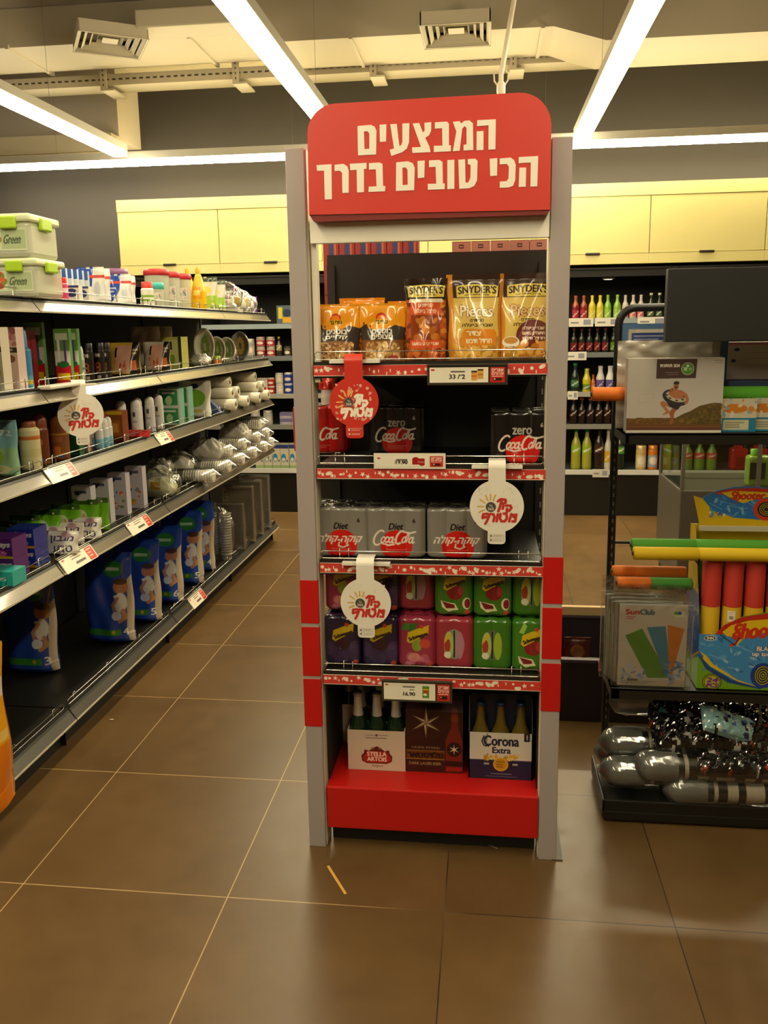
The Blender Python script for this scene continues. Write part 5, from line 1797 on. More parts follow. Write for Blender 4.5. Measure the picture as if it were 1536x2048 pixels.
at(bag_kind('paper_plate_pack', 0.19, 0.05, 0.205, 'e6e2d4', d_rd, cat='package'), 4.50, 3, 'white pack with a big lime circle, third aisle shelf')
g = G(); g.prism([(-0.1, 0), (0.08, 0), (0.06, 0.03), (-0.06, 0.15), (-0.1, 0.16)], -0.02, 0.02, paint('4a6aa8', 0.3, coat=0.5))
at(Kind(lambda g=g: g.build('blue_sachet'), 'package'), 4.72, 3, 'blue slanted pack leaning right of the lime circle pack')
def roll(L_, r, m, core='6a5038'):
    def mk():
        g = G()
        g.lathe([(r * 0.35, 0.001), (r * 0.36, 0), (r, 0), (r, L_), (r * 0.36, L_), (r * 0.35, L_ - 0.001)], m, seg=24, axis='x', at=(-L_ / 2, 0, r), caps=False)
        g.lathe([(r * 0.36, -0.0005), (r * 0.3, -0.0005), (r * 0.3, L_ + 0.0005), (r * 0.36, L_ + 0.0005)], paint(core, 0.7), seg=16, axis='x', at=(-L_ / 2, 0, r), caps=False)
        return g.build('foil_roll')
    return Kind(mk, 'roll')
cr = roll(0.24, 0.036, paint('cfc8b0', 0.35, coat=0.5))
ry = [(4.86, 0, 0.35), (5.12, 0, 0.3), (5.40, 0, 0.3), (5.63, 0, 0.3), (4.9, 1, 0.5), (5.02, 1, 0.2), (5.45, 1, 0.25), (5.6, 1, 0.4), (4.95, 2, 0.3), (5.52, 2, 0.3)]
rn = ['lowest, beside the blue pack', 'lowest, second from the left', 'lowest, third from the left', 'lowest, at the far end', 'upper, resting above the leftmost', 'upper, just right of that one', 'upper, over the third', 'upper, over the far end', 'topmost of the left heap', 'topmost of the far heap']
for (y, lv, a), nm in zip(ry, rn):
    at(cr, y, 3, 'cream wrapped paper roll lying down, ' + nm, x=-1.64 - 0.03 * lv, rz=HP - a - random.uniform(-0.15, 0.3), dz=lv * 0.066, tilt=(0, random.uniform(-0.12, 0.04)))

# -- fourth shelf ---------------------------------------------------
def d_al(col2):
    def f(c, w, h):
        c.text('always', w * .12, h * .5, w * .88, h * .84, 'e8e4f0', 2.0, shear=.3); c.ell(w * .5, h * .26, w * .3, h * .16, col2); c.blobs(8, w * .2, h * .1, w * .8, h * .4, 2, 5, ['e8e4f0', 'b8d0f0'], 3); c.rect(0, 0, w, h * .12, 'd8a81c')
    return f
alp = carton_kind('pad_pack', 0.1, 0.09, 0.07, '5a1f76', d_al('c84a9a'), sidedraw=True, cat='package', mat=FILM, top='5a2878')
alb = carton_kind('pad_pack', 0.1, 0.09, 0.07, '1b3598', d_al('5a8ae0'), sidedraw=True, cat='package', mat=FILM, top='20368c')
for j in range(2):
    at(alp, 2.565, 4, f'purple sanitary pad pack, {"lower" if j == 0 else "upper"} one of the left stack', dz=j * 0.0705, rz=0.75)
    at(alb, 2.70, 4, f'blue sanitary pad pack, {"lower" if j == 0 else "upper"} one of the stack', dz=j * 0.0705, rz=0.75)
at(alb, 2.65, 4, 'blue sanitary pad pack in the second row behind the front stacks', x=-1.76, dz=0.0)
at(carton_kind('pad_pack', 0.1, 0.08, 0.05, '2aa8a0', lambda c, w, h: c.lines(1, w * .2, h * .3, w * .8, h * .7, 'e8f4f0', .6), sidedraw=True, cat='package', mat=FILM), 2.475, 4, 'teal pack at the left edge of the fourth aisle shelf', x=-1.60)
def d_wp(c, w, h):
    c.rect(w * .1, 0, w * .22, h, '7a4a8a'); c.text(heb('מגבון'), w * .3, h * .5, w * .9, h * .8, '3a2c6a', .8); c.text(heb('טבע'), w * .4, h * .12, w * .9, h * .4, '3a3a5a', .8); c.ell(w * .7, h * .85, w * .14, h * .12, 'c8a0b0')
wp = bag_kind('wipes_pack', 0.15, 0.07, 0.085, 'e2ddd2', d_wp, seal=0.04, cat='wipes pack', flatb=0.95)
at(wp, 2.86, 4, 'white and purple wipes pack lying askew next to the blue pads', x=-1.61, rz=HP - 0.5, tilt=(-0.6, 0))
for i, (y, x, r) in enumerate(((2.93, -1.70, 0.3), (3.0, -1.66, 0.25), (3.09, -1.63, 0.15))):
    at(wp, y, 4, f'white and purple wipes pack standing in front of the green packs, {ORD[i]} from the left', x=x, rz=HP - r - 0.25)
def d_gr(c, w, h):
    c.ell(w * .4, h * .5, w * .25, h * .2, 'd8dcc0'); c.poly([(w * .4, h * .1), (w * .55, h * .6), (w * .75, h * .2)], 'e07a2c'); c.rect(0, h * .85, w, h, '3a5a1a'); c.ell(w * .8, h * .9, 5, 4, 'e0e0d0')
gr = bag_kind('green_wipes_pack', 0.14, 0.07, 0.14, '6fb322', d_gr, seal=0.03, cat='wipes pack', flatb=0.9, back='5a9a1c')
for i in range(5):
    at(gr, 2.80 + i * 0.1, 4, f'bright green wipes pack in the slanting row, {ORD[i]} from the left', x=-1.80 + i * 0.03, rz=HP - 0.5, tilt=(-0.08, 0), scale=(0.9, 1, 0.97), group='bright green wipes packs')
at(gr, 3.24, 4, 'bright green wipes pack at the right end, with a big orange triangle', x=-1.655, rz=HP - 0.35)
def d_lb(k):
    def f(c, w, h):
        c.lines(1, w * .15, h * .82, w * .8, h * .93, '2c3060', .6); c.ell(w * .3, h * .84, w * .12, h * .04, '2c3060'); R = random.Random(k)
        c.blobs(9, w * .3, h * .12, w * .8, h * .55, 5, 11, ['d86a4a', 'd8a84a', '6a9a4a', 'e8c8a0', '7a8ab8'], k); c.ell(w * .25, h * .45, 8, 8, '5a5a7a')
    return f
for i, (y, hh) in enumerate(((3.22, 0.19), (3.365, 0.195), (3.515, 0.195), (3.675, 0.198))):
    k_ = carton_kind('baby_food_box', 0.085, 0.045, hh, 'c9c4ce', d_lb(i + 2), sidedraw=True)
    at(k_, y, 4, f'pale lilac box with a fruit picture, {ORD[i]} from the left', x=-1.69 + 0.01 * i, rz=0.7)
fb = film_bag('cup_bag', 0.22, 0.15, 0.14, 21, lambda g: (crumple(g, 0.17, 0.11, 0.1, paint('c9c8a8', 0.5), 8, 14), g.box(-0.02, 0.03, -0.07, -0.066, 0.05, 0.09, paint('c8a02a', 0.5))))
at(fb, 3.92, 4, 'cloudy bag with yellowish contents right of the lilac boxes')
at(film_bag('cup_bag', 0.2, 0.15, 0.17, 22), 4.08, 4, 'cloudy film bag standing behind the white cup roll', x=-1.72)
def cups(n, r0, r1, L_, m):
    def mk():
        t = thing('cup_stack')
        g = G()
        pr = [(r0 * 0.8, 0)]
        for i in range(n):
            x = L_ * 0.35 + L_ * 0.65 * i / n
            pr += [(r1 * 0.93, x), (r1, x + 0.001), (r1, x + L_ * 0.3 / n), (r1 * 0.93, x + L_ * 0.32 / n)]
        pr.append((r1 * 0.9, L_))
        g.lathe(pr, m, seg=20, axis='x', at=(-L_ / 2, 0, r1))
        g.build('cups', t)
        g = G()
        g.lathe([(r1 * 0.4, -0.03), (r1 * 0.9, -0.005), (r1 * 1.06, 0.01), (r1 * 1.09, L_ * 0.5), (r1 * 1.06, L_), (r1 * 0.7, L_ + 0.015), (r1 * 0.2, L_ + 0.04)], CLEAR, seg=20, axis='x', at=(-L_ / 2, 0, r1))
        g.build('film_sleeve', t)
        return t
    return Kind(mk, 'cups')
cw = cups(12, 0.03, 0.038, 0.26, paint('dcd8ca', 0.4))
for i, (y, dz, x, a) in enumerate(((4.30, 0, -1.62, 0.45), (4.62, 0, -1.63, 0.3), (4.9, 0, -1.63, 0.25), (5.18, 0, -1.63, 0.3), (5.45, 0, -1.63, 0.2), (5.66, 0, -1.64, 0.5), (4.75, 0.075, -1.66, 0.35), (5.05, 0.075, -1.66, 0.25), (5.38, 0.075, -1.66, 0.35), (5.62, 0.075, -1.66, 0.2), (5.5, 0.15, -1.68, 0.3), (5.65, 0.148, -1.7, 0.5))):
    nm = 'front one nearest the camera' if i == 0 else (f'bottom row, {ORD[i]} from the left' if i < 6 else (f'second layer, {ORD[i - 6]} from the left' if i < 10 else f'top of the far heap, {"left" if i == 10 else "right"} one'))
    at(cw, y, 4, 'white plastic cup stack lying in film, ' + nm, x=x, rz=HP - a - random.uniform(-0.2, 0.45), dz=dz + 0.003, tilt=(0, random.uniform(-0.15, 0.02)))
at(film_bag('cup_bag', 0.24, 0.16, 0.15, 31), 4.5, 4, 'loose clear bag behind the white cup stacks', x=-1.78)
at(film_bag('cup_bag', 0.2, 0.13, 0.13, 32, mat=WFILM), 4.72, 4, 'cloudy lumpy bag lying on the white cup stacks, nearer one', x=-1.66, dz=0.06)
at(film_bag('cup_bag', 0.22, 0.14, 0.15, 33, mat=WFILM), 5.25, 4, 'cloudy lumpy bag lying on the white cup stacks, farther one', x=-1.66, dz=0.08)

# -- bottom shelf ---------------------------------------------------
def d_dp(k):
    def f(c, w, h):
        c.rect(w * .72, 0, w, h, '24469c'); c.ell(w * .66, h * .82, w * .2, h * .09, '2f7a34'); c.lines(1, w * .5, h * .79, w * .8, h * .85, 'cfe0c8', .6)
        c.poly([(w * .93, 0), (w * .9, h * .4), (w * .93, h * .7), (w, h * .75), (w, 0)], 'b8a890')
        c.ell(w * .8, h * .62, w * .14, h * .075, 'b07a58'); c.ell(w * .8, h * .68, w * .13, h * .035, '4a3020')
        c.ell(w * .79, h * .45, w * .12, h * .11, 'd8d6ce'); c.line([(w * .74, h * .5), (w * .64, h * .42), (w * .68, h * .34)], 15, 'bc8660'); c.line([(w * .84, h * .36), (w * .88, h * .28), (w * .78, h * .24)], 18, 'bc8660'); c.ell(w * .7, h * .52, 10, 6, 'e4e2dc'); c.ell(w * .72, h * .3, w * .1, h * .05, 'd0d4dc')
        c.rect(0, h * .08, w * .8, h * .15, '3a8a34'); c.text(str(k), w * .84, h * .08, w * .94, h * .16, 'e0dcc8', 1.2); c.ell(w * .66, h * .12, 9, 9, 'c8a02c')
    return f
for i, (y, x, k, lb, sc) in enumerate(((3.05, -1.86, 3, 'darkest one, farthest left and set back', 1.0), (3.40, -1.68, 4, 'largest in view, second from the left', 1.0), (3.675, -1.665, 5, 'third from the left', 0.97), (3.955, -1.66, 6, 'fourth from the left', 0.97), (4.27, -1.66, 5, 'fifth from the left', 1.0), (4.53, -1.68, 4, 'rightmost, beside the clear cups', 1.0))):
    kd = bag_kind('nappy_pack', 0.235, 0.12, 0.41, '2446a4', d_dp(k), 0.3, back='1f3c94', seal=0.03, cat='nappy pack', seed=i + 3, flatb=0.92)
    at(kd, y, 5, 'blue nappy pack with a green band, ' + lb, x=x - 0.02, rz=HP - 0.72, tilt=(-0.02, -0.12), scale=(1, 1, sc), dz=0.012)
def in_cup(g):
    for sx_ in (-0.045, 0.045):
        pr = [(0.03, 0.0)]
        for i in range(16):
            z_ = 0.03 + i * 0.017
            pr += [(0.036, z_), (0.039, z_ + 0.001), (0.039, z_ + 0.006), (0.036, z_ + 0.007)]
        g.lathe(pr, paint('b8b2a4', 0.2, alpha=0.6, coat=0.5), seg=18, at=(sx_, 0, 0))
at(film_bag('cup_bag', 0.2, 0.11, 0.33, 41, in_cup), 4.78, 5, 'clear bag of upright plastic cups beside the rightmost nappy pack')
def tray(tint):
    def mk():
        t = thing('foil_tray_pack')
        g = G()
        w, h, d = 0.11, 0.38, 0.035
        P = []
        for s, y in ((1.0, 0), (0.98, -0.004), (0.86, 0.0), (0.76, d), (0.3, d), (0.001, d)):
            P.append([(sx * w * s, y, h / 2 + sz * h / 2 * (1 - (1 - s) * w * 2 / h)) for sx, sz in ((-1, -1), (-0.0, -1), (1, -1), (1, 0), (1, 1), (0, 1), (-1, 1), (-1, 0))])
        g.grid(np.array(P, float), paint(tint, 0.25, 0.5), None, False, closed=True)
        for k in range(14):
            g.box(-w * 0.84, -w * 0.76, 0.004, d, 0.04 + k * 0.0225, 0.05 + k * 0.0225, paint(tint, 0.25, 0.6))
            g.box(w * 0.76, w * 0.84, 0.004, d, 0.04 + k * 0.0225, 0.05 + k * 0.0225, paint(tint, 0.25, 0.6))
        g.build('tray', t)
        g = G(); g.box(-w, w, -0.012, d + 0.004, 0.0, h + 0.004, CLEAR, bevel=0.006); g.build('film', t)
        return t
    return Kind(mk, 'tray pack')
at(tray('c0b6a4'), 5.0, 5, 'foil tray pack standing on edge, darkest one next to the clear cups', rz=HP - 0.6, tilt=(-0.05, -0.08), scale=(0.9, 1, 0.8))
at(tray('cfc2ac'), 5.2, 5, 'foil tray pack standing on edge, second from the left', rz=HP - 0.55, tilt=(-0.05, -0.08))
at(tray('d8d0c2'), 5.4, 5, 'foil tray pack standing on edge, third from the left', rz=HP - 0.55, tilt=(-0.05, -0.1))
at(tray('e0d9cd'), 5.6, 5, 'foil tray pack standing on edge at the far end of the bottom shelf', rz=HP - 0.5, tilt=(-0.05, -0.1))

# -- orange bag at the left edge ------------------------------------
def d_ob(c, w, h):
    c.rect(0, 0, w, h * .38, 'e07a14'); c.poly([(0, h * .34), (w, h * .4), (w, h * .46), (0, h * .42)], 'e8c060')
    c.poly([(w * .3, h * .56), (w, h * .66), (w, h * .78), (w * .3, h * .7)], 'e4dcd0'); c.text('fy', w * .8, h * .62, w * .96, h * .75, '4a3a7a', 2, rot=.1)
    c.text('CLEAN', w * .6, h * .5, w * .93, h * .56, '8a5a14', 1.2); c.ell(w * .88, h * .36, 9, 13, '3a2c1c'); c.ell(w * .88, h * .36, 5, 8, 'e8e0d0')
    c.ell(w * .8, h * .24, 30, 45, '8a9ab8', .7); c.text('32', w * .84, h * .12, w * .94, h * .2, '6a2c10', 2)
def mk():
    c = Canvas(300, 430, 0.4, 'e8a21c')
    d_ob(c, 300, 430)
    g = G(); bag(g, 0.30, 0.15, 0.50, c, 'dd8c18', 0.03, 5, wr=0.006, flatb=0.95)
    for V in g.v:
        f = np.clip((0.0 - V[:, 1]) / 0.06, 0, 1)
        V[:, 2] -= 0.05 * f * np.clip(1 - V[:, 2] / 0.4, 0, 1)
        V[:, 1] -= 0.035 * f * np.clip(1 - V[:, 2] / 0.3, 0, 1)
    return g.build('laundry_powder_bag')
Kind(mk, 'bag').put(-1.572, 2.14, 0.152, 'yellow and orange bag at the left edge, bulging over the bottom aisle shelf', HP)

# -- tags and round sign on the aisle rails --------------------------
def rail_tag(y, lev, label, w=0.1, big=False):
    c = Canvas(100, 42, 0.8, 'e9e0cc')
    c.rect(4, 33, 12, 37, 'c0392b'); c.lines(2, 30, 24, 68, 38, '5a5048', .4); c.lines(1, 36, 8, 68, 20, '2a2420', .6)
    c.rect(76, 2, 98, 40, 'c5281c'); c.lines(3, 79, 8, 95, 36, 'f0dccb', .5)
    g = G()
    H, W = c.a.shape[:2]
    yy = np.linspace(-w / 2, w / 2, W + 1)
    v = np.linspace(0, 1, H + 1)
    Yg, V = np.meshgrid(yy, v)
    P = np.stack([0.026 - 0.034 * V, Yg, -0.052 + 0.052 * V], -1)
    g.cells(P, c.lin(), GLOSS, smooth=False)
    g.add([(0.0255, -w / 2 - 0.002, -0.053), (0.0255, w / 2 + 0.002, -0.053), (-0.0085, w / 2 + 0.002, 0.001), (-0.0085, -w / 2 - 0.002, 0.001),
           (0.022, -w / 2 - 0.002, -0.053), (0.022, w / 2 + 0.002, -0.053), (-0.012, w / 2 + 0.002, 0.001), (-0.012, -w / 2 - 0.002, 0.001)],
          [(0, 1, 2, 3), (4, 7, 6, 5), (0, 4, 5, 1), (1, 5, 6, 2), (2, 6, 7, 3), (3, 7, 4, 0)], paint('e9e0cc', 0.4))
    g.build('price_tag', None, label, 'price tag', loc=(GX, y, LEV[lev - 1] + 0.004))
rail_tag(2.79, 3, 'white and red price tag on the third aisle shelf rail, below the brown bottles', 0.19)
rail_tag(3.77, 3, 'white and red price tag on the third aisle shelf rail, below the white spray cans', 0.17)
rail_tag(2.86, 4, 'white and red price tag on the fourth aisle shelf rail, nearer one', 0.24)
rail_tag(3.42, 4, 'white and red price tag on the fourth aisle shelf rail, farther one', 0.22)
rail_tag(4.08, 5, 'white and red price tag on the bottom aisle shelf rail', 0.2)
g = G()
g.box(-0.03, 0.02, -0.11, 0.11, -0.002, 0.012, paint('e0dac8', 0.3, alpha=0.9), bevel=0.004)
g.build('sign_clip', None, 'white plastic clip on the second aisle shelf rail, holding the round sign', 'clip', loc=(GX + 0.012, 2.83, 1.352))
talker('white round hanging sign on the left aisle shelves', 'eee7d8', -1.525, 2.935, 1.240, 0.083, 0.62, 8, 0.05, 0.03)

# ================================================================== BACK WALL: DRINK SHELVES AND CUPBOARDS
BY = 6.76
FL = (1.60, 1.335, 1.02, 0.757, 0.38)
def make_wall_unit():
    t = thing('drinks_shelf_unit')
    w = 0.645
    g = G()
    g.box(-w, w, 0.50, 0.52, 0.0, 2.0, paint('1d1b18', 0.6)); g.box(-w, w, 0.0, 0.5, 1.985, 2.0, BLACKM)
    g.box(-w, w, 0.02, 0.5, 0.0, 0.34, BLACK); g.box(-w, w, 0.12, 0.14, 0.0, 0.1, BLACK)
    g.build('cabinet_body', t)
    for s in (-1, 1):
        g = G(); g.box(s * w - 0.012 * (s > 0), s * w + 0.012 * (s < 0), 0.02, 0.5, 0, 2.0, BLACKM)
        g.build('side_panel', t)
    g = G(); g.box(-w + 0.01, w - 0.01, 0.01, 0.06, 1.93, 1.985, BLACKM)
    g.build('canopy', t)
    for k, z in enumerate(FL):
        g = G(); g.box(-w + 0.013, w - 0.013, 0.01, 0.49, z - 0.025, z, paint('4b5458', 0.5))
        s = g.build('shelf', t)
        g = G()
        m = paint(('9aa6aa', '767c80', 'aaa89e', '8c8a84', 'dcdcd6')[k], 0.35)
        g.box(-w + 0.013, w - 0.013, 0.0, 0.009, z - 0.034, z + 0.006, m)
        g.build('price_rail', s)
    return t
wu = Kind(make_wall_unit, 'shelf unit')
for x, lb in ((-1.75, 'beyond the far end of the aisle shelves'), (-0.455, 'directly behind the promotion stand'), (0.84, 'right of the stand, with the coloured bottles'), (2.135, 'at far right behind the toy rack')):
    wu.put(x, BY, 0, 'black drinks shelf unit on the back wall, ' + lb)
wu.put(-3.05, BY, 0, 'black drinks shelf unit on the back wall, hidden behind the aisle shelves')

# lamps tucked below the cupboards
g = G(); g.lathe([(0.035, 0), (0.05, 0.006), (0.05, 0.012), (0.0001, 0.013)], paint('d8d4c4', 0.3), seg=20)
g.lathe([(0.0001, -0.001), (0.03, -0.001), (0.035, 0.0)], lamp_mat('spot_glow', (1, 0.95, 0.8), 2.0), seg=20)
g.build('downlight', None, 'small round downlight under the yellow cupboards, above the coloured bottles', 'lamp', loc=(0.97, 6.9, 1.915))

# cupboards
WOODY = plaster('pale_yellow_laminate', 'e6da94', 0.45, 0.05, 3)
WOODL = paint('d9c681', 0.45)
def mk_cup():
    t = thing('wall_cupboard')
    w = 0.43
    g = G()
    g.box(-w, w, 0.02, 0.58, 2.025, 2.63, WOODY)
    g.build('body', t)
    g = G(); g.box(-w, w, 0.0, 0.02, 2.535, 2.63, WOODY); g.build('frieze', t)
    g = G(); g.box(-w, w, 0.0, 0.02, 2.025, 2.10, WOODY); g.build('bottom_rail', t)
    g = G(); g.box(-w + 0.003, w - 0.003, 0.002, 0.02, 2.104, 2.531, WOODY, bevel=0.0015)
    d = g.build('door', t)
    g = G(); g.box(-0.055, 0.055, -0.012, 0.004, 2.095, 2.112, paint('2a2622', 0.4), bevel=0.003)
    g.build('handle', d)
    return t
cu = Kind(mk_cup, 'cupboard')
for i, lb in enumerate(('leftmost, at the corner of the dark wall', 'second from the left, touching the grey post', 'third from the left, hidden by the red sign', 'fourth from the left, hidden by the stand', 'just right of the stand', 'far right above the black rack board', 'rightmost, cut by the photo edge')):
    cu.put(-3.05 + 0.43 + i * 0.861, 6.75, 0, 'pale yellow wall cupboard, ' + lb)

# -- bottles and jars ------------------------------------------------
def bottle(r, h, body, cap, label=None, lab=(0.25, 0.5), neck=0.38, nk=0.62, foil=None, capr=None):
    def mk():
        t = thing('bottle')
        g = G()
        c = Canvas(100, 100, 0.28, body)
        if foil:
            c.rect(0, nk * 100, 100, 100, foil)
        if label:
            c.rect(20, lab[0] * 100, 80, lab[1] * 100, label)
            c.poly([(38, lab[0] * 100 + 3), (62, lab[1] * 100 - 8), (62, lab[1] * 100 - 3), (38, lab[0] * 100 + 8)], 'f0ece0')
        zt = h * 0.93
        g.lathe([(r * 0.9, 0), (r, 0.004), (r, h * nk * 0.85), (r * 0.85, h * nk), (r * neck * 1.15, h * nk + h * 0.12), (r * neck, zt)], FILM, cv=c, seg=18)
        g.build('body', t)
        g = G(); q = r * (capr or neck * 1.15)
        g.lathe([(q, zt - 0.004), (q, h - 0.002), (0.0001, h)], paint(cap, 0.35), seg=14)
        g.build('cap', t)
        return t
    return Kind(mk, 'bottle')

def jar(r, h, body, cap, label):
    def mk():
        t = thing('jar')
        g = G()
        c = Canvas(100, 100, 0.25, body); c.rect(15, 15, 85, 75, label); c.ell(50, 46, 12, 20, 'e8dccc')
        g.lathe([(r * 0.92, 0), (r, 0.004), (r, h * 0.78), (r * 0.9, h * 0.82)], GLOSS, cv=c, seg=18)
        g.build('body', t)
        g = G(); g.lathe([(r * 0.95, h * 0.8), (r * 0.97, h - 0.003), (r * 0.9, h), (0.0001, h)], paint(cap, 0.3, 0.4), seg=18)
        g.build('lid', t)
        return t
    return Kind(mk, 'jar')

def line_up(kind, x0, n, dx, lev, words, group, y=0.075, dz=0.0, left='from the left'):
    for i in range(n):
        lb = f'{words}, {ORD[i]} {left}' if n > 1 else words
        kind.put(x0 + i * dx, BY + y + random.uniform(-0.006, 0.006), FL[lev] + 0.001 + dz, lb, random.uniform(-0.2, 0.2), group if n > 1 else None)

line_up(bottle(0.029, 0.19, '8a1c28', 'a8502c', 'b03040', (.08, .42), foil='b05a34'), 0.712, 2, 0.065, 0, 'red drink bottle with a copper neck on the top drinks shelf', 'red bottles on the top drinks shelf')
line_up(bottle(0.029, 0.19, 'd6c83a', 'd8c82a', 'e0d24a', (.08, .42), foil='dccc2c'), 0.842, 2, 0.062, 0, 'yellow drink bottle on the top drinks shelf', 'yellow bottles on the top drinks shelf')
line_up(bottle(0.029, 0.192, '8ab83a', '86b82c', '98c44a', (.08, .42), foil='8cbc3c'), 0.966, 2, 0.072, 0, 'lime green drink bottle on the top drinks shelf', 'lime bottles on the top drinks shelf')
line_up(bottle(0.027, 0.188, 'c8b8b0', 'c0b4ac', 'd87a7a', (.1, .42), foil='cfc4bc'), 1.102, 3, 0.060, 0, 'pale drink bottle with a pinkish label on the top drinks shelf', 'pale bottles on the top drinks shelf')
line_up(bottle(0.029, 0.2, '1e2a1c', 'c8c8a8', '5a6a4a', (.1, .4)), 1.30, 7, 0.066, 0, 'dark green beer bottle on the top drinks shelf', 'dark green bottles on the top drinks shelf')
line_up(bottle(0.027, 0.2, '22281c', 'a83a2a', '7a1c20', (.1, .45)), 0.705, 5, 0.062, 1, 'dark bottle with a red label on the second drinks shelf', 'dark red-labelled bottles')
line_up(bottle(0.027, 0.2, '22301c', '6a9a2a', '5a8a2a', (.1, .45)), 1.02, 3, 0.062, 1, 'dark bottle with a green label on the second drinks shelf', 'dark green-labelled bottles')
line_up(bottle(0.027, 0.2, '2a1c16', 'c8a02a', 'c08a2a', (.1, .45)), 1.21, 4, 0.062, 1, 'dark bottle with a gold label on the second drinks shelf', 'dark gold-labelled bottles')
line_up(bottle(0.034, 0.235, '16301c', '3aa04a', '4a7a5a', (.2, .45), neck=0.45), 0.722, 1, 0, 2, 'dark green bottle with a green cap, left end of the third drinks shelf', None)
line_up(bottle(0.033, 0.19, 'd0c41c', 'b8c02a', '6a8a2a', (.1, .35), neck=0.5), 0.815, 1, 0, 2, 'bright yellow bottle on the third drinks shelf', None)
line_up(bottle(0.02, 0.14, 'c8602a', 'a84a1c', 'd87a3a', (.2, .5)), 0.868, 1, 0, 2, 'small orange bottle right of the yellow bottle', None)
line_up(bottle(0.034, 0.21, 'e0dcd8', 'cfccd0', '6a5a9a', (.1, .5), neck=0.5), 0.925, 3, 0.076, 2, 'white and purple bottle on the third drinks shelf', 'white and purple bottles')
line_up(bottle(0.033, 0.215, '24140e', 'e07a1c', '2c1810', (.3, .6), neck=0.42), 0.715, 6, 0.068, 3, 'dark cola bottle with an orange cap on the fourth drinks shelf', 'cola bottles with orange caps')
line_up(bottle(0.04, 0.335, 'a8a838', '1c8a3a', '9ac02c', (.42, .62), neck=0.36, nk=.68), 0.745, 2, 0.088, 4, 'large yellow-green bottle with a green cap on the lowest drinks shelf', 'large yellow-green bottles')
line_up(bottle(0.04, 0.345, '2a1a16', '3a1c1c', '4a2a22', (.42, .62), neck=0.36, nk=.68), 0.93, 1, 0, 4, 'large dark bottle beside the yellow-green bottles', None)
line_up(bottle(0.032, 0.33, 'd0ccb8', 'd8d4cc', 'd8a82a', (.2, .5), neck=0.4), 1.005, 1, 0, 4, 'tall white bottle with a yellow label on the lowest drinks shelf', None)
line_up(bottle(0.038, 0.33, '1c2418', '2a6a2a', '5aa03a', (.42, .62), neck=0.36, nk=.68), 1.10, 1, 0, 4, 'large dark bottle with a green label, left of the rack post', None)
def cyl(r, h, body, cap, label):
    return jar(r, h, body, cap, label)
line_up(cyl(0.042, 0.2, 'cfae6a', 'd8c08a', 'd8c894'), 1.27, 1, 0, 4, 'beige bottle seen below the black rack shelf', None)
line_up(cyl(0.04, 0.2, 'd87a1c', 'd88a3a', '9aa8b8'), 1.365, 1, 0, 4, 'orange bottle seen below the black rack shelf', None)
line_up(cyl(0.033, 0.2, '1c1c1a', '2a4a2a', 'a83a2a'), 1.447, 1, 0, 4, 'dark bottle between the orange and pale yellow ones', None)
line_up(cyl(0.04, 0.2, 'cfc890', 'd0cc9a', 'd8c82a'), 1.537, 1, 0, 4, 'pale yellow container at the right below the rack shelf', None)
line_up(bottle(0.042, 0.25, '7a9a3a', '2a9a3a', 'c84a2a', (.4, .6), neck=0.36), 1.64, 3, 0.095, 4, 'greenish yellow bottle seen through the glass panel', 'bottles seen through the glass panel')
def d_rj(c, w, h):
    pass
def mk_jug():
    t = thing('jerrycan')
    g = G(); g.box(-0.068, 0.068, -0.045, 0.045, 0, 0.18, paint('b81c1c', 0.3, coat=0.3), bevel=0.02)
    g.box(-0.04, 0.03, -0.02, 0.02, 0.17, 0.2, paint('b81c1c', 0.3, coat=0.3), bevel=0.008); g.build('body', t)
    g = G(); g.lathe([(0.016, 0.18), (0.016, 0.205), (0.0001, 0.206)], paint('1c1a18', 0.4), seg=14, at=(0.05, 0, 0)); g.build('cap', t)
    g = G(); g.box(-0.03, 0.05, -0.047, -0.044, 0.03, 0.11, paint('8a1414', 0.4)); g.build('label', t)
    return t
jg = Kind(mk_jug, 'jerrycan')
line_up(jg, 2.04, 3, 0.155, 4, 'red jerrycan on the lowest shelf at far right', 'red jerrycans')
# left part
def d_bx(c, w, h):
    c.rect(w * .1, h * .3, w * .35, h * .9, 'd8c82c'); c.ell(w * .6, h * .6, w * .25, h * .2, '2a3a5a'); c.rect(w * .35, h * .08, w * .9, h * .38, 'e0a82c'); c.rect(w * .85, h * .1, w, h * .3, 'c83a2a')
carton_kind('food_box', 0.145, 0.1, 0.155, '5a6a78', d_bx).put(-1.665, BY + 0.08, FL[0] + .001, 'blue and yellow box on the top back shelf, against the grey post')
rj = jar(0.037, 0.082, 'b8a090', 'b8a898', 'b01c24')
for j in range(2):
    for i in range(2):
        rj.put(-1.895 + i * 0.087, BY + 0.07, FL[1] + 0.001 + j * 0.083, f'red-labelled jar in the jar stack, {"lower" if j == 0 else "upper"} {"left" if i == 0 else "right"} one')
jar(0.037, 0.15, 'a8a89c', 'c8c4b8', 'b8b4a4').put(-1.985, BY + 0.07, FL[1] + .001, 'tall pale jar left of the red-labelled jars')
bottle(0.024, 0.165, '3a3420', 'c8b02a', 'a8a070', (.3, .6)).put(-1.737, BY + 0.07, FL[1] + .001, 'dark slim bottle right of the red-labelled jars')
jar(0.03, 0.085, '6a625a', '3a342e', '4a443c').put(-1.665, BY + 0.07, FL[1] + .001, 'small dark jar at the grey post on the second back shelf')
carton_kind('food_tin', 0.085, 0.06, 0.135, 'd8c8c0', lambda c, w, h: (c.ell(w * .5, h * .3, w * .4, h * .2, 'c02a24'), c.rect(0, h * .85, w, h, 'b8a8a0')), cat='tin').put(-1.885, BY + 0.06, FL[2] + .001, 'white and red packet on the third back shelf')
tn_ = jar(0.031, 0.068, 'b82020', 'c8b8a8', 'b01c1c')
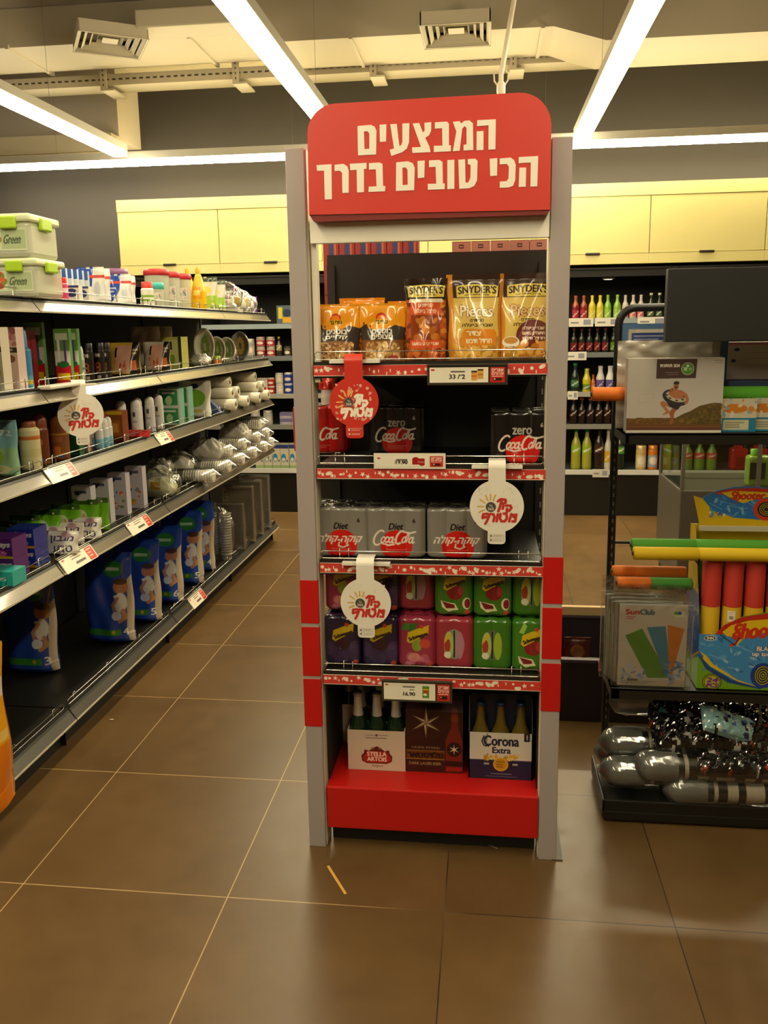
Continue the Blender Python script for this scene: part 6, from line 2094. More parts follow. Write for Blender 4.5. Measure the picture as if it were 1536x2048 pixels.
tw_ = jar(0.034, 0.088, 'd8d2c8', 'cfc8ba', 'd8d0c0')
tbl = jar(0.036, 0.09, '2a3a9a', 'c8c8d0', '2c3a9a')
for j in range(2):
    tn_.put(-1.815, BY + 0.06, FL[2] + .001 + j * .069, f'red tin on the third back shelf, {"lower" if j == 0 else "upper"} one')
    tw_.put(-1.742, BY + 0.06, FL[2] + .001 + j * .089, f'white tin on the third back shelf, {"lower" if j == 0 else "upper"} one')
    tbl.put(-1.665, BY + 0.06, FL[2] + .001 + j * .091, f'blue tin at the grey post, {"lower" if j == 0 else "upper"} one')
def d_pw(c, w, h):
    c.rect(0, h * .5, w, h, '7a74a0'); c.rect(w * .2, h * .2, w * .8, h * .4, 'c8c4d0')
pw = carton_kind('purple_box', 0.11, 0.08, 0.052, 'a8a4b8', d_pw)
for j in range(2):
    pw.put(-1.69, BY + 0.07, FL[3] + .001 + j * .053, f'flat purple and white box on the fourth back shelf, {"lower" if j == 0 else "upper"} one')
line_up(jar(0.04, 0.12, 'c8c4b8', 'cfcabc', 'd0ccc0'), -1.97, 2, 0.11, 3, 'white jar on the fourth back shelf beyond the cup stacks', 'white jars on the fourth back shelf')
def d_mk(c, w, h):
    c.rect(0, h * .8, w, h * .96, '3c4a8a'); c.ell(w * .35, h * .42, w * .3, h * .17, '3a8ab8'); c.ell(w * .35, h * .36, w * .2, h * .08, 'e8e4d8'); c.rect(0, 0, w, h * .12, 'a8c080'); c.ell(w * .8, h * .3, w * .08, h * .05, '4a4a6a')
line_up(carton_kind('milk_carton', 0.07, 0.07, 0.215, 'ddd4bc', d_mk, sidedraw=True), -1.94, 5, 0.0745, 4, 'milk-type carton with a blue oval on the lowest back shelf', 'cartons on the lowest back shelf')
# paper tags on rails
def back_tag(x, lev, w, label, col='e8e4d8'):
    g = G(); g.box(-w / 2, w / 2, -0.004, 0.0, -0.055, 0.012, paint(col, 0.4))
    g.box(w * .1, w * .4, -0.0045, -0.004, -0.04, 0.0, paint('9a9aa8', 0.4)); g.box(-w * .42, -w * .1, -0.0045, -0.004, -0.03, -0.018, paint('8a8a8a', 0.4))
    g.build('shelf_label', None, label, 'shelf label', loc=(x, BY, FL[lev]))
back_tag(0.75, 0, 0.19, 'white shelf label below the red bottles')
back_tag(0.96, 0, 0.2, 'white shelf label below the green bottles')
back_tag(1.30, 0, 0.22, 'white shelf label on the top rail, seen inside the rack frame')
back_tag(0.72, 1, 0.16, 'white shelf label below the dark red-labelled bottles')
back_tag(0.70, 2, 0.08, 'small white shelf label on the third drinks rail')
back_tag(0.94, 4, 0.13, 'white label hanging above the large dark bottle', 'd8d4c8')

# ================================================================== TOY RACK AT RIGHT
RX0, RX1, RF, RB = 0.395, 1.02, 2.40, 2.66
rack = thing('toy_rack', 'black metal rack at right filled with pool toys, topped by a plain black board', 'rack', (0.7, 2.62, 0))
lx = lambda x: x - 0.7
ly = lambda y: y - 2.62
g = G()
R_ = 0.05
pts = [(lx(0.405), 0, 0.02), (lx(0.405), 0, 1.545)]
for i in range(1, 7):
    q = math.radians(180 - i * 15)
    pts.append((lx(0.405 + R_) + R_ * math.cos(q), 0, 1.545 + R_ * math.sin(q)))
pts += [(lx(0.965), 0, 1.595)]
for i in range(1, 7):
    q = math.radians(90 - i * 15)
    pts.append((lx(0.965) + R_ * math.cos(q), 0, 1.545 + R_ * math.sin(q)))
pts += [(lx(1.015), 0, 0.02)]
g.tube(pts, 0.0125, BLACK, seg=10)
for k in range(44):
    for x in (0.405, 1.015):
        g.box(lx(x) - 0.002, lx(x) + 0.002, -0.0135, -0.0115, 0.25 + k * 0.028, 0.262 + k * 0.028, paint('6a665c', 0.5))
g.build('frame', rack)
for nm, z0, z1 in (('upper', 1.214, 1.236), ('lower', 0.428, 0.452)):
    g = G()
    g.box(lx(0.40 if nm == 'upper' else 0.385), lx(RX1), ly(RF), ly(RB), z1 - 0.006, z1, BLACK)
    g.box(lx(0.40 if nm == 'upper' else 0.385), lx(RX1), ly(RF), ly(RF) + 0.008, z0 - 0.01, z1 + 0.001, paint('201e1a', 0.35), bevel=0.002)
    g.box(lx(0.40 if nm == 'upper' else 0.385), lx(0.41), ly(RF), ly(RB), z0 - 0.01, z1, BLACK)
    g.build('shelf', rack)
g = G()
g.box(lx(0.372), lx(1.05), ly(2.40), ly(2.68), 0.005, 0.05, BLACK, bevel=0.012)
g.box(lx(0.372), lx(1.05), ly(2.40), ly(2.41), 0.04, 0.078, BLACK, bevel=0.003)
g.box(lx(0.372), lx(0.38), ly(2.40), ly(2.68), 0.04, 0.078, BLACK, bevel=0.003)
g.build('base_tray', rack)
g = G()
g.box(lx(0.485), lx(1.06), ly(2.33), ly(2.36), 1.495, 1.69, paint('1c1a18', 0.6), bevel=0.002)
g.box(lx(0.55), lx(1.0), ly(2.36), ly(2.615), 1.575, 1.59, BLACK)
g.build('header_board', rack)

# poster and film-wrapped stock behind the front box
c = Canvas(310, 310, 0.4, '4a6c98')
c.rect(16, 0, 286, 294, 'b4ad9c'); c.rect(26, 255, 180, 282, '2c3f7c'); c.lines(2, 32, 259, 130, 278, 'c8c8d4', .35)
c.rect(40, 285, 130, 292, 'c8c2b2')
g = G(); boxp(g, 0.31, 0.02, 0.31, c, '44638c', mat=SATIN)
g.build('poster_board', None, 'grey poster board with a blue border behind the inner tube box', 'board', loc=(0.566, 2.585, 1.2365))
def mkp():
    t = thing('film_packet')
    g = G(); g.box(-0.125, 0.125, -0.006, 0.006, 0, 0.205, paint('c8bfae', 0.4)); g.build('card', t)
    g = G()
    n = 30
    R = random.Random(4)
    X, Z = np.meshgrid(np.linspace(-0.135, 0.135, n + 1), np.linspace(0, 0.26, n + 1))
    Yv = -0.008 - 0.004 * np.sin(X * 90 + 7 * np.sin(Z * 60)) * (Z > 0.18) - 0.003 * np.sin(Z * 150 + X * 50)
    g.grid(np.stack([X, Yv, Z], -1), WFILM); g.grid(np.stack([X, Yv + 0.004, Z], -1)[:, ::-1], CLEAR)
    g.build('film', t)
    return t
fp = Kind(mkp, 'packet')
for i in range(3):
    fp.put(0.523 + 0.004 * i, 2.522 + 0.014 * i, 1.237, f'film-wrapped packet standing behind the inner tube box, {("nearest", "middle", "rearmost")[i]} of three', 0.02 * (i - 1), 'film-wrapped packets')

# box with the inner tube picture
W_, H_ = 262.0, 208.0
c = Canvas(W_, H_, 0.95, 'bdb6ae')
zx = lambda x: (x - 100) / (1440 - 100) * W_
zy = lambda y: (1165 - y) / (1165 - 128) * H_
Pz = lambda L_: [(zx(a), zy(b)) for a, b in L_]
c.rect(0, zy(600), W_, zy(330), 'b9b3aa', .6)
c.poly(Pz([(500, 140), (1062, 140), (1050, 405), (497, 408)]), '4a3430')
c.text(heb('אבוב תחתונית'), zx(550), zy(250), zx(820), zy(212), 'efe6da', .5)
c.lines(2, zx(610), zy(370), zx(810), zy(310), 'a08a80', .25, right=True)
c.ell(zx(932), zy(275), 17.5, 17.5, 'b8b890'); c.ell(zx(932), zy(275), 15.5, 15.5, '4c8a3a'); c.ell(zx(932), zy(235), 4, 3.5, 'd8dcc4'); c.rect(zx(880), zy(300), zx(925), zy(255), 'b8c8a0'); c.rect(zx(945), zy(295), zx(990), zy(260), '8aac70')
c.lines(2, zx(1280), zy(210), zx(1410), zy(150), '8a807a', .3, right=True)
# hills
c.poly(Pz([(90, 965), (300, 960), (500, 955), (800, 955), (900, 900), (1000, 860), (1120, 790), (1250, 760), (1330, 745), (1420, 755), (1440, 1130), (90, 1130)]), '5c4a24')
R = random.Random(2)
for i in range(150):
    x = R.uniform(880, 1430); top = 960 - (x - 880) * 0.4 if x < 1300 else 760
    c.ell(zx(x), zy(R.uniform(max(740, top - 10), 1050)), 5, 4, R.choice(['5c4c20', '6a5424', '4a3c1c', '76602c', '4a4420']), .8)
for i in range(110):
    c.ell(zx(R.uniform(90, 900)), zy(R.uniform(960, 1050)), 6, 2.5, R.choice(['7a5226', '5c4420', '8a5e2c', '6a4c24']), .7)
c.rect(0, zy(1130), W_, zy(1045), '6a4228'); c.rect(0, zy(1090), W_, zy(1060), '7a4c2e', .7); c.rect(0, zy(1130), W_, zy(1100), '4a2a1c', .5)
c.rect(0, 0, W_, zy(1128), 'd8cfc4')
# faint toast mark at left
c.line(Pz([(240, 760), (440, 720), (480, 670), (470, 620), (300, 620), (250, 650), (280, 730)]), 2, 'a89f90', .5)
for k in range(4):
    c.line(Pz([(320 + k * 40, 600), (318 + k * 40, 540)]), 2, 'b0a898', .5)
# man jumping with an inner tube
SK, SK2 = 'b0704c', '9a5a3a'
c.poly(Pz([(565, 745), (610, 715), (710, 770), (690, 805), (640, 790), (705, 860), (700, 890), (625, 915), (605, 905), (660, 870), (580, 780)]), SK)
c.poly(Pz([(760, 810), (850, 790), (800, 850), (770, 900), (770, 960), (750, 1045), (715, 1045), (725, 960), (700, 890), (720, 850)]), SK2)
c.poly(Pz([(660, 730), (700, 800), (820, 845), (850, 800), (900, 750)]), '2c2c2c')
c.ell(zx(782), zy(672), 37, 22, '2f3032', 1, -0.30)
c.ell(zx(790), zy(660), 30, 14, 'b8b098', 1, -0.28)
c.ell(zx(800), zy(635), 24, 10, SK, 1, -0.25)
for a, b in ((655, 632), (705, 680), (800, 712), (880, 700), (905, 660)):
    c.ell(zx(a), zy(b), 4, 2, '2a2a2a', 1, -.3)
c.poly(Pz([(700, 560), (740, 545), (790, 560), (860, 570), (940, 620), (965, 680), (960, 740), (920, 775), (905, 755), (930, 700), (900, 650), (850, 640), (860, 680), (760, 665), (715, 630)]), SK)
c.poly(Pz([(690, 560), (740, 530), (755, 575), (700, 610)]), SK2)
c.ell(zx(783), zy(505), 7.6, 11, SK); c.ell(zx(786), zy(470), 8, 5, '3a2a22'); c.ell(zx(783), zy(532), 5.5, 4.5, '6a4430')
g = G(); boxp(g, 0.264, 0.045, 0.206, c, 'b0a89e', mat=SATIN)
g.build('inner_tube_box', None, 'grey box showing a man jumping in an inner tube, on the upper rack shelf', 'box', loc=(0.5345, 2.43, 1.2365), rz=0.0).scale = (1, 1, 1.03)

# -- foam water shooters ---------------------------------------------
def shooter(L_, r, body, grip, f=0.4, plug='3a3a34'):
    def mk():
        t = thing('foam_water_shooter')
        fo = paint(body, 0.7); gr_ = paint(grip, 0.7)
        g = G(); g.lathe([(r * 0.35, L_ * f), (r * 0.97, L_ * f), (r, L_ * f + 0.003), (r, L_ - 0.004), (r * 0.92, L_), (r * 0.3, L_)], fo, seg=24, axis='x'); g.build('barrel', t)
        g = G(); g.lathe([(r * 0.3, 0), (r * 0.92, 0), (r, 0.004), (r, L_ * f - 0.002), (r * 0.9, L_ * f)], gr_, seg=24, axis='x'); g.build('grip', t)
        g = G(); g.lathe([(r * 0.3, -0.004), (r * 0.34, -0.004), (r * 0.34, 0.002)], paint(plug, 0.4), seg=14, axis='x'); g.build('plug', t)
        g = G(); g.lathe([(r * 0.3, L_ - 0.002), (r * 0.34, L_ + 0.004), (0.0001, L_ + 0.004)], paint(plug, 0.4), seg=14, axis='x'); g.build('plug', t)
        return t
    return Kind(mk, 'foam toy')
shooter(0.62, 0.0205, '5cac2a', 'e8781a', 0.3).put(0.312, 2.478, 1.343, 'orange and green foam shooter sticking out on both sides of the inner tube box', 0.0, tilt=(0, 0.085))
s_ = shooter(0.62, 0.0195, '4a9420', '4a9420', 0.3)
s_.put(0.437, 2.447, 0.893, 'long green foam shooter lying behind the yellow one', 0.0)
shooter(0.62, 0.0195, 'd8b40c', 'd8b40c', 0.3).put(0.437, 2.407, 0.878, 'long yellow foam shooter lying in front of the green one', 0.0)
shooter(0.22, 0.017, 'e0741a', 'e0741a', 0.3).put(0.392, 2.50, 0.795, 'orange foam shooter above the clear water toy bags', -0.02, tilt=(0, -0.03))
shooter(0.22, 0.0185, '3f8a2c', 'e0741a', 0.45).put(0.400, 2.455, 0.771, 'orange and green foam shooter just above the front water toy bag', 0.0, tilt=(0, -0.05))

# supports for the lying shooters: wire arms of the rack
g = G()
for x in (0.62, 0.85, 0.95):
    g.tube([(lx(x), ly(2.62), 0.855), (lx(x), ly(2.385), 0.853), (lx(x), ly(2.382), 0.87)], 0.003, BLACK)
g.tube([(lx(0.405), 0, 0.855), (lx(1.015), 0, 0.855)], 0.005, BLACK)
g.tube([(lx(0.405), 0, 1.333), (lx(1.015), 0, 1.333)], 0.004, BLACK)
for x in (0.43, 0.76, 0.9):
    g.tube([(lx(x), 0, 1.333), (lx(x), ly(2.46), 1.333)], 0.003, BLACK)
g.build('wire_arm', rack)

# -- clear bags with inflatable picture cards -------------------------
def d_sc(c, w, h):
    c.poly([(14, 138), (52, 158), (118, 24), (68, 22)], '4c8a2c'); c.poly([(62, 162), (104, 166), (122, 22), (110, 24)], '2f82a4'); c.poly([(108, 170), (146, 160), (122, 24), (116, 26)], 'c8782c')
    c.blobs(26, 6, 10, 60, 56, 3, 9, ['4a78b8', '7a9ccc', 'a8bcd8'], 4, .8, .5); c.blobs(30, 105, 8, 148, 70, 3, 10, ['4a78b8', '7a9ccc', '2c62a8'], 5, .8, .6)
    c.rect(0, 0, w, 18, 'b8ad9c', .7); c.lines(2, 8, 4, 90, 14, '6a6258', .3); c.rect(22, 13, 46, 19, '5a5248')
    c.text('Sun', 14, 196, 44, 210, 'b82a3a', 1.0); c.text('Club', 46, 196, 78, 210, '1c6a7a', 1.0); c.lines(2, 16, 182, 36, 192, 'b84a5a', .5)
    c.rect(122, 192, 142, 208, 'd8dcb8'); c.rect(122, 198, 130, 206, '4a9a3a'); c.rect(130, 198, 138, 206, '2a5a9a')
def mkb():
    t = thing('water_toy_bag')
    c = Canvas(152, 222, 0.95, 'c9bfb0'); d_sc(c, 152, 222)
    g = G(); boxp(g, 0.15, 0.012, 0.222, c, 'b8c4c8', mat=SATIN, z=0.004); g.build('picture_card', t)
    g = G()
    n = 34
    X, Z = np.meshgrid(np.linspace(-0.088, 0.088, n + 1), np.linspace(0, 0.275, n + 1))
    A = np.exp(-((np.abs(X) - 0.08) / 0.012) ** 2) + (Z > 0.225)
    Yv = -0.0095 - 0.0035 * A * np.sin(X * 160 + 4 * np.sin(Z * 90)) - 0.0008 * np.sin(Z * 120 + X * 70)
    P = np.stack([X, Yv, Z], -1)
    keep = ~((np.abs(X[:-1, :-1]) < 0.014) & (np.abs(Z[:-1, :-1] - 0.253) < 0.006))
    g.cells(P, np.ones((n, n, 3)), CLEAR, keep)
    P2 = P.copy(); P2[..., 1] = 0.008 + 0.5 * (P[..., 1] + 0.0095)
    g.cells(P2[:, ::-1], np.ones((n, n, 3)), CLEAR, keep[:, ::-1])
    g.tube([(-0.088, 0, 0.2), (-0.088, 0, 0.0), (0.088, 0, 0.0), (0.088, 0, 0.2)], 0.001, WFILM)
    g.tube([(-0.088, 0.0, 0.232), (-0.04, -0.004, 0.235), (0.0, 0, 0.231), (0.088, 0, 0.225)], 0.0014, WFILM)
    g.build('film', t)
    return t
wb = Kind(mkb, 'water toy bag')
for i in range(4):
    wb.put(0.505 - 0.009 * i, 2.422 + 0.022 * i, 0.4525 + 0.0, 'clear bag with green, blue and orange inflatable sticks on the card, ' + ('frontmost' if i == 0 else f'{ORD[i]} from the front'), 0.01 * i, 'inflatable stick bags', tilt=(-0.03, 0.02 - 0.01 * i), scale=(1.33, 1, 1.16 + 0.015 * i))

# -- display box with foam shooters -----------------------------------
def splash(c, x0, y0, x1, y1, seed, n=90):
    c.blobs(n, x0, y0, x1, y1, 3, 12, ['3a78b8', '6aa0cc', '9cc0d8', '2a5c9c', '4a8cc4'], seed, .75, .5)
    R = random.Random(seed)
    for i in range(8):
        a = R.uniform(x0, x1); b = R.uniform(y0, y1)
        c.line([(a, b), (a + R.uniform(20, 60), b - R.uniform(5, 25))], 1.2, 'c8dce8', .7)
dbx = thing('display_box', 'blue and green display box for foam shooters on the lower rack shelf', 'display box', (0.81, 2.50, 0.4525))
c = Canvas(340, 280, 0.7, '6a9a1c')
arc = [(x, 132 + 95 * math.sin(math.pi * min(1, max(0, (x - 0) / 340)))) for x in range(0, 341, 10)]
c.poly([(0, 118)] + [(x, 168 - 140 * math.cos(x / 340 * math.pi / 2 * 1.0) ** 1.0 * 0 - 0 + 0) for x in ()] + [(0, 140), (340, 140), (340, 10), (200, 12), (90, 40), (30, 80)], '2a5aa0')
c.poly([(10, 112), (40, 72), (110, 30), (230, 6), (340, 0), (340, 200), (0, 200), (0, 130)], '3f86be')
splash(c, 10, 60, 340, 190, 4, 130)
c.poly([(0, 116), (34, 74), (100, 34), (190, 12), (186, 6), (90, 24), (24, 66), (0, 108)], '1f3f84'); c.poly([(0, 124), (16, 106), (14, 98), (38, 74), (120, 28), (190, 10), (118, 34), (44, 82), (24, 108)], 'd8b41c')
c.poly([(48, 180), (70, 206), (120, 232), (190, 246), (340, 240), (340, 190), (48, 176)], 'b82a1c')
c.poly([(66, 184), (90, 206), (140, 222), (200, 228), (330, 220), (330, 196), (200, 190), (130, 168), (108, 140), (112, 168), (78, 172)], 'dcb81c')
c.text('Shooter', 94, 168, 250, 216, 'c8341c', 3.2, shear=.25, rot=.08); c.line([(118, 196), (98, 176), (116, 166), (104, 148), (92, 142)], 7, 'c8341c')
c.line([(60, 176), (104, 144), (116, 168)], 3, '1c2a50')
c.text('BLAST', 168, 128, 220, 142, '3a1c4a', 3); c.text('BLAST', 168, 128, 220, 142, 'e8e4e0', .8); c.text('up to', 156, 108, 200, 122, '3a1c4a', 3); c.text('up to', 156, 108, 200, 122, 'e8e4e0', .8)
c.ell(190, 50, 36, 40, '1c3a8a'); c.ell(190, 50, 24, 30, '15203a')
for r in (22, 16, 10, 4):
    c.arc(190, 50, r, r * 1.3, 0, 360, 2.2, 'c8b41c')
c.ell(44, 24, 28, 27, '1a1c14'); c.ell(44, 24, 25.5, 24.5, 'b8bc2c'); c.ell(44, 24, 23.5, 22.5, '1a1c14'); c.ell(44, 24, 21.5, 20.5, 'a8b02c')
c.text('24', 28, 24, 60, 38, '7a2a8a', 1.6, shear=.2); c.text('PCS', 29, 8, 60, 20, '7a2a8a', 1.6, shear=.2)
c.ell(32, 164, 18, 9, 'd8dce0'); c.ell(32, 164, 16, 7, '24305a'); c.text('SHN', 22, 160, 42, 168, 'e0d8a0', .8)
# lower front edge follows a curve: cut the front sheet
g = G()
H, W = c.a.shape[:2]
X, Z = np.meshgrid(np.linspace(-0.17, 0.17, W + 1), np.linspace(0, 0.28, H + 1))
xm = (np.arange(W) + 0.5) / W * 340
topc = np.where(xm < 45, 176, np.interp(xm, [45, 70, 120, 190, 260, 340], [176, 206, 234, 250, 246, 226]))
keep = ((np.arange(H) + 0.5) / H * 280)[:, None] < topc[None]
g.cells(np.stack([X, np.full_like(X, -0.085), Z], -1), c.lin(), GLOSS, keep, smooth=False)
g.build('front_panel', dbx)
def q4(g, p, col):
    g.add(p, [(0, 1, 2, 3)], GLOSS, col)
g = G()
c2 = Canvas(170, 480, 0.35, '2a5aa0'); c2.poly([(0, 0), (170, 0), (170, 90), (90, 60), (0, 110)], '6a9a1c'); c2.line([(0, 120), (80, 70), (170, 100)], 6, 'd8b41c'); splash(c2, 0, 110, 170, 260, 3, 40); c2.rect(0, 290, 170, 480, 'c8a818')
for s in (-1, 1):
    H, W = c2.a.shape[:2]
    Yg, Z = np.meshgrid(np.linspace(-0.085, 0.085, W + 1), np.linspace(0, 0.48, H + 1))
    ym = (np.arange(W) + 0.5) / W
    keep = ((np.arange(H) + 0.5) / H * 0.48)[:, None] < (0.21 + 0.27 * np.clip(ym * 1.6, 0, 1))[None]
    g.cells(np.stack([np.full_like(Yg, s * 0.17), Yg, Z], -1), c2.lin(), GLOSS, keep, smooth=False)
g.box(-0.17, 0.17, -0.085, 0.085, 0.0, 0.003, GLOSS, '8a8a6a')
g.build('side_panel', dbx)
# header card
c = Canvas(340, 125, 0.8, 'd0ac18')
c.poly([(0, 0), (0, 0), (0, 0)], 'd0ac18')
top_h = lambda x: np.interp(x, [0, 28, 36, 70, 120, 180, 240, 300, 340], [92, 84, 92, 108, 120, 122, 116, 112, 108])
c.poly([(28, 84), (36, 93), (70, 110), (120, 124), (180, 125), (340, 112), (340, 18), (200, 20), (120, 26), (90, 38), (60, 46)], '2c6cae')
splash(c, 50, 30, 340, 90, 6, 70)
c.poly([(60, 100), (110, 114), (180, 118), (260, 112), (260, 104), (150, 106), (80, 96)], 'b8301c')
c.poly([(84, 102), (120, 108), (230, 104), (230, 92), (170, 78), (150, 70), (130, 78), (104, 90)], 'd8b41c')
c.text('Shooter', 112, 82, 210, 106, 'c0341c', 2, shear=.25); c.line([(128, 96), (118, 84), (134, 80), (130, 70)], 4, 'c0341c')
c.ell(218, 52, 38, 34, 'c83a24'); c.ell(218, 52, 26, 23, '1c1c1c')
for r in (20, 14, 8):
    c.arc(218, 52, r, r * .9, 0, 360, 2, 'b8a83a')
c.blobs(16, 40, 28, 96, 42, 2, 5, ['3a6aa8', 'c8b060', 'b84a3a', 'e0d8c0'], 5)
g = G()
H, W = c.a.shape[:2]
X, Z = np.meshgrid(np.linspace(-0.17, 0.17, W + 1), np.linspace(0.0, 0.125, H + 1))
xm = (np.arange(W) + 0.5) / W * 340
zm = ((np.arange(H) + 0.5) / H * 125)[:, None]
keep = (zm < top_h(xm)[None]) & (xm[None] > (40 - 0.4 * zm) * (zm < 90) * 0.55)
Yv = 0.06 + Z * 0.12
g.cells(np.stack([X, Yv, Z + 0.475], -1), c.lin(), GLOSS, keep, smooth=False)
P = np.stack([X, Yv + 0.003, Z + 0.475], -1)
g.cells(P[:, ::-1], np.broadcast_to(np.array(hx('b8a890')), c.lin().shape), MATTE, keep[:, ::-1], smooth=False)
g.box(-0.15, 0.17, 0.045, 0.062, 0.462, 0.476, paint('c8bfa8', 0.5))
g.box(-0.17, 0.17, 0.082, 0.085, 0.0, 0.476, GLOSS, 'b8a018')
g.build('header_card', dbx)

def up_shooter(top, body):
    def mk():
        t = thing('foam_water_shooter')
        r = 0.0275
        g = G(); g.lathe([(r, 0), (r, 0.245), (r * 0.97, 0.247)], paint(body, 0.7), seg=28); g.build('barrel', t)
        g = G(); g.lathe([(r * 1.01, 0.247), (r * 1.02, 0.25), (r * 1.02, 0.382), (r * 0.92, 0.388), (r * 0.45, 0.388), (r * 0.4, 0.386)], paint(top, 0.65), seg=28); g.build('grip', t)
        g = G(); g.lathe([(r * 0.5, 0.3865), (r * 0.45, 0.391), (0.0001, 0.391)], paint('d8cfa8', 0.4), seg=14)
        g.lathe([(r * 0.92, 0.3875), (r * 0.96, 0.3885), (r * 0.86, 0.3885)], paint('b89a2c', 0.6), seg=28, caps=False); g.build('plug', t)
        return t
    return Kind(mk, 'foam toy')
ra, gb_ = up_shooter('c8382a', 'd0a80e'), up_shooter('5a9a1c', '2a5aa0')
for i in range(5):
    ra.put(0.677 + i * 0.0625, 2.452, 0.4565 + 0.006, f'red and yellow foam shooter in front in the display box, {ORD[i]} from the left', 0, 'front shooters in the display box')
for i in range(5):
    gb_.put(0.668 + i * 0.0625, 2.515, 0.4565 + 0.012, f'green-topped foam shooter in the second row of the display box, {ORD[i]} from the left', 0, 'green shooters in the display box')
g = G(); c = Canvas(22, 34, 1.2, 'e4dccb')
for k in range(8):
    c.rect(5 + k * 1.6, 8, 5.8 + k * 1.6, 18, '2a2622')
c.lines(2, 3, 22, 19, 31, '8a8074', .3)
H, W = c.a.shape[:2]
th, z = np.meshgrid(np.linspace(-2.25, -1.45, W + 1), np.linspace(0, 0.034, H + 1))
g.cells(np.stack([0.0282 * np.cos(th), 0.0282 * np.sin(th), z], -1), c.lin(), MATTE)
g.build('barcode_sticker', None, 'white barcode sticker on the second red and yellow foam shooter', 'sticker', loc=(0.7395, 2.452, 0.665))

# -- grey-headed tube toys on the tray --------------------------------
def mkr():
    t = thing('foam_rocket')
    g = G(); r = 0.047
    g.lathe([(0.0001, 0.0), (r * 0.45, 0.004), (r * 0.8, 0.018), (r * 0.97, 0.04), (r, 0.07), (r * 0.98, 0.125), (r * 0.93, 0.13)], paint('7a7a74', 0.5), seg=28, axis='x'); g.build('dome_head', t)
    g = G()
    g.lathe([(r * 0.8, 0.128), (r * 0.82, 0.14), (r * 0.78, 0.5), (r * 0.6, 0.51)], paint('1c1a18', 0.35, coat=0.5), seg=24, axis='x')
    for a, b in ((0.15, 0.162), (0.19, 0.222), (0.245, 0.30), (0.33, 0.36), (0.38, 0.43)):
        g.lathe([(r * 0.825, a), (r * 0.83, b)], paint('b8ad98', 0.45), seg=24, axis='x', caps=False)
    g.build('striped_handle', t)
    g = G()
    n, m = 34, 26
    X, T = np.meshgrid(np.linspace(-0.008, 0.56, n), np.linspace(0, 2 * np.pi, m + 1)[:-1], indexing='ij')
    rr = r * 1.1 * np.interp(X, [-0.008, 0.004, 0.03, 0.14, 0.2, 0.5, 0.56], [0.12, 0.5, 0.98, 1.03, 0.95, 0.95, 0.6]) * (1 + 0.055 * np.sin(5 * T + X * 40) * np.sin(X * 70 + 3 * T) + 0.03 * np.sin(9 * T - X * 90))
    g.grid(np.stack([X, rr * np.cos(T), rr * np.sin(T)], -1), CLEAR, None, True, closed=True)
    g.build('film_wrap', t)
    return t
rk = Kind(mkr, 'toy')
for x, y, z, a, e, lb in ((0.372, 2.47, 0.142, 0.12, 0.0, 'lowest left one'), (0.375, 2.60, 0.135, 0.1, 0.0, 'one behind the lowest left, at tray level'), (0.378, 2.535, 0.205, 0.15, 0.02, 'middle one against the rack post'), (0.47, 2.45, 0.177, 0.06, -0.16, 'middle one, tilted up to the right'),
                       (0.56, 2.445, 0.106 + 0.045, 0.0, 0.02, 'front one lying lowest at the right'), (0.41, 2.62, 0.318, 0.1, 0.0, 'topmost, set back in shade')):
    rk.put(x, y, z - (0.045 if 'front one' in lb else 0), 'grey domed foam toy with striped black body, ' + lb, a, None, tilt=(0.3, e))

# crinkled film bags piled over the toys
def sheet(name, x, y, z, w, d, h, seed, cols, label, rz=0, res=0.005, tip=0.0, pitch=0.0):
    R = random.Random(seed)
    n, m = int(w / res), int(d / res)
    X, Yv = np.meshgrid(np.linspace(-w / 2, w / 2, n + 1), np.linspace(-d / 2, d / 2, m + 1))
    Zv = np.zeros_like(X)
    for k in range(16):
        a, b, p = R.uniform(-130, 130), R.uniform(-130, 130), R.uniform(0, 6)
        Zv += np.abs(np.sin(a * X + b * Yv + p + 1.5 * np.sin(b * X * .4)))
    env = np.clip(1 - (2 * X / w) ** 4, 0, 1) * np.clip(1 - (2 * Yv / d) ** 4, 0, 1)
    Zv = (Zv / 16 * h * 0.55 + h * 0.6) * env ** 0.5 + tip * X
    c = Canvas(w * 1000, d * 1000, n / (w * 1000), cols[0], ss=1)
    c.blobs(int(110 * w * d / 0.03), 0, 0, w * 1000, d * 1000, 3, 11, cols, seed)
    C = c.lin()
    C = C[np.minimum((np.arange(m) * C.shape[0] / m).astype(int), C.shape[0] - 1)][:, np.minimum((np.arange(n) * C.shape[1] / n).astype(int), C.shape[1] - 1)]
    g = G()
    g.cells(np.stack([X, Yv, Zv], -1), C, paint('attr', 0.12, coat=1.0), smooth=False)
    P = np.stack([X, Yv, np.minimum(Zv - 0.004, 0.002 + tip * X)], -1)[:, ::-1]
    g.grid(P[::2, ::2], paint('1a1816', 0.3), None)
    o = g.build(name, None, label, 'toy bag', loc=(x, y, z), rz=rz)
    o.rotation_euler.x = pitch
    return o
DK = ['151412', '1c1a18', '0f0e0d', '2a2622', '6a6a66', '1a1a1c', '3a3c40']
sheet('film_toy_bag', 0.735, 2.55, 0.27, 0.40, 0.22, 0.07, 3, DK + ['7a2418', 'a8a8a0'], 'crinkled black film bag heaped over the striped toys on the tray', 0.0, pitch=0.5)
sheet('film_toy_bag', 0.70, 2.60, 0.315, 0.34, 0.2, 0.05, 5, DK + ['2a6a78', '5a3a8a', 'b03a24'], 'crinkled dark film bag with coloured flecks, at the top of the toy heap', 0.0, tip=-0.05, pitch=0.6)
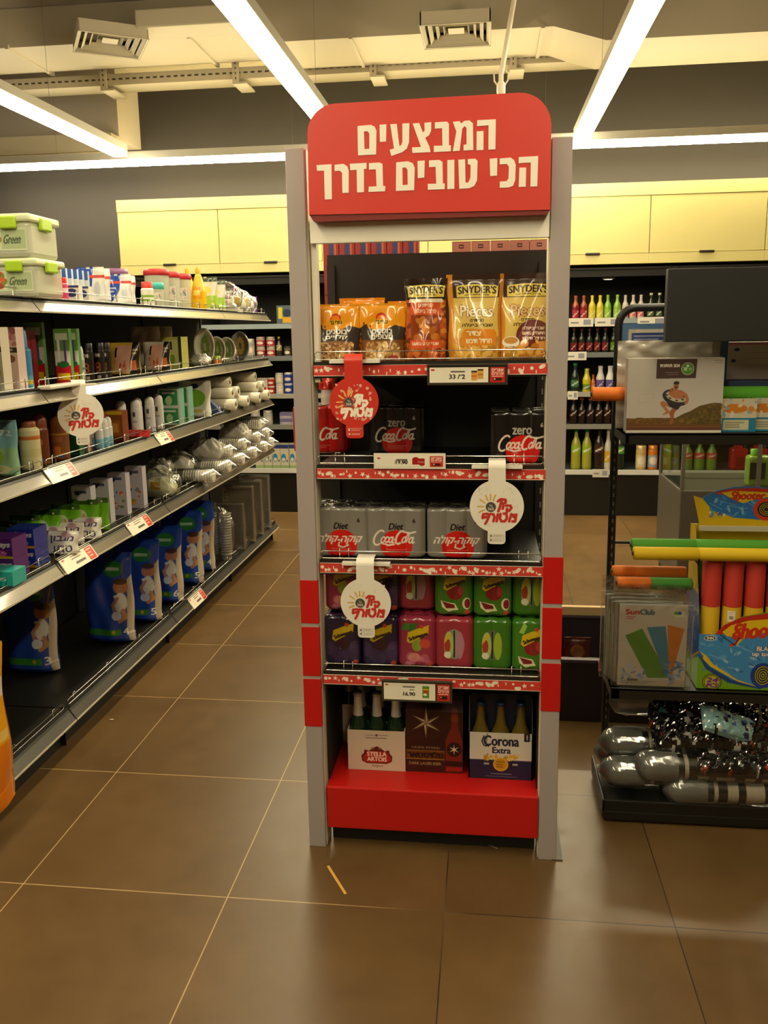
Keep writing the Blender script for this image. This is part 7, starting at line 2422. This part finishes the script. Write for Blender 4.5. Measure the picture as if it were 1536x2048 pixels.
sheet('film_toy_bag', 0.81, 2.49, 0.285, 0.28, 0.085, 0.04, 8, ['8ab4b8', '1c2a50', 'c8d8d8', '141618', '4a6ab0', 'd8e4e0'], 'pale blue and black film bag curling at the right of the toy heap', -0.05, tip=-0.6, pitch=0.7)
sheet('film_toy_bag', 0.80, 2.46, 0.20, 0.30, 0.12, 0.045, 9, DK + ['8a2a1c', 'b8b0a4'], 'low crinkled black film bag above the front striped toy', 0.0, pitch=0.5)
for x, y, z, l, lb, a in ((0.70, 2.47, 0.262, 0.11, 'orange strap across the middle of the toy heap', 0.1), (0.80, 2.415, 0.162, 0.16, 'orange strap just above the front striped toy', -0.08)):
    g = G()
    n = 14
    P = [[(l * (i / n - .5), sy * 0.007, 0.004 * math.sin(i * 1.3) + 0.012 * math.sin(math.pi * i / n)) for sy in (-1, 1)] for i in range(n + 1)]
    P2 = [[(p[0][0], p[0][1], p[0][2] - .002), (p[1][0], p[1][1], p[1][2] - .002)] for p in P]
    g.grid(P, paint('d8421a', 0.3, coat=.5)); g.grid(P2, paint('d8421a', 0.3, coat=.5))
    g.build('orange_strap', None, lb, 'strap', loc=(x, y, z + 0.02), rz=a)

# -- magazines / packets at the right on the upper rack shelf -----------
def d_mg(c, w, h):
    c.rect(0, 0, w, h * .42, '2c7a98'); c.rect(w * .1, h * .06, w * .8, h * .36, 'c8c4a4'); c.lines(3, w * .14, h * .1, w * .7, h * .32, '3a3a34', .3)
    c.ell(w * .4, h * .7, w * .35, h * .14, 'c87a2c'); c.blobs(20, 0, h * .5, w, h, 3, 9, ['d8d0b8', 'c8843a', '8ab0b8'], 4)
mgk = carton_kind('flat_toy_packet', 0.10, 0.02, 0.095, 'c8c0a8', d_mg, cat='packet', mat=FILM)
mgk.put(0.716, 2.435, 1.237, 'teal and cream packet right of the inner tube box, leftmost of three', 0.15, tilt=(-0.75, -0.12))
mgk.put(0.80, 2.45, 1.237, 'teal and cream packet on the upper rack shelf, partly cut by the photo edge', 0.1, tilt=(-0.7, -0.1))
mgk.put(0.89, 2.46, 1.237, 'teal and cream packet on the upper rack shelf, outside the right edge', 0.1, tilt=(-0.7, -0.1))
def d_fc(c, w, h):
    c.rect(0, h * .92, w, h, 'c88a98'); c.ell(w * .15, h * .8, 8, 5, '24306a'); c.ell(w * .1, h * .5, 7, 5, '24306a'); c.lines(3, w * .3, h * .3, w * .9, h * .8, 'a89c94', .15)
carton_kind('float_box', 0.16, 0.06, 0.11, 'c4b8ac', d_fc).put(0.80, 2.60, 1.378, 'pale carton with small dark marks behind the green foam shooter end')
g = G(); g.box(-0.09, 0.09, -0.08, 0.08, 0, 0.14, paint('3a4a6a', .5), bevel=.004)
g.build('carton', None, 'dark blue carton under the pale one at the right of the upper rack shelf', 'box', loc=(0.80, 2.59, 1.2365))

# ================================================================== THINGS BEHIND THE RACK AND STAND
gu = thing('glass_display_unit', 'grey display unit with a glass upper part, standing in the aisle behind the toy rack', 'display unit', (1.45, 5.0, 0))
g = G()
GM = paint('5c564c', 0.4, 0.3)
g.box(-0.35, 0.5, -0.3, 0.3, 0.06, 0.62, GM, bevel=0.006)
g.box(-0.33, 0.48, -0.27, 0.28, 0.0, 0.06, BLACK)
g.build('cabinet', gu)
for x, y in ((-0.34, -0.29), (0.49, -0.29), (-0.34, 0.29), (0.49, 0.29), (0.07, -0.29)):
    g = G(); g.box(x - 0.01, x + 0.01, y - 0.01, y + 0.01, 0.62, 0.89, STEEL); g.build('corner_post', gu)
for y in (-0.29, 0.29):
    g = G(); g.box(-0.35, 0.5, y - 0.01, y + 0.01, 0.89, 0.905, STEEL); g.build('top_rail', gu)
g = G(); g.box(-0.33, 0.48, -0.292, -0.288, 0.62, 0.89, GLASSY); g.box(-0.342, -0.338, -0.28, 0.28, 0.62, 0.89, GLASSY)
g.build('glass_pane', gu)
def mk_gb():
    t = thing('bottle')
    g = G(); g.box(-0.05, 0.05, -0.035, 0.035, 0, 0.15, paint('9ab84a', .25, coat=.4), bevel=.014); g.build('body', t)
    g = G(); g.lathe([(0.016, 0.15), (0.016, 0.18), (0.0001, 0.181)], paint('7cc02a', .4), seg=14, at=(-.02, 0, 0)); g.build('cap', t)
    g = G(); g.box(-0.045, 0.02, -0.0365, -0.035, 0.04, 0.12, paint('2c2c2a', .4)); g.build('label', t)
    return t
gbk = Kind(mk_gb, 'bottle')
gbk.put(1.73, 4.66, 0.6, 'bright green bottle with a dark label standing above the foam display header')
gbk.root.location = (1.56, 4.85, 0.621)
gbk.root.scale = (1.3, 1.3, 1.2)

# low crate behind the stand
lc = thing('low_bin', 'low dark crate with a cream rim on the floor, behind the toy rack post', 'crate', (0.52, 3.34, 0))
g = G()
DM = paint('241a22', .5)
for a in ((-0.3, 0.3, -0.26, -0.25), (-0.3, 0.3, 0.25, 0.26), (-0.3, -0.29, -0.25, 0.25), (0.29, 0.3, -0.25, 0.25)):
    g.box(a[0], a[1], a[2], a[3], 0.0, 0.25, DM)
g.box(-0.29, 0.29, -0.25, 0.25, 0.0, 0.02, DM)
g.build('body', lc)
g = G()
for a in ((-0.31, 0.31, -0.27, -0.245), (-0.31, 0.31, 0.245, 0.27), (-0.31, -0.285, -0.245, 0.245), (0.285, 0.31, -0.245, 0.245)):
    g.box(a[0], a[1], a[2], a[3], 0.25, 0.262, paint('4a3f4a', .5))
g.box(-0.31, 0.31, 0.245, 0.27, 0.262, 0.30, paint('b89a6a', .6))
g.build('rim', lc)
for i, (x, y, col, lb) in enumerate(((0.33, 3.2, '3a1420', 'dark maroon packet in the low crate, leftmost'), (0.47, 3.2, '22302a', 'dark green packet in the low crate'), (0.62, 3.22, '2a1c3a', 'dark violet packet in the low crate'), (0.40, 3.42, '4a2018', 'dark brown packet at the back of the low crate'))):
    def d_k(c, w, h, i=i):
        c.ell(w / 2, h * .7, w * .25, h * .15, ('4a6a2a', '6a8a4a', '5a3a6a', '7a4a2a')[i]); c.blobs(8, 5, 5, w - 5, h * .6, 4, 9, [col, '5a4a4a'], i)
    bag_kind('snack_packet', 0.12, 0.05, 0.2, col, d_k, .3, seed=i, cat='packet').put(x, y, 0.021, lb, 0.1 * i)
g = G(); g.box(-0.018, 0.018, -0.002, 0.002, 0, 0.04, paint('d84a7a', .3)); g.box(-0.014, 0.014, -0.003, -0.002, 0.004, 0.014, paint('e8c8d0', .3))
g.build('pink_tag', None, 'small bright pink tag on the edge of the low crate beside the rack post', 'tag', loc=(0.458, 3.065, 0.22))

# floor litter
g = G(); g.box(-0.004, 0.004, -0.0675, 0.0675, 0, 0.002, paint('d8a84a', .6), bevel=.0006)
g.build('wooden_stirrer', None, 'thin wooden stick lying on the floor in front of the stand', 'stick', loc=(-0.414, 2.05, 0.0005), rz=0.56)
g = G(); g.add([(-0.014, 0.006, 0.001), (-0.004, 0.001, 0.003), (0.014, -0.008, 0.001), (0.012, -0.012, 0.002), (-0.006, -0.003, 0.004), (-0.016, 0.002, 0.002)], [(0, 1, 4, 5), (1, 2, 3, 4)], paint('e0d8c4', .6))
g.build('paper_scrap', None, 'small white paper scrap on the floor below the red base', 'scrap', loc=(0.03, 2.243, 0.001))
g = G(); g.add([(-0.01, 0.0, 0.001), (0.0, -0.006, 0.003), (0.012, 0.002, 0.001), (0.0, 0.008, 0.002)], [(0, 1, 2, 3)], paint('c8b898', .6))
g.build('paper_scrap', None, 'tiny pale scrap on the floor beside the aisle shelf base', 'scrap', loc=(-1.50, 2.93, 0.001))
